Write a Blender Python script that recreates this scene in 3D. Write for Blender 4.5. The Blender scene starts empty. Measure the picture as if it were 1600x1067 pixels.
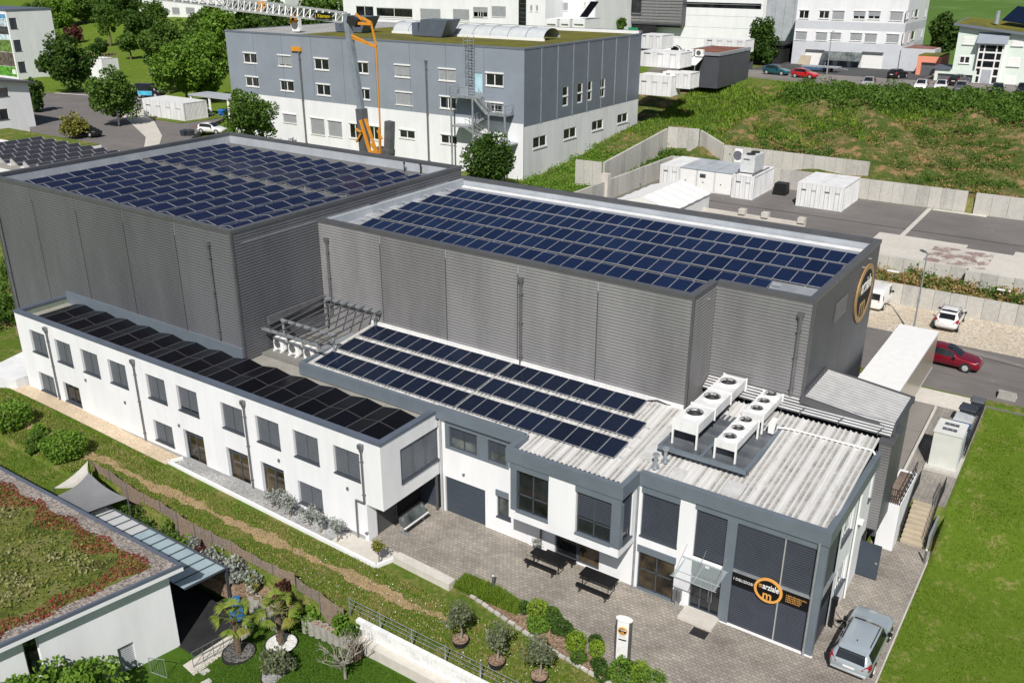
import bpy, math, random
import numpy as np
from mathutils import Vector, Matrix
random.seed(7)
RNG = np.random.default_rng(7)
S = bpy.context.scene
COL = S.collection
R = math.radians

# ------------------------------------------------------------------ camera
CAM = Vector((0.0, 0.0, 30.0))
FPX = 1424.246                       # focal length in pixels of a 1600 px wide picture
YAW, PITCH, ROLL = -0.59578, 0.39316, -0.00214
_f = Vector((math.sin(YAW)*math.cos(PITCH), math.cos(YAW)*math.cos(PITCH), -math.sin(PITCH)))
_r = Vector((math.cos(YAW), -math.sin(YAW), 0.0))
_d = _f.cross(_r)
_r2 = _r*math.cos(ROLL) + _d*math.sin(ROLL)
_d2 = -_r*math.sin(ROLL) + _d*math.cos(ROLL)
cd = bpy.data.cameras.new('camera')
cam = bpy.data.objects.new('camera', cd)
COL.objects.link(cam)
cd.sensor_width = 36.0
cd.lens = 36.0*FPX/1600.0
cd.clip_start = 0.5
cd.clip_end = 8000
m3 = Matrix((_r2, -_d2, -_f)).transposed()
cam.matrix_world = Matrix.Translation(CAM) @ m3.to_4x4()
S.camera = cam

# ------------------------------------------------------------------ light
SUN_DIR = Vector((-0.312, 0.612, -0.727)).normalized()      # the way the light travels
w = bpy.data.worlds.new('World')
S.world = w
w.use_nodes = True
nt = w.node_tree
nt.nodes.clear()
sky = nt.nodes.new('ShaderNodeTexSky')
sky.sky_type = 'NISHITA'
sky.sun_disc = False
sky.sun_elevation = math.asin(-SUN_DIR.z)
sky.sun_rotation = math.atan2(-SUN_DIR.x, -SUN_DIR.y)
sky.altitude = 300
sky.dust_density = 1.2
bg = nt.nodes.new('ShaderNodeBackground')
bg.inputs['Strength'].default_value = 0.056
wo = nt.nodes.new('ShaderNodeOutputWorld')
nt.links.new(sky.outputs[0], bg.inputs[0])
nt.links.new(bg.outputs[0], wo.inputs[0])
sl = bpy.data.lights.new('sun', 'SUN')
sl.energy = 5.0
sl.angle = R(0.53)
sl.color = (1.0, 0.955, 0.89)
so = bpy.data.objects.new('sun', sl)
COL.objects.link(so)
so.rotation_euler = SUN_DIR.to_track_quat('-Z', 'Y').to_euler()
so.location = (20, -40, 80)
S.view_settings.view_transform = 'Standard'
S.view_settings.look = 'None'
S.view_settings.exposure = 0.0
S.view_settings.gamma = 1.0

# ------------------------------------------------------------------ helpers
def P(px, py, z):
    """point of the level plane z that the photograph shows at (px, py)"""
    d = _r2*((px-800)/FPX) + _d2*((py-533.5)/FPX) + _f
    t = (z-CAM.z)/d.z
    return CAM + d*t

def PY(px, py, Y):
    d = _r2*((px-800)/FPX) + _d2*((py-533.5)/FPX) + _f
    return CAM + d*((Y-CAM.y)/d.y)

def PX(px, py, X):
    d = _r2*((px-800)/FPX) + _d2*((py-533.5)/FPX) + _f
    return CAM + d*((X-CAM.x)/d.x)

def clamp(v, a=0.0, b=1.0):
    return a if v < a else b if v > b else v

def sm(v):
    v = clamp(v)
    return v*v*(3-2*v)

OFF = {}
def tag(o, label=None, cat=None, group=None, kind=None):
    if label: o['label'] = label
    if cat: o['category'] = cat
    if group: o['group'] = group
    if kind: o['kind'] = kind
    return o

def thing(name, label, cat, loc=(0, 0, 0), rz=0.0, group=None):
    o = bpy.data.objects.new(name, None)
    o.empty_display_size = 0.3
    COL.objects.link(o)
    o.location = loc
    o.rotation_euler = (0, 0, rz)
    OFF[o.name] = Vector(loc)
    return tag(o, label, cat, group)

def copy_tree(o, parent=None):
    c = o.copy()
    COL.objects.link(c)
    c.parent = parent
    OFF[c.name] = OFF.get(o.name, Vector())
    for ch in list(o.children):
        copy_tree(ch, c)
    return c

def place(o, loc, rz=None, label=None, scale=None):
    o.location = loc
    if rz is not None: o.rotation_euler = (0, 0, rz)
    if label: o['label'] = label
    if scale: o.scale = (scale,)*3 if not hasattr(scale, '__len__') else scale
    return o

class Fr:
    """a facade frame: u runs along the wall, n points out of it, z is up"""
    def __init__(s, o, u, n):
        s.o = Vector(o); s.u = Vector(u).normalized(); s.n = Vector(n).normalized()
    def p(s, u, n, z):
        return s.o + s.u*u + s.n*n + Vector((0, 0, z))

class MB:
    def __init__(s):
        s.v = []; s.f = []; s.m = []; s.off = None
    def face(s, pts, m=0):
        i = len(s.v)
        s.v.extend([tuple(p) for p in pts])
        s.f.append(tuple(range(i, i+len(pts)))); s.m.append(m)
    def hexa(s, c, m=0):
        i = len(s.v)
        s.v.extend([tuple(p) for p in c])
        for q in ((0, 3, 2, 1), (4, 5, 6, 7), (0, 1, 5, 4), (1, 2, 6, 5), (2, 3, 7, 6), (3, 0, 4, 7)):
            s.f.append(tuple(i+k for k in q)); s.m.append(m)
        return s
    def box(s, x0, x1, y0, y1, z0, z1, m=0):
        return s.hexa([(x0, y0, z0), (x1, y0, z0), (x1, y1, z0), (x0, y1, z0), (x0, y0, z1), (x1, y0, z1), (x1, y1, z1), (x0, y1, z1)], m)
    def fbox(s, fr, u0, u1, n0, n1, z0, z1, m=0):
        return s.hexa([fr.p(u0, n0, z0), fr.p(u1, n0, z0), fr.p(u1, n1, z0), fr.p(u0, n1, z0), fr.p(u0, n0, z1), fr.p(u1, n0, z1), fr.p(u1, n1, z1), fr.p(u0, n1, z1)], m)
    def bar(s, a, b, w, h=None, m=0):
        a = Vector(a); b = Vector(b); h = h or w
        d = (b-a).normalized()
        up = Vector((0, 0, 1)) if abs(d.z) < 0.95 else Vector((0, 1, 0))
        sx = d.cross(up).normalized()*(w/2); sy = sx.cross(d).normalized()*(h/2)
        return s.hexa([a-sx-sy, a+sx-sy, a+sx+sy, a-sx+sy, b-sx-sy, b+sx-sy, b+sx+sy, b-sx+sy], m)
    def cyl(s, a, b, r0, r1=None, n=10, m=0, caps=True):
        a = Vector(a); b = Vector(b); r1 = r0 if r1 is None else r1
        d = (b-a).normalized()
        up = Vector((0, 0, 1)) if abs(d.z) < 0.95 else Vector((1, 0, 0))
        sx = d.cross(up).normalized(); sy = d.cross(sx)
        i = len(s.v)
        for k in range(n):
            t = 2*math.pi*k/n; q = sx*math.cos(t)+sy*math.sin(t)
            s.v.append(tuple(a+q*r0)); s.v.append(tuple(b+q*r1))
        for k in range(n):
            j = (k+1) % n
            s.f.append((i+2*k, i+2*k+1, i+2*j+1, i+2*j)); s.m.append(m)
        if caps:
            s.f.append(tuple(i+2*k for k in range(n))); s.m.append(m)
            s.f.append(tuple(i+2*k+1 for k in reversed(range(n)))); s.m.append(m)
        return s
    def tube(s, pts, r, n=6, m=0):
        for a, b in zip(pts[:-1], pts[1:]):
            s.cyl(a, b, r, r, n, m)
        return s
    def prism(s, poly, z0, z1, m=0, mtop=None):
        n = len(poly); i = len(s.v)
        for x, y in [(p[0], p[1]) for p in poly]:
            s.v.append((x, y, z0)); s.v.append((x, y, z1))
        for k in range(n):
            j = (k+1) % n
            s.f.append((i+2*k, i+2*j, i+2*j+1, i+2*k+1)); s.m.append(m)
        s.f.append(tuple(i+2*k for k in reversed(range(n)))); s.m.append(m)
        s.f.append(tuple(i+2*k+1 for k in range(n))); s.m.append(m if mtop is None else mtop)
        return s
    def wall(s, fr, u0, u1, z0, z1, holes=(), depth=0.2, m=0, mr=None):
        """a wall face with real openings and their reveals"""
        us = sorted({u0, u1, *[h[0] for h in holes], *[h[1] for h in holes]})
        zs = sorted({z0, z1, *[h[2] for h in holes], *[h[3] for h in holes]})
        us = [u for u in us if u0 <= u <= u1]; zs = [z for z in zs if z0 <= z <= z1]
        for a, b in zip(us[:-1], us[1:]):
            for c, d in zip(zs[:-1], zs[1:]):
                cu, cz = (a+b)/2, (c+d)/2
                if any(h[0] < cu < h[1] and h[2] < cz < h[3] for h in holes): continue
                s.face([fr.p(a, 0, c), fr.p(b, 0, c), fr.p(b, 0, d), fr.p(a, 0, d)], m)
        mr = m if mr is None else mr
        for h in holes:
            a, b, c, d = h[:4]
            s.face([fr.p(a, 0, c), fr.p(a, 0, d), fr.p(a, -depth, d), fr.p(a, -depth, c)], mr)
            s.face([fr.p(b, 0, c), fr.p(b, -depth, c), fr.p(b, -depth, d), fr.p(b, 0, d)], mr)
            s.face([fr.p(a, 0, d), fr.p(b, 0, d), fr.p(b, -depth, d), fr.p(a, -depth, d)], mr)
            s.face([fr.p(a, 0, c), fr.p(a, -depth, c), fr.p(b, -depth, c), fr.p(b, 0, c)], mr)
        return s
    def ribs_h(s, fr, u0, u1, z0, z1, pitch=0.23, dep=0.045, m=0, duty=0.52):
        """sheet cladding with horizontal ribs"""
        n = max(1, int(round((z1-z0)/pitch))); p = (z1-z0)/n
        prof = []
        for k in range(n):
            z = z0+k*p
            prof += [(0.0, z), (0.0, z+p*(1-duty-0.16)), (dep, z+p*(1-duty-0.06)), (dep, z+p*0.92)]
        prof.append((0.0, z1))
        for (n0, a), (n1, b) in zip(prof[:-1], prof[1:]):
            s.face([fr.p(u0, n0, a), fr.p(u1, n0, a), fr.p(u1, n1, b), fr.p(u0, n1, b)], m)
        return s
    def slats(s, fr, u0, u1, z0, z1, n0=0.0, pitch=0.09, dep=0.05, m=0):
        pitch *= 1.45; dep *= 0.3
        """a lowered louvre blind: tilted slats"""
        n = max(1, int(round((z1-z0)/pitch))); p = (z1-z0)/n
        for k in range(n):
            z = z0+k*p
            s.face([fr.p(u0, n0+dep, z), fr.p(u1, n0+dep, z), fr.p(u1, n0, z+p*0.74), fr.p(u0, n0, z+p*0.74)], m)
        return s
    def build(s, name, mats, parent=None, smooth=False, local=False):
        me = bpy.data.meshes.new(name)
        off = Vector()
        if parent is not None and not local: off = OFF.get(parent.name, Vector())
        vv = [(x-off.x, y-off.y, z-off.z) for x, y, z in s.v]
        me.from_pydata(vv, [], s.f)
        if not isinstance(mats, (list, tuple)): mats = [mats]
        for mt in mats: me.materials.append(mt)
        if len(mats) > 1: me.polygons.foreach_set('material_index', s.m)
        if smooth: me.polygons.foreach_set('use_smooth', [True]*len(me.polygons))
        me.update()
        return link(name, me, parent, off)

def link(name, me, parent=None, off=None):
    o = bpy.data.objects.new(name, me)
    COL.objects.link(o)
    if parent is not None: o.parent = parent
    OFF[o.name] = off if off is not None else Vector()
    return o

def np_mesh(name, V, Fq, mats, mi=None, smooth=False):
    """mesh from numpy arrays (all faces with the same corner count)"""
    me = bpy.data.meshes.new(name)
    k = Fq.shape[1]
    me.vertices.add(len(V)); me.vertices.foreach_set('co', V.astype(np.float32).ravel())
    me.loops.add(Fq.size); me.loops.foreach_set('vertex_index', Fq.astype(np.int32).ravel())
    me.polygons.add(len(Fq))
    me.polygons.foreach_set('loop_start', np.arange(0, Fq.size, k, dtype=np.int32))
    me.polygons.foreach_set('loop_total', np.full(len(Fq), k, dtype=np.int32))
    for mt in (mats if isinstance(mats, (list, tuple)) else [mats]): me.materials.append(mt)
    if mi is not None: me.polygons.foreach_set('material_index', mi.astype(np.int32))
    if smooth: me.polygons.foreach_set('use_smooth', np.ones(len(Fq), bool))
    me.update(calc_edges=True)
    return me

# ------------------------------------------------------------------ materials
class N:
    def __init__(s, name):
        s.mat = bpy.data.materials.new(name); s.mat.use_nodes = True
        s.t = s.mat.node_tree
        s.b = s.t.nodes['Principled BSDF']
    def n(s, typ, **kw):
        x = s.t.nodes.new(typ)
        for k, v in kw.items(): setattr(x, k, v)
        return x
    def l(s, a, b): s.t.links.new(a, b)
    def co(s, kind='Object', scale=None):
        c = s.n('ShaderNodeTexCoord').outputs[kind]
        if scale is not None:
            mp = s.n('ShaderNodeMapping'); mp.inputs['Scale'].default_value = scale
            s.l(c, mp.inputs[0]); return mp.outputs[0]
        return c
    def pos(s, scale=None):
        c = s.n('ShaderNodeNewGeometry').outputs['Position']
        if scale is not None:
            mp = s.n('ShaderNodeMapping'); mp.inputs['Scale'].default_value = scale
            s.l(c, mp.inputs[0]); return mp.outputs[0]
        return c
    def noise(s, vec, scale, detail=4, rough=0.6, out='Fac'):
        x = s.n('ShaderNodeTexNoise'); x.inputs['Scale'].default_value = scale
        x.inputs['Detail'].default_value = detail; x.inputs['Roughness'].default_value = rough
        s.l(vec, x.inputs['Vector']); return x.outputs[out]
    def ramp(s, fac, stops, interp='LINEAR'):
        x = s.n('ShaderNodeValToRGB'); x.color_ramp.interpolation = interp
        e = x.color_ramp.elements
        while len(e) < len(stops): e.new(0.5)
        for q, (p, c) in zip(e, stops):
            q.position = p; q.color = (*c, 1) if len(c) == 3 else c
        s.l(fac, x.inputs[0]); return x.outputs[0]
    def mix(s, fac, a, b, blend='MIX'):
        x = s.n('ShaderNodeMix', data_type='RGBA', blend_type=blend)
        for v, i in ((fac, 0), (a, 6), (b, 7)):
            if hasattr(v, 'links'): s.l(v, x.inputs[i])
            elif isinstance(v, (int, float)): x.inputs[i].default_value = v
            else: x.inputs[i].default_value = (*v, 1)
        return x.outputs[2]
    def math(s, op, a, b=None):
        x = s.n('ShaderNodeMath', operation=op)
        for v, i in ((a, 0), (b, 1)):
            if v is None: continue
            if hasattr(v, 'links'): s.l(v, x.inputs[i])
            else: x.inputs[i].default_value = v
        return x.outputs[0]
    def bump(s, h, strength=0.3, dist=0.02):
        x = s.n('ShaderNodeBump'); x.inputs['Strength'].default_value = strength; x.inputs['Distance'].default_value = dist
        s.l(h, x.inputs['Height']); s.l(x.outputs[0], s.b.inputs['Normal'])
    def set(s, col=None, rough=None, metal=None, spec=None, coat=None):
        if col is not None:
            if hasattr(col, 'links'): s.l(col, s.b.inputs['Base Color'])
            else: s.b.inputs['Base Color'].default_value = (*col, 1)
        for k, v in (('Roughness', rough), ('Metallic', metal), ('Specular IOR Level', spec), ('Coat Weight', coat)):
            if v is None: continue
            if hasattr(v, 'links'): s.l(v, s.b.inputs[k])
            else: s.b.inputs[k].default_value = v
        return s.mat

def plain(name, col, rough=0.6, metal=0.0, var=0.12, scale=1.5, fine=None, spec=0.4, bump=0.0, bscale=30, streak=False, rnd=0.0, drip=0.0):
    """one base colour with soft weathering"""
    q = N(name)
    v = q.pos((1, 1, 0.25) if streak else None)
    a = q.noise(v, scale, 5, 0.65)
    d = tuple(c*(1-var*1.6) for c in col); l = tuple(min(1, c*(1+var)) for c in col)
    c = q.ramp(a, [(0.3, d), (0.62, l)])
    if fine:
        b = q.noise(q.pos(), fine, 3, 0.7)
        c = q.mix(0.5, c, q.ramp(b, [(0.3, d), (0.7, l)]))
    if rnd:
        rv_ = q.n('ShaderNodeObjectInfo').outputs['Random']
        c = q.mix(1.0, c, q.ramp(rv_, [(0.0, (1-rnd,)*3), (1.0, (1+rnd,)*3)]), 'MULTIPLY')
    if drip:                                              # rain streaks running down the wall
        dn = q.ramp(q.noise(q.pos((2.6, 2.6, 0.10)), 1.0, 5, 0.75), [(0.50, (0, 0, 0)), (0.74, (drip,)*3)])
        c = q.mix(dn, c, tuple(x*0.55 for x in col))
    q.set(c, rough, metal, spec)
    if bump: q.bump(q.noise(q.pos(), bscale, 3), bump, 0.02)
    return q.mat

M = {}
M['white'] = plain('white_render', (0.775, 0.785, 0.81), 0.85, var=0.04, scale=0.7, spec=0.2, bump=0.15, bscale=60, streak=True, drip=0.12)
M['white_old'] = plain('white_render_weathered', (0.70, 0.71, 0.725), 0.85, var=0.08, scale=0.35, spec=0.2, streak=True, drip=0.4)
M['clad_l'] = plain('darker_ribbed_cladding', (0.150, 0.155, 0.170), 0.45, 0.3, var=0.12, scale=0.25, streak=True, rnd=0.12)
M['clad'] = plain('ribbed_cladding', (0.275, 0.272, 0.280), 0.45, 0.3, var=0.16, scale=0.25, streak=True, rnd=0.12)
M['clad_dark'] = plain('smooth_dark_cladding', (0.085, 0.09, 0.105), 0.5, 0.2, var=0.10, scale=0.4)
M['cap'] = plain('dark_metal_cap', (0.12, 0.122, 0.13), 0.42, 0.3, var=0.08, scale=0.8)
M['parapet'] = plain('pale_blue_membrane', (0.42, 0.45, 0.49), 0.55, 0.1, var=0.10, scale=0.5)
M['fascia'] = plain('blue_grey_fascia', (0.165, 0.198, 0.235), 0.45, 0.2, var=0.06, scale=0.7)
M['fascia_dark'] = plain('slate_blue_cap', (0.125, 0.15, 0.20), 0.45, 0.2, var=0.07, scale=0.7)
M['anthracite'] = plain('anthracite_frame', (0.070, 0.082, 0.100), 0.45, 0.2, var=0.08, scale=0.9)
M['door_grey'] = plain('slate_roller_door', (0.055, 0.070, 0.092), 0.5, 0.1, var=0.06, scale=0.6)
M['blind'] = plain('louvre_slats', (0.16, 0.175, 0.20), 0.45, 0.3, var=0.06, scale=1.2)
M['blind_dark'] = plain('dark_louvre_slats', (0.070, 0.080, 0.105), 0.45, 0.3, var=0.06, scale=1.2)
M['blind_pale'] = plain('pale_louvre_slats', (0.42, 0.44, 0.46), 0.5, 0.2, var=0.06, scale=1.2)
M['galv'] = plain('galvanised_steel', (0.42, 0.45, 0.48), 0.42, 0.55, var=0.14, scale=2.0)
M['steel'] = plain('brushed_downpipe', (0.22, 0.225, 0.24), 0.38, 0.6, var=0.10, scale=2.0)
M['alu'] = plain('aluminium_frame', (0.62, 0.63, 0.64), 0.4, 0.5, var=0.06, scale=3.0)
M['white_metal'] = plain('white_painted_metal', (0.72, 0.725, 0.73), 0.5, 0.0, var=0.08, scale=1.2, streak=True)
M['white_plain'] = plain('white_plastic', (0.80, 0.80, 0.79), 0.5, var=0.03, scale=2.0)
M['black'] = plain('black_lacquer', (0.010, 0.010, 0.011), 0.45, var=0.1, scale=3.0)
M['rubber'] = plain('black_rubber', (0.020, 0.020, 0.021), 0.8, var=0.1, scale=4.0)
M['membrane'] = plain('grey_roof_membrane', (0.20, 0.195, 0.185), 0.85, var=0.16, scale=0.5, fine=6)
M['gutter_floor'] = plain('pale_roof_gutter', (0.30, 0.29, 0.26), 0.8, var=0.18, scale=0.6, fine=5)
M['concrete'] = plain('pale_concrete', (0.50, 0.485, 0.45), 0.85, var=0.14, scale=0.6, fine=4, bump=0.2, bscale=20, streak=True)
M['concrete_slab'] = plain('bright_concrete_slab', (0.56, 0.53, 0.48), 0.9, var=0.12, scale=0.25, fine=2.5, bump=0.15, bscale=18)
M['wood'] = plain('weathered_wood', (0.30, 0.22, 0.15), 0.8, var=0.25, scale=3.0, fine=20)
M['tan_wood'] = plain('tan_boards', (0.43, 0.37, 0.28), 0.8, var=0.15, scale=1.5, fine=12)
M['orange'] = plain('orange_crane_paint', (0.66, 0.28, 0.03), 0.45, var=0.1, scale=1.5)
M['sign_orange'] = plain('amber_sign_paint', (0.72, 0.36, 0.09), 0.5, var=0.04, scale=2)
M['sign_black'] = plain('black_sign_board', (0.006, 0.006, 0.007), 0.6, var=0.05, scale=2, spec=0.2)
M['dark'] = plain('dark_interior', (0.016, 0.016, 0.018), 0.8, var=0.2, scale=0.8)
M['terracotta'] = plain('terracotta', (0.42, 0.15, 0.06), 0.8, var=0.12, scale=4)

def glass(name, col=(0.012, 0.014, 0.016), rough=0.06, var=None):
    q = N(name)
    a = q.noise(q.pos(), 0.55, 3, 0.6)
    c = q.ramp(a, [(0.35, tuple(x*0.5 for x in col)), (0.65, var or tuple(min(1, x*2.2) for x in col))])
    return q.set(c, rough, 0.0, 0.6)
M['glass'] = glass('dark_window_glass')
M['glass_warm'] = glass('window_glass_warm', (0.018, 0.015, 0.011), 0.07, (0.11, 0.080, 0.045))
M['glass_pale'] = glass('window_glass_pale', (0.06, 0.075, 0.075), 0.08, (0.16, 0.18, 0.18))
q = N('clear_glass'); q.set((0.75, 0.85, 0.85), 0.04, 0, 0.5); q.b.inputs['Alpha'].default_value = 0.13; M['clear_glass'] = q.mat

def solar(name, base, base2, line, lum=0.06, rough=0.14, spec=0.22):
    q = N(name)
    sp = q.n('ShaderNodeSeparateXYZ'); q.l(q.co('Object'), sp.inputs[0])
    def grid(o, step, wd):
        fr = q.math('FRACT', q.math('DIVIDE', o, step))
        return q.math('LESS_THAN', fr, wd)
    g = q.math('MAXIMUM', grid(sp.outputs[0], 0.158, 0.06), q.math('MULTIPLY', grid(sp.outputs[1], 0.158, 0.06), 0.5))
    rnd = q.n('ShaderNodeObjectInfo').outputs['Random']
    c0 = q.mix(rnd, base, base2)
    c0 = q.mix(q.math('MULTIPLY', q.noise(q.pos(), 0.9, 3), 0.5), c0, tuple(x*0.5 for x in base))
    c = q.mix(q.math('MULTIPLY', g, lum*5), c0, line)
    q.set(c, rough, 0, spec)
    return q.mat
M['cell_blue'] = solar('blue_solar_cells', (0.006, 0.013, 0.044), (0.012, 0.023, 0.070), (0.05, 0.065, 0.12))
M['cell_navy'] = solar('navy_solar_cells', (0.006, 0.011, 0.028), (0.008, 0.016, 0.042), (0.03, 0.04, 0.07))
M['cell_violet'] = solar('violet_blue_solar_cells', (0.007, 0.011, 0.036), (0.013, 0.017, 0.054), (0.05, 0.06, 0.12))
M['cell_black'] = solar('black_solar_cells', (0.004, 0.004, 0.006), (0.006, 0.006, 0.010), (0.02, 0.02, 0.025), rough=0.3, spec=0.18)

# ground covers --------------------------------------------------------
def grass_mat(name, dark, light, dry, dry_amt=0.5, patch=0.35, soil=None, soil_amt=0.0):
    q = N(name); v = q.pos()
    a = q.noise(v, 3.2, 6, 0.75); b = q.noise(v, patch, 5, 0.7); f = q.noise(v, 26, 3, 0.8)
    c = q.ramp(a, [(0.3, dark), (0.68, light)])
    c = q.mix(0.45, c, q.ramp(f, [(0.3, tuple(x*0.45 for x in dark)), (0.75, tuple(x*1.35 for x in light))]))
    dm = q.ramp(q.math('ADD', q.math('MULTIPLY', b, 0.62), q.math('MULTIPLY', a, 0.38)), [(0.60-0.16*dry_amt, (0, 0, 0)), (0.72-0.1*dry_amt, (1, 1, 1))])
    c = q.mix(dm, c, dry)
    if soil:
        smk = q.ramp(q.noise(v, 0.55, 7, 0.75), [(0.66-0.3*soil_amt, (0, 0, 0)), (0.72-0.26*soil_amt, (1, 1, 1))])
        c = q.mix(smk, c, q.ramp(f, [(0.25, tuple(x*0.6 for x in soil)), (0.75, tuple(x*1.2 for x in soil))]))
    q.set(c, 0.95, 0, 0.1)
    q.bump(f, 0.7, 0.06)
    return q.mat
M['lawn'] = grass_mat('bright_lawn', (0.072, 0.130, 0.010), (0.145, 0.225, 0.024), (0.29, 0.26, 0.10), 0.46, 0.9)
M['garden_lawn'] = grass_mat('dark_garden_lawn', (0.034, 0.085, 0.008), (0.085, 0.160, 0.018), (0.12, 0.11, 0.05), 0.1)  # deeper green than the other lawns, few dry patches
M['meadow'] = grass_mat('rough_meadow', (0.050, 0.100, 0.012), (0.135, 0.195, 0.028), (0.29, 0.22, 0.10), 0.72, 0.5)
M['bank'] = grass_mat('weedy_bank', (0.035, 0.068, 0.014), (0.105, 0.145, 0.028), (0.25, 0.19, 0.09), 0.6, 0.12, (0.34, 0.22, 0.115), 0.5)
M['field'] = grass_mat('green_field', (0.060, 0.130, 0.022), (0.115, 0.205, 0.042), (0.19, 0.26, 0.11), 0.45, 0.02)

def stony(name, dark, light, scale=9, rough=0.9, bump=0.6, bd=0.05, patch=None):
    q = N(name); v = q.pos()
    x = q.n('ShaderNodeTexVoronoi'); x.inputs['Scale'].default_value = scale; q.l(v, x.inputs['Vector'])
    sp = q.n('ShaderNodeSeparateColor'); q.l(x.outputs['Color'], sp.inputs[0])
    c = q.ramp(sp.outputs[0], [(0.1, dark), (0.9, light)])
    c = q.mix(q.ramp(q.noise(v, 0.5, 5), [(0.35, (0, 0, 0)), (0.7, (0.6, 0.6, 0.6))]), c, patch or tuple(d*0.75 for d in dark))
    q.set(c, rough, 0, 0.2); q.bump(x.outputs['Distance'], bump, bd)
    return q.mat
M['gravel'] = stony('pale_gravel', (0.36, 0.31, 0.25), (0.62, 0.56, 0.47), 7, patch=(0.50, 0.42, 0.31))
M['roof_gravel'] = stony('roof_edge_gravel', (0.16, 0.14, 0.13), (0.46, 0.41, 0.37), 11)
M['grey_gravel'] = stony('grey_gravel', (0.26, 0.26, 0.26), (0.55, 0.55, 0.54), 14)
M['sand_gravel'] = stony('sand_coloured_gravel', (0.50, 0.40, 0.28), (0.70, 0.58, 0.44), 12)
M['soil'] = plain('bare_ochre_soil', (0.36, 0.25, 0.145), 0.95, var=0.28, scale=1.5, fine=14, bump=0.8, bscale=10)
M['mulch'] = stony('bark_mulch', (0.16, 0.10, 0.065), (0.42, 0.31, 0.22), 12)

def asphalt(name, col, seam=False):
    q = N(name); v = q.pos()
    a = q.noise(v, 0.22, 5, 0.65); f = q.noise(v, 18, 3, 0.8)
    c = q.ramp(a, [(0.3, tuple(x*0.78 for x in col)), (0.7, tuple(x*1.2 for x in col))])
    c = q.mix(0.35, c, q.ramp(f, [(0.3, tuple(x*0.7 for x in col)), (0.7, tuple(x*1.3 for x in col))]))
    tm = q.ramp(q.noise(q.pos((0.10, 1.1, 1)), 1.0, 5, 0.7), [(0.52, (0, 0, 0)), (0.68, (0.45, 0.45, 0.45))])   # worn wheel tracks
    c = q.mix(tm, c, tuple(x*0.62 for x in col))
    pt = q.ramp(q.noise(v, 0.9, 4, 0.5), [(0.66, (0, 0, 0)), (0.69, (0.5, 0.5, 0.5))])
    c = q.mix(pt, c, tuple(x*1.35 for x in col))
    q.set(c, 0.88, 0, 0.25); q.bump(f, 0.25, 0.02)
    return q.mat
M['asphalt'] = asphalt('worn_asphalt', (0.170, 0.158, 0.152))
M['asphalt_warm'] = asphalt('pale_asphalt', (0.22, 0.205, 0.19))
M['asphalt_dark'] = asphalt('dark_asphalt', (0.075, 0.075, 0.078))

def paving(name, c1, c2, joint, sx, sy, rot=0.0):
    q = N(name)
    mp = q.n('ShaderNodeMapping'); mp.inputs['Rotation'].default_value = (0, 0, rot); q.l(q.pos(), mp.inputs[0])
    b = q.n('ShaderNodeTexBrick'); b.offset = 0.5; b.squash = 1.0
    b.inputs['Scale'].default_value = 1.0; b.inputs['Brick Width'].default_value = sx; b.inputs['Row Height'].default_value = sy
    b.inputs['Mortar Size'].default_value = 0.016; b.inputs['Mortar Smooth'].default_value = 0.3; b.inputs['Bias'].default_value = 0.0
    b.inputs['Color1'].default_value = (*c1, 1); b.inputs['Color2'].default_value = (*c2, 1); b.inputs['Mortar'].default_value = (*joint, 1)
    # wobble the joints a little so that the rows are not ruled
    wob = q.mix(0.02, mp.outputs[0], q.noise(q.pos(), 2.5, 2, out='Color'), 'ADD')
    q.l(wob, b.inputs['Vector'])
    st = q.ramp(q.noise(q.pos(), 0.42, 6, 0.7), [(0.30, (0.66, 0.64, 0.62)), (0.5, (1, 1, 1)), (0.70, (1.34, 1.32, 1.28))])
    c = q.mix(1.0, b.outputs['Color'], st, 'MULTIPLY')
    gr = q.ramp(q.noise(q.pos(), 40, 2, 0.8), [(0.3, (0.75, 0.75, 0.75)), (0.7, (1.2, 1.2, 1.2))])
    c = q.mix(0.6, c, q.mix(1.0, c, gr, 'MULTIPLY'))
    q.set(c, 0.9, 0, 0.2)
    q.bump(q.math('SUBTRACT', 1.0, b.outputs['Fac']), 0.5, 0.03)
    return q.mat
M['pavers'] = paving('concrete_pavers', (0.272, 0.247, 0.217), (0.345, 0.315, 0.277), (0.175, 0.158, 0.14), 0.26, 0.19, 0.0)
M['pavers_path'] = paving('path_pavers', (0.24, 0.225, 0.205), (0.31, 0.29, 0.265), (0.13, 0.12, 0.11), 0.32, 0.17, R(45))

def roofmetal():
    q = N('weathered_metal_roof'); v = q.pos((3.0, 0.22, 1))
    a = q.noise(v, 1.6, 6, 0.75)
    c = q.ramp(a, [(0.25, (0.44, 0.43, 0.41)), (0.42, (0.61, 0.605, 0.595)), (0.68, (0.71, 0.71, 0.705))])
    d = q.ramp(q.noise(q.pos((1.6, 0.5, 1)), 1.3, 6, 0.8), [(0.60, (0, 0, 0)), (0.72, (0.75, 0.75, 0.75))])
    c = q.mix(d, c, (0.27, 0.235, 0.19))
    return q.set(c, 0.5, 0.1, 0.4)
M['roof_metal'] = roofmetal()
M['roof_valley'] = plain('dirt_and_shade_roof_valley', (0.40, 0.39, 0.37), 0.65, 0.15, var=0.35, scale=1.1, fine=6)  # settled dirt plus the shading between ribs, both painted into this grey

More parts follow.
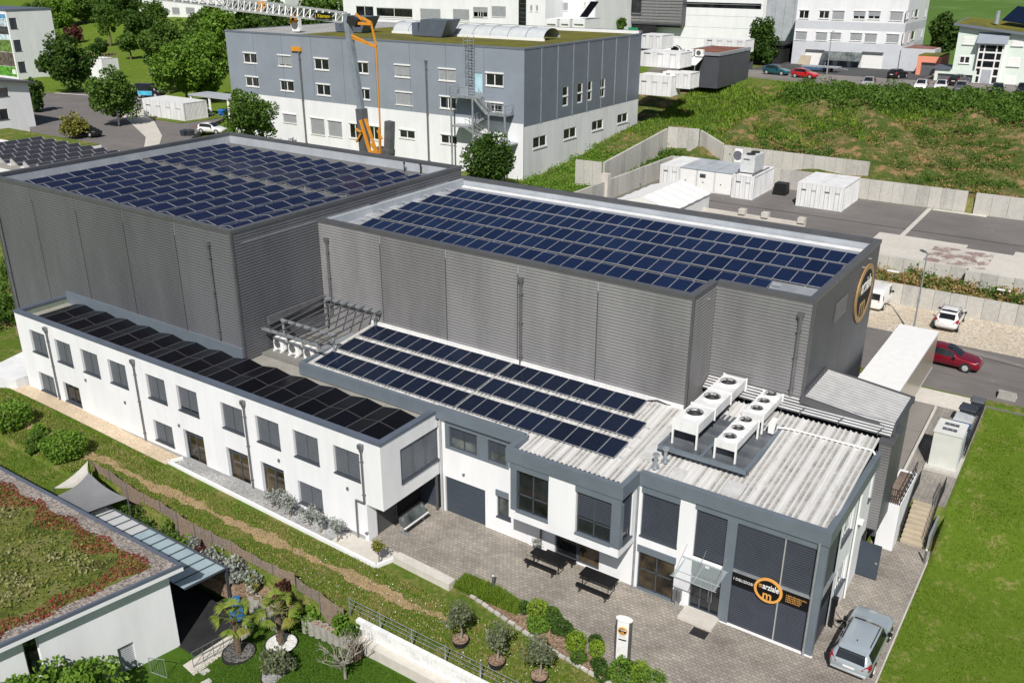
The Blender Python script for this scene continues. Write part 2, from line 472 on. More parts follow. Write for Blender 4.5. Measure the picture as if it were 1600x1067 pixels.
def sedum(name, cols, scale=0.55):
    q = N(name); v = q.pos()
    a = q.noise(v, scale, 6, 0.72)
    stops = [(0.28+0.44*i/(len(cols)-1), c) for i, c in enumerate(cols)]
    c = q.ramp(a, stops)
    f = q.noise(v, 12, 4, 0.8)
    c = q.mix(0.55, c, q.mix(1.0, c, q.ramp(f, [(0.25, (0.35, 0.35, 0.35)), (0.75, (1.6, 1.6, 1.6))]), 'MULTIPLY'))
    q.set(c, 0.95, 0, 0.1); q.bump(f, 1.0, 0.12)
    return q.mat
M['sedum'] = sedum('green_roof_sedum', [(0.12, 0.085, 0.045), (0.095, 0.125, 0.028), (0.18, 0.21, 0.045), (0.26, 0.25, 0.10), (0.14, 0.11, 0.07)], 0.7)
M['sedum_bg'] = sedum('mossy_roof', [(0.14, 0.10, 0.04), (0.20, 0.19, 0.03), (0.13, 0.13, 0.05), (0.24, 0.17, 0.05)], 0.25)
M['sedum_red'] = sedum('red_sedum', [(0.16, 0.055, 0.030), (0.24, 0.075, 0.045), (0.13, 0.085, 0.05)], 0.9)

def leafmat(name, dark, light, tr=0.28, rough=0.6, gain=1.38):
    q = N(name); dark = tuple(c*gain for c in dark); light = tuple(c*gain for c in light)
    isl = q.n('ShaderNodeNewGeometry').outputs['Random Per Island']
    c = q.ramp(isl, [(0.0, dark), (0.6, tuple((a+b)/2 for a, b in zip(dark, light))), (1.0, light)])
    b = q.noise(q.pos(), 0.9, 3)
    c = q.mix(q.ramp(b, [(0.35, (0.0, 0.0, 0.0)), (0.7, (0.55, 0.55, 0.55))]), c, light)
    q.set(c, rough, 0, 0.25)
    # thin leaves let some light through
    td = q.n('ShaderNodeBsdfTranslucent'); q.l(c, td.inputs[0])
    mx = q.n('ShaderNodeMixShader'); mx.inputs[0].default_value = tr
    out = q.t.nodes['Material Output']
    q.l(q.b.outputs[0], mx.inputs[1]); q.l(td.outputs[0], mx.inputs[2]); q.l(mx.outputs[0], out.inputs[0])
    return q.mat
M['leaf_dark'] = leafmat('dark_green_leaves', (0.018, 0.045, 0.008), (0.055, 0.105, 0.016))
M['leaf_mid'] = leafmat('mid_green_leaves', (0.028, 0.066, 0.010), (0.085, 0.150, 0.022))
M['leaf_bright'] = leafmat('bright_green_leaves', (0.045, 0.105, 0.010), (0.130, 0.225, 0.026))
M['leaf_lime'] = leafmat('lime_leaves', (0.085, 0.150, 0.010), (0.190, 0.270, 0.028))
M['leaf_olive'] = leafmat('grey_green_olive_leaves', (0.060, 0.080, 0.040), (0.165, 0.185, 0.105))
M['leaf_silver'] = leafmat('silver_leaves', (0.13, 0.145, 0.13), (0.31, 0.33, 0.30))
M['leaf_red'] = leafmat('dark_red_leaves', (0.040, 0.012, 0.012), (0.095, 0.030, 0.026))
M['leaf_yellow'] = leafmat('yellow_green_leaves', (0.10, 0.115, 0.018), (0.21, 0.20, 0.045))
M['leaf_dry'] = leafmat('dry_weed', (0.17, 0.12, 0.045), (0.33, 0.24, 0.10))
M['leaf_palm'] = leafmat('palm_fronds', (0.070, 0.120, 0.014), (0.185, 0.225, 0.040))
M['grass_blade'] = leafmat('grass_blades', (0.058, 0.108, 0.008), (0.140, 0.205, 0.022), 0.28)
M['panel_frame'] = plain('dull_panel_frame', (0.36, 0.37, 0.39), 0.5, 0.4, var=0.1, scale=2.0)
M['grazing_amber'] = plain('grazing_sun_amber_sign', (0.40, 0.25, 0.11), 0.5, 0.2, var=0.08)  # sign amber dulled in its colour for sun grazing the end wall
M['grass_dry'] = leafmat('dry_grass_blades', (0.14, 0.12, 0.04), (0.30, 0.25, 0.11), 0.2)
M['bark'] = plain('tree_bark', (0.14, 0.105, 0.075), 0.95, var=0.3, scale=5, fine=25, bump=0.6, bscale=14)
M['bark_pale'] = plain('pale_bark', (0.30, 0.26, 0.20), 0.95, var=0.25, scale=5, fine=25)

def text_mesh(body, size, mat, name, parent, fr, u, z, n, align='CENTER', sx=1.0, ext=0.006, tilt=0.0, fit=None, bold=0.0):
    """lettering that stands a few millimetres proud of a facade frame"""
    cu = bpy.data.curves.new('lettering', 'FONT')
    cu.body = body; cu.size = size; cu.align_x = align; cu.extrude = ext; cu.resolution_u = 3; cu.offset = bold*size
    to = bpy.data.objects.new('lettering_tmp', cu)
    COL.objects.link(to)
    dg = bpy.context.evaluated_depsgraph_get(); dg.update()
    me = bpy.data.meshes.new_from_object(to.evaluated_get(dg))
    bpy.data.objects.remove(to); bpy.data.curves.remove(cu)
    off = OFF.get(parent.name, Vector()) if parent else Vector()
    c, s_ = math.cos(tilt), math.sin(tilt)
    if fit: sx = fit/max(1e-6, max(v.co.x for v in me.vertices)-min(v.co.x for v in me.vertices))
    for v in me.vertices:
        x, y, zz = v.co.x*sx, v.co.y, v.co.z
        v.co = fr.p(u+x*c-y*s_, n+zz, z+x*s_+y*c) - off
    me.materials.clear(); me.materials.append(mat)
    me.name = name
    return link(name, me, parent, off)
# ================================================================== terrain
def T(x, y):
    """height of the land (a hillside cut into terraces)"""
    if y < 25.62 or (x > -51.3 and ((x < -30.9 and y < 25.9) or (x < -38.0 and y < 26.2) or (x < -44.8 and y < 26.6))):
        if x < -51.3 and y > 22.3: return 0.0
        g = -1.1-1.3*sm((-25-x)/9)
        if x > -12: g *= sm((-4-x)/8)
        return g
    far = 6+6*sm((y-104)/46)+4*sm((y-170)/400)
    farl = 6+9*sm((y-125)/170)
    k = sm((-80-x)/60)
    far = far*(1-k)+farl*k
    if y > 103.9 and x > -47: return far+1.6*(1-sm((y-104)/40))
    if y > 83.2: 
        if x > -46.6 or y > 130: return 6.0 if y < 103.9 else far
        side = 6+3*sm((y-90)/30)*sm((x+62)/4)
        return max(side, far) if y > 104 else side
    if x > -4.35:
        if y < 45: return 0.0
        if y < 64: return 1.5*sm((y-45)/8)+clamp((y-53)/11)*1.0
    if x > -13.2 and y > 36:
        if y < 50.2: return 0.0
        if y < 64: return 1.5+(y-50.2)/13.8
    if x > -17:
        if y < 50.2: return 0.0
        if y < 64: return 1.5
        if y < 73: return 2.5+0.2*(y-64)/9
        if y < 79.7: return 2.7+0.3*(y-73)/6.7
        return 4.5+0.3*clamp((y-79.7)/3.5)
    if x < -66.5:
        return 0.5+5.5*sm((y-34)/44)*sm((-64-x)/12)
    if y < 59: return 0.5*sm((-44-x)/20)
    return 3+3*sm((y-59)/24)

def axis(parts, extra):
    a = []
    for lo, hi, st in parts:
        n = max(1, int(round((hi-lo)/st)))
        a += [lo+(hi-lo)*i/n for i in range(n)]
    return np.array(sorted(set([round(v, 3) for v in a+extra])))
gx = axis([(-4000, -400, 600), (-400, -220, 18), (-220, -76, 4), (-76, 12, 1.6), (12, 80, 8), (80, 2000, 320), (2000, 4001, 2000)],
          [-51.35, -51.25, -44.85, -44.75, -38.05, -37.95, -30.95, -30.85, -66.5, -66.45, -46.65, -46.55, -47.05, -46.95, -17.05, -16.98, -13.25, -13.15, -4.38, -4.32])
gy = axis([(-2000, -20, 330), (-20, 16, 6), (16, 112, 1.6), (112, 180, 3), (180, 420, 16), (420, 6000, 700)],
          [22.25, 22.35, 25.58, 25.66, 25.87, 25.93, 26.17, 26.23, 26.57, 26.63, 35.97, 36.03, 50.15, 50.25, 63.97, 64.03, 79.65, 79.75, 83.15, 83.25, 103.85, 103.95])
nx, ny = len(gx), len(gy)
gv = np.zeros((nx*ny, 3))
for j, yy in enumerate(gy):
    for i, xx in enumerate(gx):
        gv[j*nx+i] = (xx, yy, T(xx, yy))
# natural unevenness away from the paved terraces
nat = (gv[:, 1] > 104.5) | ((gv[:, 0] < -75) & (gv[:, 1] > 80))
bk = (gv[:, 1] > 105.5) & (gv[:, 1] < 140) & (gv[:, 0] > -46)
gv[bk, 2] += np.clip(0.8*np.sin(gv[bk, 0]*0.33+np.sin(gv[bk, 1]*0.2)*2)*np.sin(gv[bk, 1]*0.28)+0.45*np.sin(gv[bk, 0]*0.9+gv[bk, 1]*0.5), -0.5, 1.4)*np.minimum(1, (gv[bk, 1]-105.5)/4)
gv[nat, 2] += 0.35*np.sin(gv[nat, 0]*0.21)*np.sin(gv[nat, 1]*0.17+1.3)+0.18*np.sin(gv[nat, 0]*0.53+gv[nat, 1]*0.41)
ii, jj = np.meshgrid(np.arange(nx-1), np.arange(ny-1))
a = (jj*nx+ii).ravel()
gf = np.stack([a, a+1, a+nx+1, a+nx], 1)
cx = gv[gf].mean(1)
mi = np.zeros(len(gf), int)                                   # rough meadow
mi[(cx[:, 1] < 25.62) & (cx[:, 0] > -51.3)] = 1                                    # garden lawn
mi[(cx[:, 0] > -4.35) & (cx[:, 1] < 64) & (cx[:, 1] > 20)] = 2  # bright lawn
mi[(cx[:, 1] > 103.9) & (cx[:, 1] < 146) & (cx[:, 0] > -75)] = 3  # bank
mi[(cx[:, 1] > 79.7) & (cx[:, 1] < 83.2) & (cx[:, 0] > -17)] = 3
mi[(cx[:, 1] >= 185)] = 4
mi[(cx[:, 0] < -72) & (cx[:, 1] > 92) & (cx[:, 1] < 260)] = 2
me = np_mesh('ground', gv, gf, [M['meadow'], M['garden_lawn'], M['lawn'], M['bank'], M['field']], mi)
tag(link('ground', me), kind='structure')

def sheet(name, x0, x1, y0, y1, mat, dz=0.012, step=2.0, parent=None, flat=None):
    nx_, ny_ = max(1, int((x1-x0)/step)), max(1, int((y1-y0)/step))
    mb = MB()
    e = 0.002
    X = [x0+(x1-x0)*i/nx_ for i in range(nx_+1)]; Y = [y0+(y1-y0)*i/ny_ for i in range(ny_+1)]
    for i in range(nx_):
        for j in range(ny_):
            pts = [(X[i], Y[j]), (X[i+1], Y[j]), (X[i+1], Y[j+1]), (X[i], Y[j+1])]
            mb.face([(p[0], p[1], (flat if flat is not None else T(min(max(p[0], x0+e), x1-e), min(max(p[1], y0+e), y1-e)))+dz) for p in pts])
    return tag(mb.build(name, mat, parent), kind='structure')

def poly(name, pts, z, mat, thick=0.0, kind='structure'):
    mb = MB()
    pts = [(p[0], p[1]) for p in pts]
    ar = sum(a[0]*b[1]-b[0]*a[1] for a, b in zip(pts, pts[1:]+pts[:1]))
    if ar < 0: pts = pts[::-1]
    if thick: mb.prism(pts, z-thick, z)
    else: mb.face([(p[0], p[1], z) for p in pts])
    return tag(mb.build(name, mat), kind=kind)

# forecourt and the path along the east end
poly('forecourt_paving', [(-33.2, 36.1), (-33.2, 31.2), (-28.6, 31.2), (-28.4, 30.75), (-24.45, 30.5), (-23.9, 31.0), (-22.88, 31.75), (-21.4, 31.75), (-20.2, 31.5), (-18.6, 31.1), (-17.04, 30.55), (-14.6, 29.85), (-12.5, 29.1), (-10, 28), (-4.4, 26.5), (-4.4, 47.9), (-7.46, 47.9), (-7.46, 36.1)], 0.012, M['pavers'])
sheet('upper_path', -7.15, -4.45, 50.35, 63.4, M['pavers_path'], 0.014, 1.5)
sheet('driveway', -13.1, -7.3, 50.3, 63.4, M['asphalt_warm'], 0.012, 1.5)
mb = MB().bar((-7.22, 50.4, 1.58), (-7.22, 61.5, 2.42), 0.16, 0.35)
tag(mb.build('concrete_kerb', M['concrete']), 'long concrete kerb between the driveway and the brick path', 'kerb')
# road, gravel lot, terraces
sheet('road', -60, 60, 63.4, 73.4, M['asphalt'], 0.014, 2.0)
sheet('pavement', -13.0, -4.8, 62.0, 64.2, M['concrete_slab'], 0.024, 1.0)
poly('road_edge_strip', [(-9.5, 72.6), (-3.2, 71.4), (40, 68.5), (40, 70.6), (-3.3, 72.0), (-7.5, 73.0)], 2.735, M['asphalt_warm'])
sheet('gravel_lot', -30, 60, 73.4, 79.55, M['gravel'], 0.014, 2.0)
sheet('yard_asphalt', -46.4, 60, 83.3, 103.7, M['asphalt'], 0.012, 4.0)
for (x0, x1, y0, y1, dz) in ((-18.6, -10.7, 83.35, 90.9, 0.018), (-10.7, 60, 83.35, 89.7, 0.018), (-16.75, -16.3, 90.9, 103.6, 0.018), (-16.2, -11.0, 102.9, 103.65, 0.022), (-6.8, 60, 89.7, 91.1, 0.018)):
    sheet('concrete_slab', x0, x1, y0, y1, M['concrete_slab'], dz, 4.0)
sheet('concrete_slab', -9.4, 60, 82.75, 83.36, M['concrete_slab'], 0.016, 4.0, None, 6.0)
q = N('dark_red_stain'); v = q.pos()
q.set(q.ramp(q.noise(v, 1.1, 5, 0.7), [(0.3, (0.22, 0.13, 0.13)), (0.7, (0.40, 0.30, 0.28))]), 0.9, 0, 0.1)
# the wine-coloured stain has a shape of its own on the slab
al = q.noise(v, 0.7, 5, 0.7); q.l(q.ramp(al, [(0.44, (0, 0, 0)), (0.58, (1, 1, 1))]), q.b.inputs['Alpha'])
q.mat.name = 'wine_stain'
sheet('stained_slab', -13.2, -8.2, 83.6, 89.0, q.mat, 0.024, 6.0)
mb = MB().box(-46.4, 60, 93.35, 93.5, 6.012, 6.017)
tag(mb.build('drain_seam', M['rubber']), kind='structure')
# upper road and drives on the hill
def strip(name, pts, wd, mat, dz=0.03):
    mb = MB()
    for (a, b) in zip(pts[:-1], pts[1:]):
        a = Vector(a); b = Vector(b); d = (b-a).normalized(); s_ = Vector((-d.y, d.x))*wd/2
        n = max(1, int((b-a).length/3))
        for k in range(n):
            p = a+(b-a)*k/n; r_ = a+(b-a)*(k+1)/n
            mb.face([(w_.x, w_.y, z_) for w_, z_ in [(u_, max(T(u_.x, u_.y), T(p.x, p.y))+dz+0.5) for u_ in (p-s_, r_-s_, r_+s_, p+s_)]])
    return tag(mb.build(name, mat), kind='structure')
poly('upper_road', [(-75, 154), (60, 154), (60, 163.5), (-75, 163.5)], 12.55, M['asphalt_warm'], 0.8)
poly('upper_forecourt', [(-60, 163.5), (-31, 163.5), (-31, 186), (-60, 186)], 12.56, M['asphalt_dark'], 0.8)
poly('mint_house_forecourt', [(-31, 163.5), (30, 163.5), (30, 186), (-31, 186)], 12.57, M['asphalt'], 0.8)
poly('side_road', [(-220, 60), (-172, 84), (-150, 80), (-112, 62), (-104, 74), (-118, 90), (-124, 100), (-140, 98.5), (-150, 104), (-165, 118), (-174, 118), (-166, 105), (-176, 99), (-220, 86)], 6.75, M['asphalt'], 0.9)
poly('side_pavement', [(-143, 99.5), (-139.5, 90.5), (-133, 87.5), (-118, 80), (-110, 74), (-109, 75.5), (-117, 82), (-130, 90), (-136, 94), (-138, 100)], 6.80, M['concrete_slab'], 0.9)
poly('side_verge', [(-140, 100), (-137, 93), (-131, 90.5), (-124, 90.5), (-122, 103)], 6.86, M['meadow'], 0.9)
mk = MB()
for k in range(13):
    t = k/12.0
    c = Vector((-143.5+4.5*t, 100.5-10.5*t, 6.84)) if t < 0.6 else Vector((-140.8+ (t-0.6)*20, 94.2-(t-0.6)*11, 6.84))
    mk.face([(c.x-0.8, c.y-0.1, c.z), (c.x-2.6, c.y-0.9, c.z), (c.x-2.5, c.y-1.25, c.z), (c.x-0.7, c.y-0.55, c.z)])
mk.face([(-174, 99.5, 6.765), (-148, 105.2, 6.765), (-148, 105.6, 6.765), (-174, 99.9, 6.765)])
tag(mk.build('road_marking', plain('road_paint', (0.75, 0.75, 0.73), 0.8, var=0.06)), kind='structure')

# ground strips in front of the office wing
sheet('gravel_strip', -66.2, -47.3, 29.95, 31.2, M['sand_gravel'], 0.03, 0.6)
poly('planting_strip', [(-47.25, 30.25), (-28.75, 29.6), (-28.4, 31.2), (-47.3, 31.2)], 0.03, M['grey_gravel'])
poly('slab_strip', [(-32.5, 29.75), (-28.85, 29.65), (-28.5, 31.15), (-32.5, 31.15)], 0.04, M['concrete_slab'])
rg = random.Random(3)
def ragged(n, x0, x1, yc, hw, amp):
    top = []; bot = []
    for k in range(n+1):
        x = x0+(x1-x0)*k/n
        yy = yc(x)
        f1 = math.sin(x*0.83)+0.6*math.sin(x*2.1+1)+0.4*math.sin(x*5.3+2); f2 = math.sin(x*0.71+2)+0.6*math.sin(x*1.9)+0.4*math.sin(x*4.7+1)
        top.append((x, yy+max(0.05, hw*(0.55+0.3*f1))+rg.uniform(-amp, amp)))
        bot.append((x, yy-max(0.05, hw*(0.55+0.3*f2))+rg.uniform(-amp, amp)))
    return bot+top[::-1]
mbs = MB()
bt = ragged(520, -64, -23, lambda x: 28.05+0.012*(x+40)-0.4*sm((-45-x)/18), 0.5, 0.07)
n = len(bt)//2
for k in range(n-1):
    a, b, c, d = bt[k], bt[k+1], bt[-2-k], bt[-1-k]
    mbs.face([(p[0], p[1], T(p[0], p[1])+0.03) for p in (a, b, c, d)])
tag(mbs.build('soil_track', M['soil']), kind='structure')
poly('mulch_bed', [(-24.0, 30.35), (-22.9, 30.3), (-21.0, 30.05), (-19.5, 29.75), (-17.2, 29.35), (-14.2, 29.0), (-11, 28.2), (-8, 27), (-10, 28), (-12.5, 29.05), (-14.6, 29.8), (-17.04, 30.5), (-18.6, 31.05), (-20.2, 31.45), (-20.6, 31.2), (-21.2, 30.6)], 0.022, M['mulch'])

# ------------------------------------------------------------------ foliage builders
def cards(pts, size, rng, flat=0.0, aspect=1.5, up=None):
    """one small diamond leaf per point"""
    n = len(pts)
    d = rng.normal(size=(n, 3)); d /= np.linalg.norm(d, axis=1)[:, None]
    if flat: d[:, 2] *= (1-flat); d /= np.linalg.norm(d, axis=1)[:, None]
    e = np.cross(d, rng.normal(size=(n, 3))); e /= np.linalg.norm(e, axis=1)[:, None]
    s = (size*rng.uniform(0.6, 1.35, n))[:, None] if np.isscalar(size) else (size*rng.uniform(0.6, 1.35, n))[:, None]
    a = d*s*aspect/2; b = e*s/2
    V = np.stack([pts-a, pts-b+a*0.15, pts+a, pts+b+a*0.15], 1).reshape(-1, 3)
    Fq = np.arange(4*n).reshape(n, 4)
    return V, Fq

def crown_pts(n, rng, rx, ry, rz, clumps=26, cr=0.34, shell=0.72, low=-0.75):
    """points in leaf clumps spread through an uneven crown"""
    c = []
    while len(c) < clumps:
        p = rng.normal(size=3); p /= np.linalg.norm(p)
        if p[2] < low: continue
        c.append(p*rng.uniform(shell-0.4, 1.12))
    c = np.array(c); cs = rng.uniform(0.42, 1.45, clumps)*cr
    k = rng.integers(0, clumps, n)
    u = rng.normal(size=(n, 3)); u /= np.linalg.norm(u, axis=1)[:, None]
    q_ = c[k]*0.78+u*(cs[k]*rng.uniform(0.35, 1.0, n)**0.5)[:, None]
    return q_*np.array([rx, ry, rz])

def trunk_mb(h, r, rng, crown=(1, 1, 1), limbs=5, lean=0.05):
    mb = MB()
    pts = [Vector((0, 0, -0.1))]
    for k in range(1, 5):
        t = k/4
        pts.append(Vector((lean*h*math.sin(t*2.1+rng.uniform(0, 1)), lean*h*math.cos(t*1.7), h*t)))
    for k in range(4):
        mb.cyl(pts[k], pts[k+1], r*(1-0.16*k), r*(1-0.16*(k+1)), 8, caps=(k in (0, 3)))
    top = pts[-1]
    for k in range(limbs):
        t = 2*math.pi*(k+rng.uniform(0, 0.5))/limbs
        s_ = pts[2].lerp(top, rng.uniform(0.1, 1.0))
        e = Vector((math.cos(t)*crown[0]*0.7, math.sin(t)*crown[1]*0.7, h+crown[2]*rng.uniform(0.1, 0.9)))
        mid = s_.lerp(e, 0.5)+Vector((rng.uniform(-.1, .1), rng.uniform(-.1, .1), 0.12*crown[2]))
        mb.cyl(s_, mid, r*0.45, r*0.3, 6); mb.cyl(mid, e, r*0.3, r*0.1, 6)
    mb.cyl(top, top+Vector((0, 0, crown[2]*0.9)), r*0.36, r*0.1, 6)
    return mb

TREE_CACHE = {}
def tree(name, label, loc, h, r, ch, leaf, n=5000, size=0.32, trunk_r=0.18, group=None, seed=1, clumps=26, cr=0.34, bark='bark', cat='tree', shell=0.72, low=-0.75, ry=None):
    """h: trunk height below the crown centre, r: crown radius, ch: crown half height"""
    rng = np.random.default_rng(seed)
    rr = random.Random(seed)
    o = thing(name, label, cat, loc, 0, group)
    if trunk_r:
        trunk_mb(max(0.3, h-ch*0.35), trunk_r, rr, (r, r, ch)).build('trunk', M[bark], o, local=True)
    if r > 2: n = int(n*1.7); size *= 0.72; clumps = int(clumps*1.5); low = -0.95
    pts = crown_pts(n, rng, r, ry or r, ch, clumps, cr, shell, low)+np.array([0, 0, h])
    pts[:, 2] = np.maximum(pts[:, 2], 0.05)
    V, Fq = cards(pts, size, rng)
    link('crown', np_mesh('crown', V, Fq, M[leaf]), o)
    return o

def bush(name, label, loc, rx, ry, rz, leaf, n=900, size=0.14, group=None, seed=1, cat='shrub', ball=False):
    rng = np.random.default_rng(seed)
    o = thing(name, label, cat, loc, 0, group)
    if ball:
        u = rng.normal(size=(n, 3)); u /= np.linalg.norm(u, axis=1)[:, None]
        pts = u*(rng.uniform(0.72, 1.0, n)[:, None])*(1+0.06*np.sin(u*5+seed).sum(1))[:, None]
        pts = pts*np.array([rx, ry, rz])+np.array([0, 0, rz*0.92])
    else:
        pts = crown_pts(n, rng, rx, ry, rz, 14, 0.42, 0.7, -0.4)+np.array([0, 0, rz*0.75])
    pts[:, 2] = np.maximum(pts[:, 2], 0.03)
    V, Fq = cards(pts, size, rng)
    link('foliage', np_mesh('foliage', V, Fq, M[leaf]), o)
    mb = MB()
    for k in range(4):
        t = k*1.6+seed
        mb.cyl((0, 0, -0.05), (math.cos(t)*rx*0.45, math.sin(t)*ry*0.45, rz*0.9), 0.03, 0.012, 5)
    mb.build('stem', M['bark'], o, local=True)
    return o

def blades(name, pts, h, mat, rng, label, wd=0.035, lean=0.5):
    n = len(pts)
    t = rng.uniform(0, 2*np.pi, n); s = h*rng.uniform(0.5, 1.4, n)
    dirv = np.stack([np.cos(t), np.sin(t), np.zeros(n)], 1)
    sd = np.stack([-np.sin(t), np.cos(t), np.zeros(n)], 1)*wd*rng.uniform(0.7, 1.5, n)[:, None]
    tip = pts+dirv*(s*lean*rng.uniform(0.2, 1.2, n))[:, None]+np.array([0, 0, 1])*s[:, None]
    V = np.stack([pts-sd, pts+sd, tip], 1).reshape(-1, 3)
    me = np_mesh(name, V, np.arange(3*n).reshape(n, 3), mat)
    return tag(link(name, me), label, None, None, 'stuff')
def scatter(n, x0, x1, y0, y1, rng, keep=None, dens=None):
    x = rng.uniform(x0, x1, n); y = rng.uniform(y0, y1, n)
    if keep is not None:
        k = np.array([keep(a, b) for a, b in zip(x, y)]); x = x[k]; y = y[k]
    return np.stack([x, y, np.array([T(a, b) for a, b in zip(x, y)])], 1)
# ================================================================== main complex
HROT = Vector((0, 0, 0))
def front(x, y, z=0): return Fr((x, y, z), (1, 0, 0), (0, -1, 0))      # faces the camera side
def east(x, y, z=0): return Fr((x, y, z), (0, 1, 0), (1, 0, 0))        # faces right
def west(x, y, z=0): return Fr((x, y, z), (0, -1, 0), (-1, 0, 0))
def north(x, y, z=0): return Fr((x, y, z), (-1, 0, 0), (0, 1, 0))

def solar_mesh(name, wd, ln, cell, frame, edge=None):
    """a framed module, wd along x, ln along y, lying flat with its centre at the origin"""
    mb = MB(); t = 0.04; e = 0.022
    x, y = wd/2, ln/2
    mb.box(-x, x, -y, y, -t, -0.004, 2 if edge else 0)
    for (a, b, c, d) in ((-x, x, -y, -y+e), (-x, x, y-e, y), (-x, -x+e, -y+e, y-e), (x-e, x, -y+e, y-e)):
        mb.box(a, b, c, d, -0.004, 0.004, 2 if (edge and (d-c) > e*2) else 0)
    mb.face([(-x+e, -y+e, 0), (x-e, -y+e, 0), (x-e, y-e, 0), (-x+e, y-e, 0)], 1)
    me = bpy.data.meshes.new(name)
    me.from_pydata(mb.v, [], mb.f)
    me.materials.append(frame); me.materials.append(cell); me.materials.append(edge or frame)
    me.polygons.foreach_set('material_index', mb.m); me.update()
    return me

JIT = random.Random(17)
def panel_at(me, loc, rot, parent):
    o = bpy.data.objects.new('solar_panel', me)
    COL.objects.link(o)
    o.parent = parent
    o.location = Vector(loc)-OFF.get(parent.name, Vector())
    o.rotation_euler = (rot[0]+JIT.uniform(-.006, .006), rot[1]+JIT.uniform(-.006, .006), rot[2]+JIT.uniform(-.003, .003))
    return o

def downpipe(parent, fr, u, z0, z1, n=0.10, funnel=True, r=0.06, kink=None):
    mb = MB()
    if kink:
        mb.cyl(fr.p(u, n, kink), fr.p(u, n, z1), r, r, 8)
        mb.tube([fr.p(u, n, kink), fr.p(u-0.02, n-0.02, kink-0.12), fr.p(u-0.65, n-0.02, kink-0.12), fr.p(u-0.68, n-0.02, z0)], r, 8)
    else:
        mb.cyl(fr.p(u, n, z0), fr.p(u, n, z1), r, r, 8)
    if funnel:
        mb.fbox(fr, u-0.15, u+0.15, 0.005, n+0.13, z1-0.05, z1+0.2)
        mb.cyl(fr.p(u, n, z1-0.32), fr.p(u, n, z1-0.05), r, 0.15, 8)
    for z in (z0+0.5, (z0+z1)/2, z1-0.9):
        mb.fbox(fr, u-r-0.02, u+r+0.02, 0.0, n+r+0.012, z, z+0.05)
    return mb.build('downpipe', M['steel'], parent)

def parapet_cap(parent, x0, x1, y0, y1, z, wd=0.35, h=0.22, mat=None, over=0.06, name='parapet_cap', sides='SENW'):
    mb = MB(); o = over
    if 'S' in sides: mb.box(x0-o, x1+o, y0-o, y0+wd, z-h, z)
    if 'N' in sides: mb.box(x0-o, x1+o, y1-wd, y1+o, z-h, z-0.002)
    if 'W' in sides: mb.box(x0-o, x0+wd, y0+wd, y1-wd, z-h, z-0.001)
    if 'E' in sides: mb.box(x1-wd, x1+o, y0+wd, y1-wd, z-h, z-0.001)
    return mb.build(name, mat or M['cap'], parent)

# ---------------------------------------------------------------- left hall
LX0, LX1, LY0, LY1, LZ = -73.0, -44.8, 35.2, 58.7, 14.8
lh = thing('ribbed_hall', 'tall grey ribbed hall at left with blue solar tents on its roof', 'hall', ((LX0+LX1)/2, LY0, 0.0))
seams = [LX0, -67.16, -61.53, -55.96, -50.41, LX1]
for a, b in zip(seams[:-1], seams[1:]):
    mb = MB().ribs_h(front(0, LY0), a+0.03, b-0.03, 0.0, LZ-0.2, 0.19, 0.034)
    mb.build('wall_panel', M['clad_l'], lh)
for a, b in ((LY0, 43.0), (43.0, 50.8), (50.8, LY1)):
    MB().ribs_h(east(LX1, 0), a+0.03, b-0.03, 0.0, LZ-0.2, 0.19, 0.034).build('wall_panel', M['clad_l'], lh)
MB().box(LX0+0.01, LX1-0.03, LY0+0.03, LY1, 0.0, 13.75).build('core', M['clad_dark'], lh)
for (x, y) in ((LX0, LY0), (LX1, LY0)): MB().box(x-0.07, x+0.07, y-0.07, y+0.07, 0, LZ-0.22).build('corner_trim', M['cap'], lh)
mb = MB()
mb.box(LX0, LX0+0.3, LY0, LY1, 13.6, LZ-0.2); mb.box(LX1-0.3, LX1-0.01, LY0+0.3, LY1, 13.6, LZ-0.2)
mb.box(LX0+0.3, LX1-0.3, LY1-0.3, LY1-0.01, 13.6, LZ-0.2); mb.box(LX0+0.3, LX1-0.3, LY0+0.02, LY0+0.3, 13.6, LZ-0.2)
mb.build('parapet', M['parapet'], lh)
parapet_cap(lh, LX0, LX1, LY0, LY1, LZ)
MB().box(LX0+0.3, LX1-0.3, LY0+0.3, LY1-0.3, 13.75, 13.83).build('roof', plain('dark_roof_membrane', (0.14, 0.14, 0.145), 0.85, var=0.16, scale=0.5, fine=6), lh)
downpipe(lh, front(0, LY0), -46.95, 7.2, 13.6, 0.14, True, 0.09)
downpipe(lh, front(0, LY0), LX0+0.6, 0.5, 13.6, 0.14, True, 0.09)
tent_me = solar_mesh('solar_panel', 1.03, 1.66, M['cell_violet'], M['alu'], M['cap'])
tilt = R(11)
for i in range(13):
    xr = -71.7+2.16*i
    arr = MB()
    rows = [[36.75+1.685*k for k in range(7)], [49.35+1.685*k for k in range(5)]]
    for ys in rows:
        ya, yb = ys[0]-0.83, ys[-1]+0.83
        arr.box(xr-1.0, xr+1.0, ya+0.05, ya+0.1, 13.87, 13.92); arr.box(xr-1.0, xr+1.0, yb-0.1, yb-0.05, 13.87, 13.92)
        arr.box(xr-0.03, xr+0.03, ya, yb, 13.83, 14.05)
        for s_ in (-1, 1): arr.box(xr+s_*0.98-0.03, xr+s_*0.98+0.03, ya, yb, 13.83, 13.9)
        arr.box(xr-0.95, xr+0.95, yb+0.0, yb+0.02, 13.86, 13.89)
    rail = arr.build('solar_tent', M['galv'], lh)
    for ys in rows:
        for y in ys:
            panel_at(tent_me, (xr+0.505, y, 14.0), (0, tilt, 0), rail)
            panel_at(tent_me, (xr-0.505, y, 14.0), (0, -tilt, 0), rail)
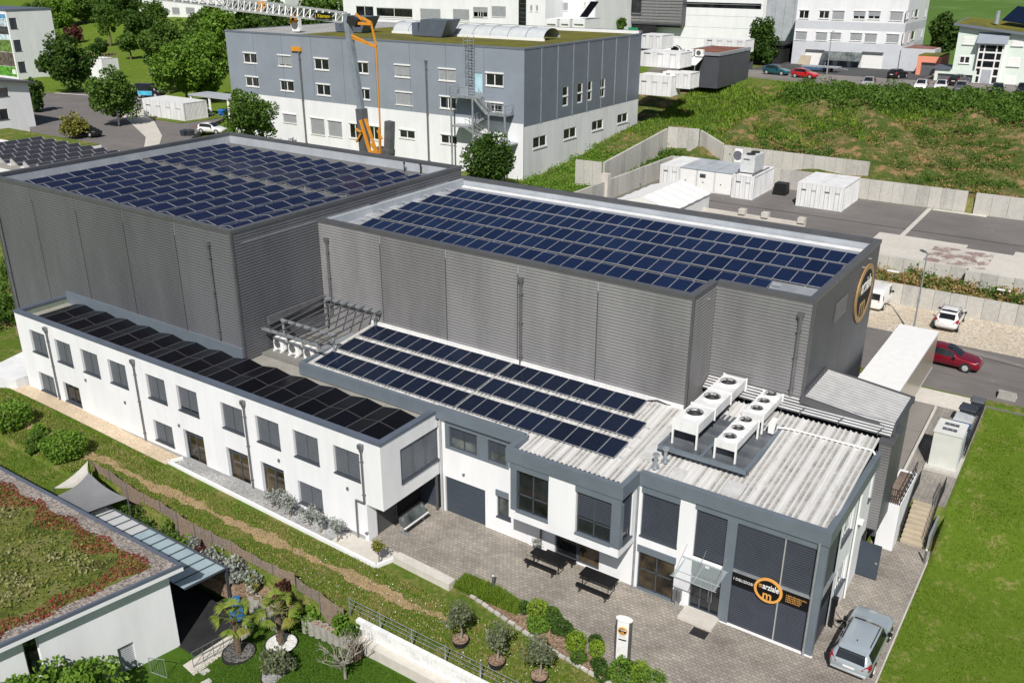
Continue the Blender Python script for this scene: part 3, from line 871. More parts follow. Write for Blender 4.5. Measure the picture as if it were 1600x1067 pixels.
for (x, y) in ((-50.2, 57.9), (-48.6, 58.1)):
    MB().cyl((x, y, 13.8), (x, y, 14.5), 0.05, 0.05, 8).cyl((x, y, 14.5), (x, y, 14.62), 0.09, 0.09, 8).build('roof_vent', M['rubber'], lh)

# ---------------------------------------------------------------- right hall
RX0, RX1, RYF, RYS, RY1, RZ, RXS = -44.78, -11.9, 42.5, 45.5, 58.9, 14.0, -17.3
rh = thing('sign_hall', 'long grey ribbed hall with five rows of blue solar panels and an oval end-wall emblem', 'hall', ((RX0+RX1)/2, RYF, 0.0))
seams = [RX0, -39.22, -33.81, -28.4, -23.0, RXS]
for a, b in zip(seams[:-1], seams[1:]):
    MB().ribs_h(front(0, RYF), a+0.03, b-0.03, 4.0, RZ-0.2, 0.19, 0.032).build('wall_panel', M['clad'], rh)
MB().ribs_h(east(RXS, 0), RYF+0.03, RYS-0.02, 4.0, RZ-0.2, 0.19, 0.032).build('wall_panel', M['clad'], rh)
MB().ribs_h(front(0, RYS), RXS+0.03, RX1-0.03, 4.0, RZ-0.2, 0.19, 0.032).build('wall_panel', M['clad'], rh)
cuts = [RYS, 49.6, 52.1, 55.2, RY1]
for a, b in zip(cuts[:-1], cuts[1:]):
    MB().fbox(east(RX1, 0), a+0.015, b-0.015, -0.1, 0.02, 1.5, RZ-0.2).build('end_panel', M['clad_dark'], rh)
MB().prism([(RX0, RYF+0.03), (RXS-0.03, RYF+0.03), (RXS-0.03, RYS+0.03), (RX1-0.1, RYS+0.03), (RX1-0.1, RY1-0.01), (RX0, RY1-0.01)], 0.0, 13.15).build('core', M['clad_dark'], rh)
for (x, y) in ((RXS, RYF), (RX1, RYS)): MB().box(x-0.07, x+0.07, y-0.07, y+0.07, 4.0, RZ-0.22).build('corner_trim', M['cap'], rh)
mb = MB()
mb.box(RX0, RX0+0.3, RYF+0.3, RY1-0.3, 13.1, RZ-0.2); mb.box(RX0, RX1-0.3, RY1-0.3, RY1-0.01, 13.1, RZ-0.2)
mb.box(RX1-0.3, RX1-0.02, RYS+0.3, RY1, 13.1, RZ-0.45); mb.box(RX0, RXS-0.3, RYF+0.02, RYF+0.3, 13.1, RZ-0.2)
mb.build('parapet', M['parapet'], rh)
mb = MB()
mb.box(RX0, RXS+0.06, RYF-0.06, RYF+0.35, RZ-0.24, RZ)
mb.box(RXS-0.35, RXS+0.06, RYF+0.35, RYS-0.06, RZ-0.24, RZ-0.001)
mb.box(RXS+0.06, RX1+0.06, RYS-0.06, RYS+0.35, RZ-0.24, RZ-0.002)
mb.box(RX1-0.35, RX1+0.06, RYS+0.35, RY1-0.35, RZ-0.24, RZ-0.003)
mb.box(RX0, RX1+0.06, RY1-0.35, RY1+0.06, RZ-0.24, RZ-0.004)
mb.build('parapet_cap', M['cap'], rh)
MB().box(RX0+0.3, RXS-0.3, RYF+0.3, RY1-0.3, 13.15, 13.22).box(RXS-0.3, RX1-0.3, RYS+0.3, RY1-0.3, 13.15, 13.221).build('roof', plain('blue_grey_roof_sheet', (0.30, 0.32, 0.35), 0.6, 0.1, var=0.1, scale=0.6), rh)
MB().box(RX0+0.4, RX1-0.4, RY1-0.75, RY1-0.45, 13.22, 13.32).build('gutter_rail', M['white_metal'], rh)
downpipe(rh, front(0, RYF), -43.95, 7.2, 12.6, 0.14, True, 0.09)
downpipe(rh, front(0, RYF), -28.1, 7.4, 12.8, 0.14, True, 0.09)
downpipe(rh, front(0, RYS), -12.5, 8.3, 13.0, 0.14, True, 0.09)
pan = solar_mesh('solar_panel', 0.985, 1.65, M['cell_blue'], M['panel_frame'])
tl = R(8)
rowsx = [(-42.75, 25), (-43.2, 28), (-43.6, 31), (-43.7, 31), (-43.3, 31)]
for i, (xs, cnt) in enumerate(rowsx):
    y0 = 44.15+2.62*i
    arr = MB()
    for yy, zz in ((y0+0.15, 13.31), (y0+1.5, 13.5)):
        arr.box(xs-1.2, xs+cnt+0.6, yy, yy+0.05, zz-0.05, zz)
    for k in range(0, cnt+1, 2):
        arr.box(xs+k-0.03, xs+k+0.03, y0, y0+1.7, 13.22, 13.27); arr.box(xs+k-0.03, xs+k+0.03, y0+1.5, y0+1.55, 13.27, 13.47)
    arr.box(xs-1.3, xs-0.25, y0+0.1, y0+0.9, 13.25, 13.34)
    rail = arr.build('panel_row', M['alu'], rh)
    for k in range(cnt):
        panel_at(pan, (xs+0.5+k*1.003, y0+0.82, 13.33+0.82*math.tan(tl)+0.03), (tl, 0, 0), rail)
# oval emblem on the end wall
fe = east(RX1, 0)
def oval(fr, uc, zc, ru, rz_, n0, n1, rin=None, n=40, m=0, mb=None):
    mb = mb or MB()
    for k in range(n):
        a, b = 2*math.pi*k/n, 2*math.pi*(k+1)/n
        o0 = (uc+ru*math.cos(a), zc+rz_*math.sin(a)); o1 = (uc+ru*math.cos(b), zc+rz_*math.sin(b))
        if rin:
            i0 = (uc+ru*rin*math.cos(a), zc+rz_*rin*math.sin(a)); i1 = (uc+ru*rin*math.cos(b), zc+rz_*rin*math.sin(b))
            mb.hexa([fr.p(i0[0], n0, i0[1]), fr.p(o0[0], n0, o0[1]), fr.p(o1[0], n0, o1[1]), fr.p(i1[0], n0, i1[1]),
                     fr.p(i0[0], n1, i0[1]), fr.p(o0[0], n1, o0[1]), fr.p(o1[0], n1, o1[1]), fr.p(i1[0], n1, i1[1])], m)
        else:
            mb.face([fr.p(uc, n1, zc), fr.p(*[o0[0], n1, o0[1]]), fr.p(*[o1[0], n1, o1[1]])], m)
            mb.face([fr.p(o0[0], n0, o0[1]), fr.p(o1[0], n0, o1[1]), fr.p(o1[0], n1, o1[1]), fr.p(o0[0], n1, o0[1])], m)
    return mb
def emblem(parent, fr, uc, zc, ru, rz_, n0, amber='sign_orange'):
    """black oval with an amber ring, the name and the big initial"""
    e = oval(fr, uc, zc, ru*0.9, rz_*0.9, n0, n0+0.05).build('emblem', M['sign_black'], parent)
    oval(fr, uc, zc, ru, rz_, n0, n0+0.08, 0.82).build('ring', M[amber], e)
    s = ru*0.62
    text_mesh('m', s, M[amber], 'lettering', e, fr, uc-ru*0.56, zc+rz_*0.06, n0+0.056, 'CENTER', fit=ru*0.22, bold=0.01)
    text_mesh('arziale', s*1.04, M['white_plain'], 'lettering', e, fr, uc+ru*0.16, zc+rz_*0.06, n0+0.056, 'CENTER', fit=ru*1.14, bold=0.018)
    text_mesh('m', s*1.5, M[amber], 'initial', e, fr, uc-ru*0.03, zc-rz_*0.74, n0+0.058, 'CENTER', fit=ru*0.62, bold=0.02)
    return e
emblem(rh, fe, 56.15, 11.25, 2.0, 1.85, 0.03, 'grazing_amber')
mb = MB().fbox(fe, 49.75, 51.95, 0.03, 0.08, 11.3, 12.45)
for k in range(9): mb.fbox(fe, 49.8, 51.9, 0.08, 0.10, 11.36+0.12*k, 11.41+0.12*k)
mb.build('vent_grille', M['steel'], rh)

# ---------------------------------------------------------------- office wing
OX0, OX1, OY0, OY1, OZ = -65.0, -29.5, 31.1, 36.5, 6.6
of = thing('office_wing', 'white two-storey office wing with black solar tents on its flat roof', 'building', (-47, OY0, 0.0))
up = [(-63.4, -61.4), (-60.2, -58.25), (-57.05, -55.05), (-53.9, -51.92), (-49.78, -47.82), (-46.66, -44.67), (-42.45, -40.48), (-39.35, -37.36), (-36.2, -34.2), (-33.03, -31.07)]
lowr = [(-63.35, -61.35, 'b'), (-60.18, -58.17, 'g'), (-49.75, -47.77, 'b'), (-36.2, -34.22, 'b')]
doors = [(-46.61, -44.6), (-42.45, -40.45), (-39.33, -37.33)]
holes = [(a, b, 3.74, 5.46) for a, b in up]+[(a, b, 0.62, 2.13) for a, b, _ in lowr]+[(a, b, 0.04, 2.37) for a, b in doors]
fo = front(0, OY0)
OVX = -30.75                                             # the upper storey runs past the ground floor
mb = MB().wall(fo, OX0, OVX, -0.4, OZ-0.05, holes, 0.24)
mb.wall(fo, OVX, OX1, 2.42, OZ-0.05, [], 0.2)
mb.wall(west(OX0, 0), -OY1, -OY0, -0.4, OZ-0.05)
eh = [(32.66, 36.03, 3.4, 5.52)]
mb.wall(east(OX1, 0), OY0, OY1, 2.42, OZ-0.05, eh, 0.2)
mb.face([(OVX, OY0, 2.42), (OVX, OY1-0.6, 2.42), (OX1, OY1-0.6, 2.42), (OX1, OY0, 2.42)])
mb.wall(east(OVX, 0), OY0, OY0+0.75, -0.4, 2.42)
mb.build('wall', M['white'], of)
MB().box(OX0+0.3, OVX-0.3, OY0+0.25, OY1, -0.4, 2.4).box(OX0+0.3, OX1-0.25, OY0+0.25, OY1, 2.45, 5.9).build('core', M['dark'], of)
MB().box(OX0-0.02, -31.0, OY0-0.025, OY0+0.1, -0.5, 0.28).build('plinth', plain('grey_plinth', (0.33, 0.335, 0.34), 0.9, var=0.1), of)

def window(parent, fr, u0, u1, z0, z1, kind, rec=0.16, sill=True, name='window', frame='anthracite', blind='blind', cover=1.0, panes=2, pane_mat='glass', wd=0.06, sillmat=None):
    mb = MB()
    mb.fbox(fr, u0, u1, -rec-0.08, -rec, z0, z0+wd); mb.fbox(fr, u0, u1, -rec-0.08, -rec, z1-wd, z1)
    mb.fbox(fr, u0, u0+wd, -rec-0.08, -rec, z0+wd, z1-wd); mb.fbox(fr, u1-wd, u1, -rec-0.08, -rec, z0+wd, z1-wd)
    for k in range(1, panes):
        u = u0+(u1-u0)*k/panes
        mb.fbox(fr, u-wd*0.6, u+wd*0.6, -rec-0.08, -rec-0.001, z0+wd, z1-wd)
    f = mb.build(name, M[frame], parent)
    for k in range(panes):
        a, b = u0+(u1-u0)*k/panes+wd*0.55, u0+(u1-u0)*(k+1)/panes-wd*0.55
        MB().fbox(fr, a, b, -rec-0.06, -rec-0.04, z0+wd*0.9, z1-wd*0.9).build('pane', M[pane_mat], f)
    if kind == 'b':
        zb = z1-(z1-z0)*cover
        mb = MB().slats(fr, u0+0.03, u1-0.03, max(zb, z0+0.06), z1-0.02, -rec+0.01, 0.085, 0.05)
        for k in range(1, panes):
            u = u0+(u1-u0)*k/panes; mb.fbox(fr, u-0.02, u+0.02, -rec+0.05, -rec+0.075, max(zb, z0+0.06), z1-0.02)
        mb.build('blind', M[blind], f)
    if sill:
        MB().fbox(fr, u0-0.03, u1+0.03, -rec, 0.07, z0-0.05, z0+0.012).build('sill', M[sillmat or 'anthracite'], f)
    return f
for i, (a, b) in enumerate(up):
    window(of, fo, a, b, 3.74, 5.46, 'b', cover=(0.94 if i == 4 else 0.86 if i == 5 else 1.0))
for a, b, k in lowr:
    window(of, fo, a, b, 0.62, 2.13, k, blind='blind')
for a, b in doors:
    f = window(of, fo, a, b, 0.04, 2.37, 'g', name='glass_door', pane_mat='glass_warm', sill=False, rec=0.2, wd=0.09)
    MB().fbox(fo, a, b, -0.27, -0.16, 2.0, 2.1).build('transom', M['anthracite'], f)
fe2 = east(OX1, 0)
window(of, fe2, 32.66, 36.03, 3.4, 5.52, 'b', panes=3, rec=0.12)
for u in (-60.9, -50.82, -40.18):
    downpipe(of, fo, u, 0.28, 6.0, 0.1)
downpipe(of, fo, -30.82, 0.05, 6.0, 0.1, kink=2.62)
for u, z in ((-57.0, 3.1), (-52.6, 2.6), (-46.9, 2.55), (-37.6, 3.0), (-32.1, 3.0)):
    MB().fbox(fo, u-0.06, u+0.06, 0.0, 0.09, z-0.1, z+0.08).build('wall_light', M['steel'], of)
mb = MB()
mb.box(OX0-0.05, OX1+0.05, OY0-0.05, OY0+0.34, OZ-0.16, OZ); mb.box(OX0-0.05, OX0+0.34, OY0+0.34, OY1+0.05, OZ-0.16, OZ-0.001)
mb.box(OX1-0.34, OX1+0.05, OY0+0.34, OY1-0.7, OZ-0.16, OZ-0.001)
mb.build('parapet_cap', M['fascia_dark'], of)
mb = MB().box(OX0+0.02, OX1-0.02, OY0+0.02, OY0+0.3, 6.0, OZ-0.1)
mb.box(OX0+0.02, OX0+0.3, OY0+0.3, OY1, 6.0, OZ-0.1); mb.box(OX1-0.3, OX1-0.02, OY0+0.3, OY1-0.2, 6.0, OZ-0.1)
mb.build('parapet', plain('green_grey_upstand', (0.20, 0.24, 0.19), 0.7, var=0.1), of)
MB().box(OX0+0.3, OX1-0.3, OY0+0.3, OY1+0.05, 5.9, 6.02).build('roof', M['gutter_floor'], of)
MB().box(OX0+0.3, LX1, 35.02, 35.16, 6.02, 6.95).build('wall_flashing', M['fascia'], of)
blk = solar_mesh('solar_panel', 1.27, 1.78, M['cell_black'], M['rubber'], M['steel'])
tt = R(9)
for i in range(13):
    xr = -62.3+2.56*i
    arr = MB()
    arr.box(xr-0.03, xr+0.03, 31.55, 35.2, 6.02, 6.33)
    for s_ in (-1, 1):
        arr.box(xr+s_*1.08-0.03, xr+s_*1.08+0.03, 31.5, 35.2, 6.02, 6.14)
    for y in (31.56, 33.36, 35.12): arr.bar((xr-1.1, y, 6.12), (xr, y, 6.31), 0.04); arr.bar((xr, y, 6.31), (xr+1.1, y, 6.12), 0.04)
    t_ = arr.build('solar_tent', M['cap'], of)
    for y in (32.45, 34.27):
        panel_at(blk, (xr+0.635, y, 6.27), (0, tt, 0), t_)
        panel_at(blk, (xr-0.635, y, 6.27), (0, -tt, 0), t_)
    if i % 2 == 0 or i > 7:
        MB().box(xr+0.9, xr+1.3, 31.44, 31.6, 6.02, 6.2).build('ballast_block', M['white_metal'], t_)
# ground-floor recess under the overhang
ug = east(-33.0, 0)
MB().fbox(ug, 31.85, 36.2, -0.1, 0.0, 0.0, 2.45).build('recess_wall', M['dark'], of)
mb = MB().ribs_h(Fr((-30.78, 0, 0), (0, 1, 0), (1, 0, 0)), 31.9, 33.4, 0.02, 2.3, 0.09, 0.02)
mb.build('roller_shutter', M['cap'], of)
for b_ in ((-30.9, -30.72, 33.4, 33.5, 0, 2.4), (-30.95, -30.72, 31.83, 31.9, 0, 2.4), (-29.62, -29.5, 35.7, 35.82, 0, 2.45)): MB().box(*b_).build('column', M['cap'], of)
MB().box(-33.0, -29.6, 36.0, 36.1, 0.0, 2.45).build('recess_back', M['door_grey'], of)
# ---- parked handcart of glazed panels under the overhang
ct = thing('display_stand', 'galvanised display stand under the white overhang beside the shutter', 'stand', (-29.6, 33.6, 0.0))
mb = MB()
for y in (32.75, 34.45):
    mb.box(-29.66, -29.58, y-0.04, y+0.04, 0.05, 1.05); mb.box(-29.95, -29.25, y-0.05, y+0.05, 0.02, 0.08)
mb.build('frame', M['galv'], ct)
mb = MB(); mb.hexa([(-29.75, 32.6, 0.62), (-29.35, 32.6, 0.55), (-29.35, 34.6, 0.55), (-29.75, 34.6, 0.62), (-29.80, 32.6, 1.08), (-29.72, 32.6, 1.1), (-29.72, 34.6, 1.1), (-29.80, 34.6, 1.08)])
mb.build('panel', M['glass_pale'], ct)
MB().box(-29.4, -29.3, 32.55, 34.65, 0.5, 0.58).build('shelf', M['white_metal'], ct)
# ---------------------------------------------------------------- showroom building with the metal roof
sb = thing('showroom_building', 'white low building with grey fascia, metal roof and name sign at its corner', 'building', (-18, 35.9, 0.0))
def rz(y): return 6.70+0.11*(y-36.0)
rv = random.Random(31)
def rib_roof(x0, x1, y0, y1, zf, pitch=0.27, h=0.07):
    mb = MB(); n = int(round((x1-x0)/pitch)); p = (x1-x0)/n
    prof = []
    for k in range(n):
        x = x0+k*p
        prof += [(x, 0), (x+p*0.56, 0), (x+p*0.64, h), (x+p*0.90, h)]
    prof.append((x1, 0))
    for (a, ha), (b, hb) in zip(prof[:-1], prof[1:]):
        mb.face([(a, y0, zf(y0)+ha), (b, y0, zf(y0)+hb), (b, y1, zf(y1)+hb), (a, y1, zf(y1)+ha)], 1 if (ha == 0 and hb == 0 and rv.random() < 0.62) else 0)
    return mb
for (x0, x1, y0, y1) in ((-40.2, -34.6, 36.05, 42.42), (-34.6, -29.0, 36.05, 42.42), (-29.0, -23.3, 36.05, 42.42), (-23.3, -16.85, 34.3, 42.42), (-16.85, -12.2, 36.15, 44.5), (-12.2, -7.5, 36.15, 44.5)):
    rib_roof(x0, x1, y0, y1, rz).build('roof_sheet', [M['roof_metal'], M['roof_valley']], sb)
MB().box(-40.2, -17.35, 42.3, 42.46, 7.2, 7.62).build('wall_flashing', M['white_metal'], sb)
# flat repair sheets on the metal roof
M['patch'] = plain('pale_roof_patch', (0.58, 0.58, 0.57), 0.55, 0.2, var=0.14, scale=1.2)
for (x0, x1, y0, y1) in ((-17.3, -16.2, 37.0, 40.5), (-12.7, -11.8, 36.3, 37.5), (-15.4, -14.7, 36.3, 37.2)):
    MB().hexa([(x0, y0, rz(y0)+0.05), (x1, y0, rz(y0)+0.05), (x1, y1, rz(y1)+0.05), (x0, y1, rz(y1)+0.05), (x0, y0, rz(y0)+0.105), (x1, y0, rz(y0)+0.105), (x1, y1, rz(y1)+0.105), (x0, y1, rz(y1)+0.105)]).build('repair_sheet', M['patch'], sb)
MB().prism([(-40.3, 36.0), (-23.25, 36.0), (-23.25, 34.3), (-16.95, 34.3), (-16.95, 36.1), (-7.65, 36.1), (-7.65, 44.6), (-17.4, 44.6), (-17.4, 42.45), (-40.3, 42.45)], 6.15, 6.58).build('ceiling_slab', M['dark'], sb)
# fascia boards
def fas(name, boxes):
    mb = MB()
    for b in boxes: mb.box(*b)
    return mb.build(name, M['fascia'], sb)
fas('fascia', [(-29.42, -23.45, 35.72, 36.0, 6.2, 6.92)])
fas('fascia', [(-40.4, -29.42, 35.74, 36.0, 6.1, 6.88), (-40.4, -40.12, 36.0, 42.4, 6.1, 6.95)])
fas('fascia', [(-23.45, -16.62, 34.0, 34.3, 6.2, 6.93)])
fas('fascia', [(-23.45, -23.15, 34.3, 35.72, 6.2, 6.929)])
fas('fascia', [(-16.92, -16.62, 34.3, 35.79, 6.2, 6.929)])
fas('fascia', [(-16.62, -7.28, 35.78, 36.1, 6.2, 6.92)])
fas('fascia', [(-7.58, -7.28, 36.1, 44.7, 6.2, 6.921)])
# walls
fA = front(0, 35.95); fB = front(0, 34.1); fU = front(0, 35.9); fE = east(-7.4, 0)
mb = MB()
mb.wall(fA, -29.42, -23.2, 0, 6.2, [(-29.08, -26.19, 0.0, 2.43), (-28.96, -24.5, 4.36, 6.1), (-25.38, -24.42, 1.06, 2.45)], 0.18)
mb.build('wall', M['white'], sb)
mb = MB()
mb.wall(fB, -23.3, -16.75, 2.78, 6.2, [(-23.17, -20.86, 3.35, 6.14), (-19.25, -16.78, 3.32, 6.14)], 0.2)
mb.wall(east(-16.75, 0), 34.1, 35.9, 2.78, 6.2, [(34.12, 35.45, 3.32, 6.14)], 0.2)
mb.wall(west(-23.3, 0), -35.95, -34.1, 2.78, 6.2)
mb.face([(-23.3, 34.1, 2.78), (-16.75, 34.1, 2.78), (-16.75, 35.95, 2.78), (-23.3, 35.95, 2.78)])
mb.build('bay_wall', M['white'], sb)
mb = MB()
mb.wall(fU, -23.2, -16.7, 0, 2.8, [(-21.5, -18.73, 0.05, 2.2)], 0.16)
mb.wall(fU, -16.7, -12.0, 0, 6.2, [(-16.48, -14.46, 3.26, 6.07), (-16.5, -14.47, 0.03, 2.66), (-13.6, -12.01, 3.16, 5.84), (-13.6, -12.01, 0.06, 2.88)], 0.18)
mb.build('wall', M['white'], sb)
mb = MB()
mb.wall(fE, 38.3, 44.9, 0, 6.2, [(38.65, 40.5, 4.5, 6.0), (38.95, 40.9, 1.3, 2.9), (43.55, 44.05, 4.4, 5.95)], 0.2)
mb.build('wall', M['white'], sb)
MB().box(-29.3, -23.4, 36.2, 42.4, 0, 6.15).box(-23.0, -17.0, 36.15, 42.4, 0, 6.14).box(-23.0, -17.0, 34.4, 36.15, 2.85, 6.14).box(-16.6, -7.75, 36.25, 44.6, 0.0, 6.14).box(-7.75, -7.66, 38.4, 44.6, 0, 6.1).build('core', M['dark'], sb)
# garage section
g = MB().fbox(fA, -29.05, -26.22, -0.16, -0.1, 0.02, 2.4).build('garage_door', M['door_grey'], sb)
for k in range(5):
    MB().fbox(fA, -29.04, -26.23, -0.1, -0.088, 0.04+0.475*k, 0.49+0.475*k).build('door_leaf', M['door_grey'], g)
b = MB().fbox(fA, -28.96, -24.5, -0.12, 0.03, 4.33, 4.45).fbox(fA, -28.96, -24.5, -0.12, 0.03, 5.8, 6.1).fbox(fA, -28.96, -28.66, -0.12, 0.03, 4.45, 5.8).fbox(fA, -26.7, -25.95, -0.12, 0.03, 4.45, 5.8).fbox(fA, -24.72, -24.5, -0.12, 0.03, 4.45, 5.8)
b.build('window_band', M['fascia'], sb)
for (a, c) in ((-28.66, -26.7), (-25.95, -24.72)):
    w_ = window(sb, fA, a, c, 4.45, 5.8, 'b', 0.1, False, cover=0.5, blind='blind_dark', pane_mat='glass_pale')
w_ = window(sb, fA, -25.38, -24.42, 1.06, 2.45, 'g', 0.1, True, panes=1, pane_mat='glass_pale', wd=0.09)
MB().fbox(fA, -25.42, -24.2, -0.05, 0.08, 2.45, 2.82).build('blind_box', M['fascia'], w_)
MB().cyl((-29.2, 35.8, 0.02), (-29.2, 35.8, 6.1), 0.06, 0.06, 8).build('downpipe', M['alu'], sb)
MB().fbox(fA, -27.72, -27.6, 0, 0.12, 2.95, 3.05).build('camera_mount', M['steel'], sb)
# bay windows
def big_window(fr, u0, u1, z0, z1, split, cover, pane='glass', blind='blind_dark'):
    wd = 0.07
    mb = MB()
    for (a, c, d, e) in ((u0, u1, z0, z0+wd), (u0, u1, z1-wd, z1), (u0, u0+wd, z0, z1), (u1-wd, u1, z0, z1), (u0, u1, split-wd/2, split+wd/2), ((u0+u1)/2-wd/2, (u0+u1)/2+wd/2, z0, z1)):
        mb.fbox(fr, a, c, -0.16, -0.1, d, e)
    f = mb.build('window', M['anthracite'], sb)
    um = (u0+u1)/2
    for (a, c) in ((u0, um), (um, u1)):
        for (d, e) in ((z0, split), (split, z1)):
            MB().fbox(fr, a+0.04, c-0.04, -0.15, -0.13, d+0.04, e-0.04).build('pane', M[pane], f)
    MB().fbox(fr, u0-0.05, u1+0.05, -0.1, 0.08, z0-0.07, z0+0.01).build('sill', M['fascia'], f)
    if cover:
        MB().slats(fr, u0+0.04, u1-0.04, z1-(z1-z0)*cover, z1-0.02, -0.1, 0.085, 0.05).build('blind', M[blind], f)
    return f
big_window(fB, -22.78, -20.88, 3.38, 5.82, 4.35, 0)
big_window(fB, -19.2, -17.25, 3.38, 5.8, 4.25, 0.58)
for b_ in ((-23.17, -22.8, -0.1, 0.04, 3.35, 5.82), (-23.25, -20.84, -0.1, 0.05, 5.82, 6.16), (-19.27, -16.70, -0.1, 0.05, 5.8, 6.16)): MB().fbox(fB, *b_).build('window_surround', M['fascia'], sb)
MB().box(-17.22, -16.70, 34.06, 34.4, 3.32, 5.8).build('corner_pillar', M['fascia'], sb)
fS = east(-16.75, 0)
w_ = window(sb, fS, 34.42, 35.45, 3.35, 5.8, 'b', 0.08, True, cover=0.75, blind='blind_dark', panes=1)
# items seen on the sill inside the first bay window
pr = thing('office_printer', 'pale printer standing behind the left bay window', 'printer', (-22.2, 34.38, 3.45))
MB().box(-22.55, -21.95, 34.28, 34.55, 3.45, 3.85).build('cabinet', M['white_plain'], pr)
MB().box(-22.45, -22.0, 34.3, 34.55, 3.86, 4.12).build('printer_body', plain('pale_green_plastic', (0.55, 0.68, 0.62), 0.5), pr)
# doors below the bay
w_ = window(sb, fU, -21.5, -20.1, 0.05, 2.2, 'g', 0.12, False, 'glass_door', panes=1, wd=0.1)
w_ = window(sb, fU, -20.1, -18.73, 0.05, 2.2, 'g', 0.12, False, 'glass_door', panes=1, pane_mat='glass_warm', wd=0.1)
MB().cyl((-22.35, 35.82, 0.02), (-22.35, 35.82, 2.78), 0.06, 0.06, 8).build('downpipe', M['steel'], sb)
MB().cyl((-16.62, 35.7, 0.02), (-16.62, 35.7, 6.15), 0.06, 0.06, 8).build('downpipe', M['galv'], sb)
# front section
big = window(sb, fU, -16.48, -14.46, 3.26, 6.07, 'b', 0.1, True, blind='blind_dark', panes=1)
MB().fbox(fU, -16.5, -14.44, -0.06, 0.05, 5.78, 6.1).build('blind_box', M['fascia'], big)
lw = big_window(fU, -16.5, -14.47, 0.03, 2.3, 1.2, 0, 'glass_warm')
MB().fbox(fU, -16.55, -14.42, -0.1, 0.06, 2.3, 2.68).build('blind_box', M['fascia'], lw)
w_ = window(sb, fU, -13.6, -12.01, 3.16, 5.84, 'b', 0.1, False, blind='blind_dark', panes=1)
MB().fbox(fU, -13.66, -7.75, -0.02, 0.03, 5.84, 6.2).build('head_panel', M['fascia'], sb)
d = window(sb, fU, -13.6, -12.01, 0.06, 2.2, 'g', 0.12, False, 'entrance_door', panes=3, wd=0.08)
MB().fbox(fU, -13.6, -12.01, -0.16, -0.02, 2.2, 3.16).build('head_panel', M['anthracite'], d)
MB().fbox(fU, -12.9, -12.7, -0.02, 0.0, 2.72, 2.88).build('notice', M['white_plain'], d)
mb = MB()
for u in (-12.62, -12.45): mb.cyl(fU.p(u, -0.05, 0.8), fU.p(u, -0.05, 1.5), 0.015, 0.015, 6)
mb.build('handle', M['galv'], d)
MB().fbox(fU, -12.0, -11.5, -0.1, 0.08, 0.05, 5.86).build('pillar', M['fascia'], sb)
MB().fbox(fU, -12.1, -7.3, -0.02, 0.1, 0.0, 0.07).build('plinth', M['white'], sb)
# curtain wall with lowered blinds
cw = MB().fbox(fU, -11.5, -7.75, -0.2, -0.06, 0.08, 5.86).build('curtain_wall', M['glass'], sb)
for (z0, z1) in ((0.1, 2.42), (3.2, 5.84)):
    for (u0, u1) in ((-11.48, -9.25), (-9.2, -7.8)):
        MB().slats(fU, u0, u1, z0, z1, -0.05, 0.085, 0.05).build('blind', M['blind_dark'], cw)
MB().fbox(fU, -9.25, -9.2, -0.05, 0.03, 0.1, 5.84).build('mullion', M['alu'], cw)
MB().fbox(fU, -11.5, -7.75, -0.05, 0.09, 3.17, 3.27).build('ledge', M['galv'], cw)
fEs = east(-7.42, 0)
ce = MB().fbox(fEs, 35.95, 38.3, -0.2, -0.06, 0.05, 6.2).build('curtain_wall', M['glass'], sb)
for (z0, z1) in ((0.08, 2.42), (3.2, 6.15)):
    MB().slats(fEs, 36.15, 38.28, z0, z1, -0.05, 0.085, 0.05).build('blind', M['blind_dark'], ce)
MB().fbox(fEs, 36.1, 38.3, -0.05, 0.09, 3.17, 3.27).build('ledge', M['galv'], ce)
MB().box(-7.75, -7.34, 35.84, 36.12, 0.0, 6.2).build('corner_pillar', M['fascia'], sb)
MB().cyl((-7.72, 35.76, 0.0), (-7.72, 35.76, 6.2), 0.055, 0.055, 10).build('downpipe', M['galv'], sb)
# the name board and its oval
sg = thing('name_board', 'black sign band with amber oval emblem on the dark corner facade', 'sign', (-9.7, 35.8, 2.43))
MB().fbox(fU, -11.57, -7.73, 0.02, 0.07, 2.43, 3.15).build('board', M['sign_black'], sg)
MB().fbox(fEs, 35.86, 37.9, 0.02, 0.06, 2.43, 3.15).build('side_board', M['sign_black'], sg)
text_mesh('I DELIZIOSI', 0.20, M['white_plain'], 'lettering', sg, fU, -10.93, 2.74, 0.076, 'CENTER', 1.0)
emblem(sg, fU, -9.7, 2.84, 0.68, 0.66, 0.075)
mb = MB()
for r_, (n_, z) in enumerate(((13, 2.90), (10, 2.79), (10, 2.68), (9, 2.57))):
    for k in range(n_):
        u = -8.86+0.076*k
        mb.fbox(fU, u, u+0.055, 0.07, 0.076, z, z+0.016); mb.fbox(fU, u, u+0.016, 0.07, 0.076, z+0.016, z+0.06)
        if k % 3: mb.fbox(fU, u+0.02, u+0.055, 0.07, 0.076, z+0.046, z+0.06)
mb.build('small_print', M['sign_orange'], sg)
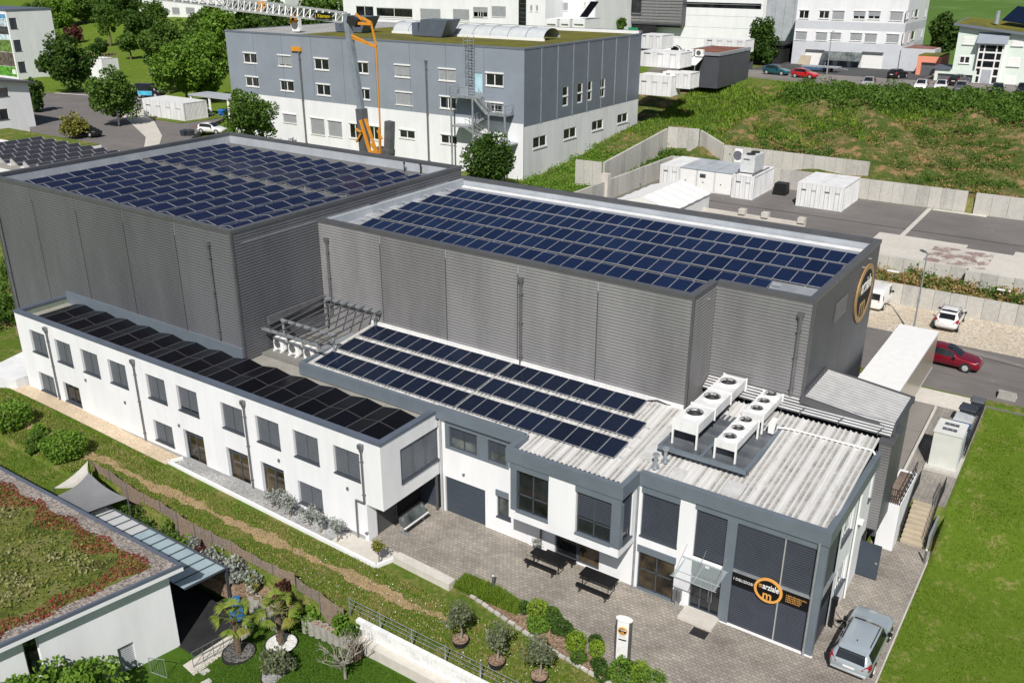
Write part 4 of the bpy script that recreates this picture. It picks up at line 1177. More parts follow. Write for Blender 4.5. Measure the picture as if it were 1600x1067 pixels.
# glass canopy over the entrance
cn = thing('entrance_canopy', 'glass canopy on steel rods over the entrance door', 'canopy', (-12.9, 35.3, 2.9))
mb = MB().hexa([(-14.0, 34.35, 2.78), (-11.75, 34.35, 2.78), (-11.75, 35.85, 3.0), (-14.0, 35.85, 3.0), (-14.0, 34.35, 2.795), (-11.75, 34.35, 2.795), (-11.75, 35.85, 3.015), (-14.0, 35.85, 3.015)])
mb.build('glass', M['clear_glass'], cn)
mb = MB()
for y, z in ((34.36, 2.77), (34.8, 2.83), (35.82, 2.99)): mb.cyl((-14.05, y, z), (-11.7, y, z), 0.025, 0.025, 6)
for x in (-13.9, -12.9, -11.85): mb.cyl((x, 34.4, 2.78), (x, 35.85, 3.75), 0.012, 0.012, 5); mb.cyl((x, 34.36, 2.765), (x, 35.85, 2.98), 0.02, 0.02, 6)
mb.build('rod', M['galv'], cn)
mb = MB().box(-13.7, -11.9, 34.85, 35.88, 0.012, 0.16)
tag(mb.build('entrance_step', M['concrete_slab']), 'pale concrete step in front of the entrance door', 'step')
tag(MB().box(-12.75, -11.95, 34.15, 34.75, 0.014, 0.03).build('door_mat', M['rubber']), 'dark door mat on the pavers below the entrance step', 'mat')
bx = thing('ash_bin', 'small grey twin bin on a post beside the entrance', 'bin', (-14.1, 35.6, 0.0))
MB().box(-14.16, -14.04, 35.56, 35.64, 0.0, 0.5).build('post', M['galv'], bx)
MB().box(-14.3, -14.12, 35.5, 35.72, 0.45, 1.1).box(-14.08, -13.9, 35.5, 35.72, 0.45, 1.1).build('container', M['steel'], bx)
# east end wall
for (a, c, z0, z1) in ((38.65, 40.5, 4.5, 6.0), (38.95, 40.9, 1.3, 2.9)):
    w_ = window(sb, fE, a, c, z0, z1, 'g', 0.14, True, panes=2, pane_mat='glass_pale', frame='white_plain')
    mb = MB()
    for k in range(5): mb.fbox(fE, a+0.2+0.35*k, a+0.22+0.35*k, -0.06, -0.04, z0, z1)
    mb.build('bar', M['galv'], w_)
window(sb, fE, 43.55, 44.05, 4.4, 5.95, 'g', 0.12, True, panes=1)
MB().cyl((-7.3, 41.15, 0.0), (-7.3, 41.15, 6.15), 0.05, 0.05, 8).build('downpipe', M['white_plain'], sb)
dl = MB().box(-7.38, -6.3, 43.46, 43.52, 0.08, 2.15).build('open_door', M['door_grey'], sb)
MB().box(-6.5, -6.38, 43.40, 43.46, 1.05, 1.12).build('handle', M['galv'], dl)
MB().fbox(fE, 43.6, 44.75, 0.0, 0.02, 0.0, 2.3).build('doorway', M['dark'], sb)
MB().fbox(fE, 41.9, 42.2, 0.0, 0.25, 4.0, 4.2).build('wall_light', M['white_plain'], sb)
# solar rows on the metal roof
pn = solar_mesh('solar_panel', 0.99, 1.65, M['cell_navy'], M['panel_frame'])
sl_ = math.atan(0.11)
for i, (y0, cnt) in enumerate(((36.3, 21), (38.35, 21), (40.4, 20))):
    mb = MB()
    for dy in (0.3, 1.3):
        mb.hexa([(-39.9, y0+dy, rz(y0+dy)+0.04), (-18.0+(-1 if cnt == 20 else 0), y0+dy, rz(y0+dy)+0.04), (-18.0+(-1 if cnt == 20 else 0), y0+dy+0.05, rz(y0+dy)+0.045), (-39.9, y0+dy+0.05, rz(y0+dy)+0.045),
                 (-39.9, y0+dy, rz(y0+dy)+0.11), (-18.0+(-1 if cnt == 20 else 0), y0+dy, rz(y0+dy)+0.11), (-18.0+(-1 if cnt == 20 else 0), y0+dy+0.05, rz(y0+dy)+0.11), (-39.9, y0+dy+0.05, rz(y0+dy)+0.11)])
    rail = mb.build('panel_row', M['alu'], sb)
    for k in range(cnt):
        x = -39.6+0.5+k*1.005+(0.12 if k >= 11 else 0)
        yc = y0+0.825
        panel_at(pn, (x, yc, rz(yc)+0.165), (sl_, 0, 0), rail)
# flues
for (x, y) in ((-16.25, 36.7), (-16.05, 37.4)):
    f = thing('roof_flue', 'grey capped flue %s on the metal roof by the cooler platform' % ('nearer the eave' if y < 37 else 'farther from the eave'), 'flue', (x, y, rz(y)))
    MB().cyl((x, y, rz(y)), (x, y, rz(y)+0.75), 0.09, 0.09, 10).build('pipe', M['galv'], f)
    MB().cyl((x, y, rz(y)+0.75), (x, y, rz(y)+0.85), 0.17, 0.17, 10).build('cap', M['galv'], f)
    MB().cyl((x, y, rz(y)+0.06), (x, y, rz(y)+0.12), 0.22, 0.22, 10).build('collar', M['galv'], f)
# ---------------------------------------------------------------- cooler platform
for k in range(3): M['deck%d' % k] = plain('wet_grey_deck', (0.13+0.02*k, 0.145+0.02*k, 0.165+0.02*k), 0.45, 0.3, var=0.15, scale=1.0)
pf = thing('cooler_platform', 'grey steel platform carrying the white fan coolers on the roof', 'platform', (-14.2, 40.2, 7.5))
ZP = 7.52
mb = MB()
for x in (-16.6, -14.4, -12.1): mb.box(x-0.08, x+0.08, 37.85, 44.4, ZP-0.22, ZP)
for y in (37.85, 44.4): mb.box(-16.68, -12.02, y-0.08, y+0.08, ZP-0.22, ZP-0.002)
for x in (-16.55, -14.4, -12.15):
    for y in (38.4, 41.0): mb.box(x-0.06, x+0.06, y-0.06, y+0.06, rz(y), ZP-0.2)
mb.build('beam', M['fascia'], pf)
for (x0, x1) in ((-16.51, -14.49), (-14.31, -12.19)):
    k = 0; y = 37.95
    while y < 44.1:
        MB().box(x0, x1, y+0.012, y+0.40, ZP-0.08, ZP-0.05+0.006*(k % 2)).build('deck_board', M['deck%d' % (k % 3)], pf)
        k += 1; y += 0.42
def cooler(name, label, x0, x1, y0, y1, zt, bh, fans, fr_):
    c = thing(name, label, 'cooler', ((x0+x1)/2, (y0+y1)/2, ZP-0.06))
    zb = zt-bh
    MB().box(x0, x1, y0, y1, zb, zt).build('casing', M['white_metal'], c)
    MB().box(x0+0.06, x1-0.06, y0+0.05, y1-0.05, zb-0.01, zb).build('coil', M['rubber'], c)
    n = fans+1
    ny = fans if (y1-y0) > 4 else 1
    for k in range(ny+1):
        y = y0+0.04+(y1-y0-0.08)*k/ny
        for x in (x0, x1):
            MB().box(x-0.045, x+0.045, y-0.045, y+0.045, (ZP-0.06) if k in (0, ny) else zb-0.1, zt+0.05).build('leg' if k in (0, ny) else 'bracket', M['white_plain'], c)
    mb = MB()
    for k in range(1, fans*2):
        y = y0+(y1-y0)*k/(fans*2)
        if k % 2 == 0: mb.box(x0, x1, y-0.03, y+0.03, zt, zt+0.03)
    mb.build('seam', M['white_plain'], c)
    for k in range(fans):
        y = y0+(y1-y0)*(k+0.5)/fans; x = (x0+x1)/2
        mb = MB()
        for q_ in range(24):
            a, b_ = 2*math.pi*q_/24, 2*math.pi*(q_+1)/24
            mb.face([(x+fr_*math.cos(a), y+fr_*math.sin(a), zt+0.13), (x+fr_*math.cos(b_), y+fr_*math.sin(b_), zt+0.13), (x+fr_*1.14*math.cos(b_), y+fr_*1.14*math.sin(b_), zt), (x+fr_*1.14*math.cos(a), y+fr_*1.14*math.sin(a), zt)])
        f = mb.build('fan', M['white_plain'], c)
        mb = MB()
        mb.face([(x+fr_*0.98*math.cos(2*math.pi*q_/24), y+fr_*0.98*math.sin(2*math.pi*q_/24), zt+0.012) for q_ in range(24)])
        mb.build('opening', M['dark'], f)
        mb = MB()
        for q_ in range(5):
            a = 2*math.pi*q_/5+k
            p = Vector((math.cos(a), math.sin(a), 0)); s_ = Vector((-math.sin(a), math.cos(a), 0))
            ctr = Vector((x, y, zt+0.06))
            mb.face([ctr+p*0.08, ctr+p*fr_*0.9-s_*fr_*0.16+Vector((0, 0, -0.02)), ctr+p*fr_*0.9+s_*fr_*0.22+Vector((0, 0, 0.05)), ctr+p*0.1+s_*0.1])
        mb.cyl((x, y, zt+0.02), (x, y, zt+0.12), 0.1, 0.1, 10)
        mb.build('blade', M['rubber'], f)
        mb = MB()
        for rr in (0.35, 0.65, 0.95):
            pts = [Vector((x+fr_*rr*math.cos(2*math.pi*q_/16), y+fr_*rr*math.sin(2*math.pi*q_/16), zt+0.15)) for q_ in range(17)]
            mb.tube(pts, 0.007, 4)
        for q_ in range(4):
            a = math.pi*q_/4
            mb.bar((x-fr_*math.cos(a), y-fr_*math.sin(a), zt+0.15), (x+fr_*math.cos(a), y+fr_*math.sin(a), zt+0.15), 0.012)
        mb.build('grille', M['steel'], f)
    return c
cooler('fan_cooler', 'long white cooler with three large fans on the roof platform', -16.2, -14.9, 38.4, 45.1, 8.83, 0.54, 3, 0.45)
cooler('fan_cooler', 'short white three-fan cooler at the eave side of the platform', -13.85, -12.78, 38.2, 41.35, 8.5, 0.38, 3, 0.32)
cooler('fan_cooler', 'short white three-fan cooler at the wall side of the platform', -13.85, -12.78, 41.9, 45.0, 8.5, 0.38, 3, 0.32)
def ac_unit(name, label, x, y, z, w_=0.85, d_=0.32, h_=0.62, feet=True, rz_=0.0, face=-1):
    a = thing(name, label, 'air conditioner', (x, y, z), rz_)
    MB().box(-w_/2, w_/2, -d_/2, d_/2, 0.1, 0.1+h_).build('casing', M['white_plain'], a, local=True)
    fr = Fr((0, face*d_/2, 0), (-face, 0, 0), (0, face, 0))
    g = oval(fr, -0.1, 0.1+h_/2, h_*0.38, h_*0.38, 0.001, 0.012, None, 20).build('fan_grille', M['steel'], a, local=True)
    oval(fr, -0.1, 0.1+h_/2, h_*0.40, h_*0.40, 0.0, 0.02, 0.93, 20).build('ring', M['white_plain'], g, local=True)
    MB().box(w_/2, w_/2+0.05, -d_/4, d_/4, 0.2, 0.45).build('valve_cover', M['white_plain'], a, local=True)
    if feet:
        for s_ in (-1, 1):
            MB().box(s_*w_*0.33-0.07, s_*w_*0.33+0.07, -d_*1.0, d_*0.9, 0.0, 0.1).build('foot', M['white_metal'], a, local=True)
    return a
ac_unit('air_conditioner', 'small white air conditioner at the end of the cooler platform', -12.35, 42.4, ZP-0.05, 0.7, 0.3, 0.6, False, R(90))
pipe = MB().tube([(-12.3, 42.6, 7.7), (-11.8, 43.0, 7.62), (-11.3, 43.1, rz(43.1)+0.12), (-7.5, 43.15, rz(43.1)+0.12), (-7.35, 43.1, rz(43.1)-0.05)], 0.05, 8)
tag(pipe.build('white_pipe', M['white_plain']), 'white pipe running along the back of the metal roof', 'pipe')
mb = MB().tube([(-19.4, 42.1, rz(42)+0.12), (-18.9, 42.25, rz(42)+0.2), (-18.3, 42.3, rz(42)+0.1), (-17.6, 42.4, rz(42)+0.14), (-17.1, 42.5, rz(42)+0.1), (-16.6, 43.2, rz(43)+0.1)], 0.04, 6)
tag(mb.build('roof_cable', M['rubber']), 'black cable lying on the roof at the end of the solar rows', 'cable')
# ribbed apron between roof and hall, annex and tower
an = thing('loading_annex', 'small dark annex with a ribbed monopitch roof at the hall end', 'annex', (-9.5, 47, 0.0))
mb = MB().hexa([(-17.2, 44.55, 7.9), (-7.05, 44.75, 7.75), (-7.05, 45.4, 8.25), (-17.2, 45.45, 8.35), (-17.2, 44.55, 7.95), (-7.05, 44.75, 7.8), (-7.05, 45.4, 8.3), (-17.2, 45.45, 8.4)])
mb.build('apron', M['cap'], an)
mb = MB()
for k in range(5):
    t = k/5+0.06
    mb.bar((-17.2, 44.55+0.9*t, 7.98+0.45*t), (-7.06, 44.75+0.65*t, 7.83+0.5*t), 0.12, 0.03)
mb.build('apron_rib', M['white_metal'], an)
mb = MB()
for x in (-11.6, -9.6, -7.6): mb.tube([(x, 44.3, 7.9), (x, 44.3, 8.15), (x+0.15, 44.75, 8.2)], 0.025, 6)
mb.build('bracket', M['steel'], an)
MB().prism([(-11.78, 45.45), (-7.1, 45.55), (-7.1, 49.6), (-11.78, 49.5)], 1.3, 7.6).build('wall', M['clad_dark'], an)
def zr(x): return 8.55-0.115*(x+11.8)
n = 13
mb = MB()
prof = []
for k in range(n):
    y = 45.2+4.3*k/n; p = 4.3/n
    prof += [(y, 0.0), (y+p*0.46, 0.0), (y+p*0.52, 0.07), (y+p*0.94, 0.07)]
prof.append((49.5, 0))
for (a, ha), (b_, hb) in zip(prof[:-1], prof[1:]):
    mb.face([(-11.7, a, zr(-11.7)+ha), (-7.15, a, zr(-7.15)+ha), (-7.15, b_, zr(-7.15)+hb), (-11.7, b_, zr(-11.7)+hb)], 1 if hb == 0.0 and ha == 0.0 else 0)
mb.build('roof_sheet', [plain('grey_ribbed_sheet', (0.50, 0.50, 0.50), 0.5, 0.1, var=0.08), M['cap']], an)
mb = MB()
mb.hexa([(-11.85, 45.0, zr(-11.85)-0.28), (-6.95, 45.1, zr(-6.95)-0.28), (-6.95, 45.25, zr(-6.95)-0.28), (-11.85, 45.2, zr(-11.85)-0.28), (-11.85, 45.0, zr(-11.85)+0.1), (-6.95, 45.1, zr(-6.95)+0.1), (-6.95, 45.25, zr(-6.95)+0.1), (-11.85, 45.2, zr(-11.85)+0.1)])
mb.hexa([(-11.85, 49.5, zr(-11.85)-0.28), (-6.95, 49.55, zr(-6.95)-0.28), (-6.95, 49.7, zr(-6.95)-0.28), (-11.85, 49.65, zr(-11.85)-0.28), (-11.85, 49.5, zr(-11.85)+0.1), (-6.95, 49.55, zr(-6.95)+0.1), (-6.95, 49.7, zr(-6.95)+0.1), (-11.85, 49.65, zr(-11.85)+0.1)])
mb.box(-11.87, -11.72, 45.2, 49.5, 8.2, 8.68)
mb.build('roof_edge', M['cap'], an)
MB().hexa([(-11.8, 45.25, zr(-11.8)-0.3), (-7.0, 45.25, zr(-7)-0.3), (-7.0, 49.5, zr(-7)-0.3), (-11.8, 49.5, zr(-11.8)-0.3), (-11.8, 45.25, zr(-11.8)-0.05), (-7.0, 45.25, zr(-7)-0.05), (-7.0, 49.5, zr(-7)-0.05), (-11.8, 49.5, zr(-11.8)-0.05)]).build('roof_deck', M['clad_dark'], an)
tw = thing('stair_tower', 'narrow ribbed dark tower beside the open door at the east end', 'tower', (-7.1, 45, 2.3))
MB().ribs_h(front(0, 44.4), -7.46, -6.86, 2.4, 7.5, 0.16, 0.035).build('wall_panel', M['clad'], tw)
MB().box(-7.46, -6.84, 44.42, 47.0, 2.4, 7.5).build('core', M['clad_dark'], tw)
MB().box(-7.5, -6.8, 44.34, 45.6, 7.5, 7.66).build('cap', M['cap'], tw)
# stair, landing wall and railings
lw_ = thing('landing_wall', 'white landing block with black railing beside the wooden stairs', 'wall', (-6.7, 48.5, 0.0))
MB().box(-7.2, -6.26, 46.7, 50.9, 0.0, 2.9).build('wall', M['white'], lw_)
mb = MB()
def railing(mb, pts, h, n_bars, r=0.018):
    for a, b_ in zip(pts[:-1], pts[1:]):
        a = Vector(a); b_ = Vector(b_)
        mb.cyl(a+Vector((0, 0, h)), b_+Vector((0, 0, h)), r*1.4, r*1.4, 6); mb.cyl(a+Vector((0, 0, h*0.55)), b_+Vector((0, 0, h*0.55)), r, r, 5)
        mb.cyl(a+Vector((0, 0, 0.12)), b_+Vector((0, 0, 0.12)), r, r, 5)
        for k in range(n_bars+1):
            p = a.lerp(b_, k/n_bars); mb.cyl(p, p+Vector((0, 0, h)), r, r, 5)
railing(mb, [(-7.1, 46.75, 2.9), (-6.3, 46.75, 2.9), (-6.3, 50.6, 2.9)], 0.9, 7)
mb.build('railing', M['rubber'], lw_)
MB().box(-7.1, -6.4, 46.9, 50.6, 2.9, 2.93).build('grating', plain('brown_grating', (0.20, 0.15, 0.12), 0.8, var=0.2), lw_)
st = thing('garden_stairs', 'pale wooden stairs climbing from the pavers to the upper path', 'stairs', (-5.5, 49, 0.0))
for k in range(9):
    y = 47.85+0.275*k; z = 0.168*(k+1)
    MB().box(-6.1, -4.92, y, y+0.30, z-0.06, z).build('tread', M['tan_wood'], st)
    MB().box(-6.08, -4.94, y+0.02, y+0.05, z-0.168, z-0.06).build('riser', M['tan_wood'], st)
for x in (-6.2, -4.82):
    mb = MB()
    railing(mb, [(x, 47.85, 0.1), (x, 50.35, 1.62), (x, 52.0, 1.66)], 0.9, 9)
    mb.build('railing', M['rubber'], st)
MB().box(-4.72, -4.6, 47.9, 53.0, 0.2, 1.0).build('stringer', M['galv'], st)
tag(MB().box(-4.45, -4.37, 30.0, 47.9, -0.05, 0.06).build('lawn_edging', M['concrete']), 'thin concrete edging between the pavers and the bright lawn', 'kerb')
# ================================================================== east side, yard and vehicles
def panel_wall(name, label, p0, p1, z0, zt0, zt1=None, n=None, th=0.28, mat='concrete', pl=1.25):
    a = Vector((p0[0], p0[1], 0)); b = Vector((p1[0], p1[1], 0))
    zt1 = zt0 if zt1 is None else zt1
    L = (b-a).length; n = n or max(1, int(round(L/pl)))
    d = (b-a)/L; s_ = Vector((-d.y, d.x, 0))*th/2
    o = thing(name, label, 'wall', ((a+b)/2)+Vector((0, 0, z0)))
    rr = random.Random(int(L*100))
    for k in range(n):
        u0 = a+d*(L*k/n+0.012); u1 = a+d*(L*(k+1)/n-0.012)
        j = rr.uniform(-0.012, 0.012)*s_/(th/2)
        h0 = zt0+(zt1-zt0)*k/n; h1 = zt0+(zt1-zt0)*(k+1)/n
        Z = Vector((0, 0, 1))
        MB().hexa([u0-s_+j+Z*z0, u1-s_+j+Z*z0, u1+s_+j+Z*z0, u0+s_+j+Z*z0, u0-s_+j+Z*h0, u1-s_+j+Z*h1, u1+s_+j+Z*h1, u0+s_+j+Z*h0]).build('wall_panel', M[mat if rr.random() > 0.35 else mat+'_b'], o)
    return o
M['concrete_b'] = plain('greyer_concrete', (0.43, 0.42, 0.395), 0.85, var=0.2, scale=0.8, fine=4, bump=0.2, bscale=20, streak=True)
panel_wall('retaining_wall', 'low concrete panel wall behind the gravel parking lot', (-30, 79.7), (24, 79.7), 2.4, 4.75)
panel_wall('retaining_wall', 'taller concrete wall below the stained slab, left of the step', (-30, 83.2), (-9.5, 83.2), 4.2, 6.06)
panel_wall('retaining_wall', 'concrete wall below the stained slab, right of the step', (-9.5, 82.6), (24, 82.6), 4.2, 6.03)
panel_wall('retaining_wall', 'concrete wall along the far side of the asphalt yard', (-46.6, 103.8), (-13.2, 104.0), 5.8, 8.2)
panel_wall('retaining_wall', 'concrete wall at the far right of the yard beyond the gap', (-12.4, 103.75), (30, 103.8), 5.8, 8.2, pl=1.6)
panel_wall('retaining_wall', 'concrete wall along the left side of the yard behind the tent', (-46.7, 80.0), (-46.6, 103.6), 4.5, 8.2)
panel_wall('retaining_wall', 'upper concrete wall on the bank, ending in a square edge', (-41.5, 107.5), (-24.1, 107.0), 7.2, 9.5)
panel_wall('retaining_wall', 'tall stained concrete wall at the inner corner of the bank', (-49.6, 108.6), (-45.6, 109.2), 6.5, 10.8)
panel_wall('retaining_wall', 'sloping concrete wall stepping down beside the tall corner wall', (-45.4, 109.2), (-41.7, 107.6), 6.5, 10.7, 9.6)
panel_wall('retaining_wall', 'concrete wall climbing beside the grey hall to the tall corner', (-49.7, 92.0), (-49.7, 108.4), 5.6, 9.0, 10.6)
panel_wall('retaining_wall', 'short concrete wall in front of the grass by the grey hall', (-53.2, 91.6), (-49.9, 91.9), 5.2, 9.0)
tag(MB().box(-47.1, -46.2, 86.5, 87.2, 5.8, 9.0).build('concrete_post', M['concrete_slab']), 'pale concrete post standing on the left yard wall', 'post')
kw = thing('low_block_wall', 'low pale block wall with three raised blocks beside the tent', 'wall', (-30, 89.0, 6.0))
MB().box(-36.5, -25.2, 88.6, 89.0, 5.9, 6.35).build('base', M['concrete_slab'], kw)
for x in (-36.3, -31.7, -29.3, -25.6): MB().box(x-0.35, x+0.35, 88.45, 89.15, 6.35, 6.85).build('block', M['concrete_slab'], kw)

def container(label, x0, x1, y0, y1, z0, z1, doors=2, side_rib=True, roof='white_metal', name='shipping_container', group=None, mat='white_metal', stain=False):
    c = thing(name, label, 'container', ((x0+x1)/2, (y0+y1)/2, z0), 0, group)
    MB().box(x0+0.05, x1-0.05, y0+0.05, y1-0.05, z0+0.1, z1-0.06).build('body', M[mat], c)
    mb = MB()
    for x in (x0, x1-0.14):
        for y in (y0, y1-0.14): mb.box(x, x+0.14, y, y+0.14, z0, z1)
    for y in (y0, y1-0.1): mb.box(x0+0.14, x1-0.14, y, y+0.1, z0+0.02, z0+0.16); mb.box(x0+0.14, x1-0.14, y, y+0.1, z1-0.12, z1-0.01)
    for x in (x0, x1-0.1): mb.box(x, x+0.1, y0+0.14, y1-0.14, z0+0.02, z0+0.16); mb.box(x, x+0.1, y0+0.14, y1-0.14, z1-0.12, z1-0.01)
    mb.build('frame', M[mat], c)
    if side_rib:
        n = int((y1-y0)/0.28)
        for xa_, xb_ in ((x1-0.05, x1-0.02), (x0+0.02, x0+0.05)):
            mb = MB()
            for k in range(n):
                y = y0+0.2+(y1-y0-0.4)*k/n; mb.box(xa_, xb_, y, y+0.13, z0+0.16, z1-0.12)
            tag(mb.build('side_rib', M[mat], c), kind='stuff')
    MB().box(x0+0.1, x1-0.1, y0+0.1, y1-0.1, z1-0.06, z1-0.02).build('roof', M[roof], c)
    if doors:
        w_ = (x1-x0-0.3)/doors
        for k in range(doors):
            a = x0+0.15+k*w_
            d_ = MB().box(a+0.015, a+w_-0.015, y0+0.0, y0+0.04, z0+0.17, z1-0.13).build('door', M[mat], c)
            for t in (0.3, 0.72):
                MB().cyl((a+w_*t, y0-0.02, z0+0.12), (a+w_*t, y0-0.02, z1-0.1), 0.018, 0.018, 6).build('lock_rod', M['galv'], d_)
            MB().box(a+w_*0.25, a+w_*0.75, y0-0.014, y0, z0+1.75, z0+1.92).build('decal', M['alu' if k else 'steel'], d_)
    return c
container('left container of the white pair standing alone in the yard', -28.75, -26.32, 96.6, 102.7, 6.0, 8.6)
container('right container of the white pair standing alone in the yard', -26.28, -23.85, 96.6, 102.7, 6.0, 8.6)
container('white container at the left end of the container row by the tent', -45.0, -42.5, 97.0, 103.0, 6.0, 8.5)
cr_ = thing('container_office', 'row of three joined white container rooms with a grey striped roof', 'container', (-38.9, 98.5, 6.0))
for k in range(3):
    x = -42.4+2.13*k
    r_ = MB().box(x, x+2.08, 96.7, 102.8, 6.05, 8.5).build('room', M['white_metal'], cr_)
    MB().box(x+0.02, x+2.06, 96.8, 102.7, 8.5, 8.56).build('roof_strip', M['parapet'], r_)
    MB().box(x+0.15, x+1.9, 96.66, 96.7, 6.15, 8.4).build('front_panel', M['white_plain'], r_)
    MB().box(x+0.7, x+0.85, 96.62, 96.66, 7.1, 7.2).build('handle', M['steel'], r_)
MB().box(-39.9, -39.2, 96.6, 96.64, 7.7, 8.1).build('notice', M['glass_pale'], cr_)
MB().box(-42.42, -35.95, 96.68, 96.76, 8.42, 8.52).build('fascia', M['galv'], cr_)
container('white container with a chiller on top at the right end of the row', -35.9, -33.4, 96.2, 102.6, 6.0, 8.6)
ch = thing('roof_chiller', 'tall grey chiller unit standing on a white container', 'chiller', (-34.6, 99, 8.6))
MB().box(-35.5, -33.9, 97.2, 100.2, 8.75, 10.6).build('casing', plain('pale_grey_casing', (0.58, 0.60, 0.61), 0.5, var=0.08), ch)
MB().box(-35.7, -35.55, 96.4, 101.6, 8.58, 8.72).box(-33.8, -33.65, 96.4, 101.6, 8.58, 8.72).build('skid', M['steel'], ch)
for y in (98.0, 99.4): MB().cyl((-34.7, y, 10.6), (-34.7, y, 10.72), 0.5, 0.5, 16).build('fan', M['rubber'], ch)
MB().box(-35.2, -34.5, 97.18, 97.2, 10.1, 10.25).build('decal', M['steel'], ch)
ac_unit('air_conditioner', 'white twin-fan air conditioner behind the container row', -37.9, 103.0, 8.5, 0.9, 0.35, 1.5, False)
tag(MB().hexa([(-32.6, 100.2, 6.0), (-31.1, 100.2, 6.0), (-31.1, 101.6, 6.0), (-32.6, 101.6, 6.0), (-32.45, 100.3, 7.3), (-31.15, 100.3, 7.3), (-31.15, 101.5, 7.3), (-32.45, 101.5, 7.3)]).build('covered_crate', M['black']), 'black covered cube standing on the asphalt yard', 'crate')
tn = thing('storage_tent', 'white pitched storage tent beside the left yard wall', 'tent', (-39.5, 85.5, 6.0))
xs = (-42.6, -39.2, -35.9)
mb = MB()
n = 10
for k in range(n):
    y0, y1 = 80.5+9.5*k/n, 80.5+9.5*(k+1)/n
    s0, s1 = 0.06*(k % 2), 0.06*((k+1) % 2)
    mb.face([(xs[0]-0.15, y0, 7.7-s0), (xs[1], y0, 8.7-s0), (xs[1], y1, 8.7-s1), (xs[0]-0.15, y1, 7.7-s1)])
    mb.face([(xs[1], y0, 8.7-s0), (xs[2]+0.15, y0, 7.7-s0), (xs[2]+0.15, y1, 7.7-s1), (xs[1], y1, 8.7-s1)])
mb.build('roof', M['white_plain'], tn)
mb = MB()
mb.box(xs[0], xs[0]+0.03, 80.5, 90.0, 6.0, 7.7); mb.box(xs[2]-0.03, xs[2], 80.5, 90.0, 6.0, 7.7)
mb.face([(xs[0], 90.0, 6.0), (xs[2], 90, 6.0), (xs[2], 90, 7.7), (xs[1], 90, 8.7), (xs[0], 90, 7.7)])
mb.face([(xs[0], 80.5, 6.0), (xs[2], 80.5, 6.0), (xs[2], 80.5, 7.7), (xs[1], 80.5, 8.7), (xs[0], 80.5, 7.7)])
mb.build('side_sheet', M['white_plain'], tn)

# ---------------------------------------------------------------- lamp posts and small site furniture
def lamp(label, x, y, z, h, arm=(-1.0, 0.4), r=0.06):
    o = thing('street_lamp', label, 'street lamp', (x, y, z))
    MB().cyl((0, 0, 0), (0, 0, h), r*1.3, r*0.8, 10).build('post', M['galv'], o, local=True)
    MB().cyl((0, 0, 0), (0, 0, 1.1), r*1.6, r*1.6, 10).cyl((0, 0, h*0.42), (0, 0, h*0.47), r*1.5, r*1.5, 8).build('sleeve', M['galv'], o, local=True)
    hd = Vector((arm[0], arm[1], 0))
    MB().bar((0, 0, h-0.02), hd*1.0+Vector((0, 0, h+0.08)), 0.09, 0.06).bar(hd*0.35+Vector((0, 0, h+0.02)), hd*1.0+Vector((0, 0, h+0.06)), 0.26, 0.09).build('lamp_head', M['steel'], o, local=True)
    return o
lamp('galvanised street lamp between the white trailer and the white car', -11.3, 73.2, 2.72, 6.9, (-0.55, 0.35))
lamp('slim street lamp in front of the pale three-storey building', -46.2, 163.9, 12.5, 7.0, (0.4, 0.2), 0.08)
lamp('slim street lamp by the tree on the corner of the side road', *P(186, 196, 6.9)[:2], 6.9, 6.6, (-0.9, 0.1), 0.08)
for (px_, py_, nm) in ((1383, 436, 'white slat light on a short post at the left of the gravel wall'), (1563, 463, 'white slat light on a short post at the right of the gravel wall')):
    p = P(px_, py_, 5.6)
    o = thing('wall_lamp', nm, 'lamp', (p.x, 80.6, 4.6))
    MB().box(-0.03, 0.03, -0.03, 0.03, 0, 0.85).build('post', M['galv'], o, local=True)
    MB().box(-0.5, 0.5, -0.12, 0.12, 0.85, 0.93).build('lamp_head', M['white_plain'], o, local=True)
cb = thing('electric_cabinet', 'tall pale utility cabinet with roof vents beside the lawn', 'cabinet', (-5.45, 55.0, 1.8))
MB().box(-6.35, -4.45, 53.75, 56.3, 1.6, 1.95).build('plinth', M['concrete'], cb)
MB().box(-6.2, -4.65, 54.2, 56.1, 1.95, 4.2).build('body', plain('pale_grey_green_paint', (0.62, 0.64, 0.60), 0.5, var=0.04), cb)
MB().box(-6.24, -4.61, 54.16, 56.14, 4.2, 4.28).build('lid', plain('pale_cabinet_lid', (0.66, 0.67, 0.64), 0.5, var=0.05), cb)
for y in (54.75, 55.5):
    v_ = MB().box(-5.85, -5.05, y-0.17, y+0.17, 4.28, 4.31).build('roof_vent', M['steel'], cb)
    for x in (-5.6, -5.3): MB().cyl((x, y, 4.31), (x, y, 4.35), 0.03, 0.03, 8).build('bolt', M['alu'], v_)
MB().box(-4.65, -4.6, 54.4, 55.1, 2.3, 3.9).box(-4.65, -4.6, 55.2, 55.9, 2.3, 3.9).build('side_vent', M['parapet'], cb)
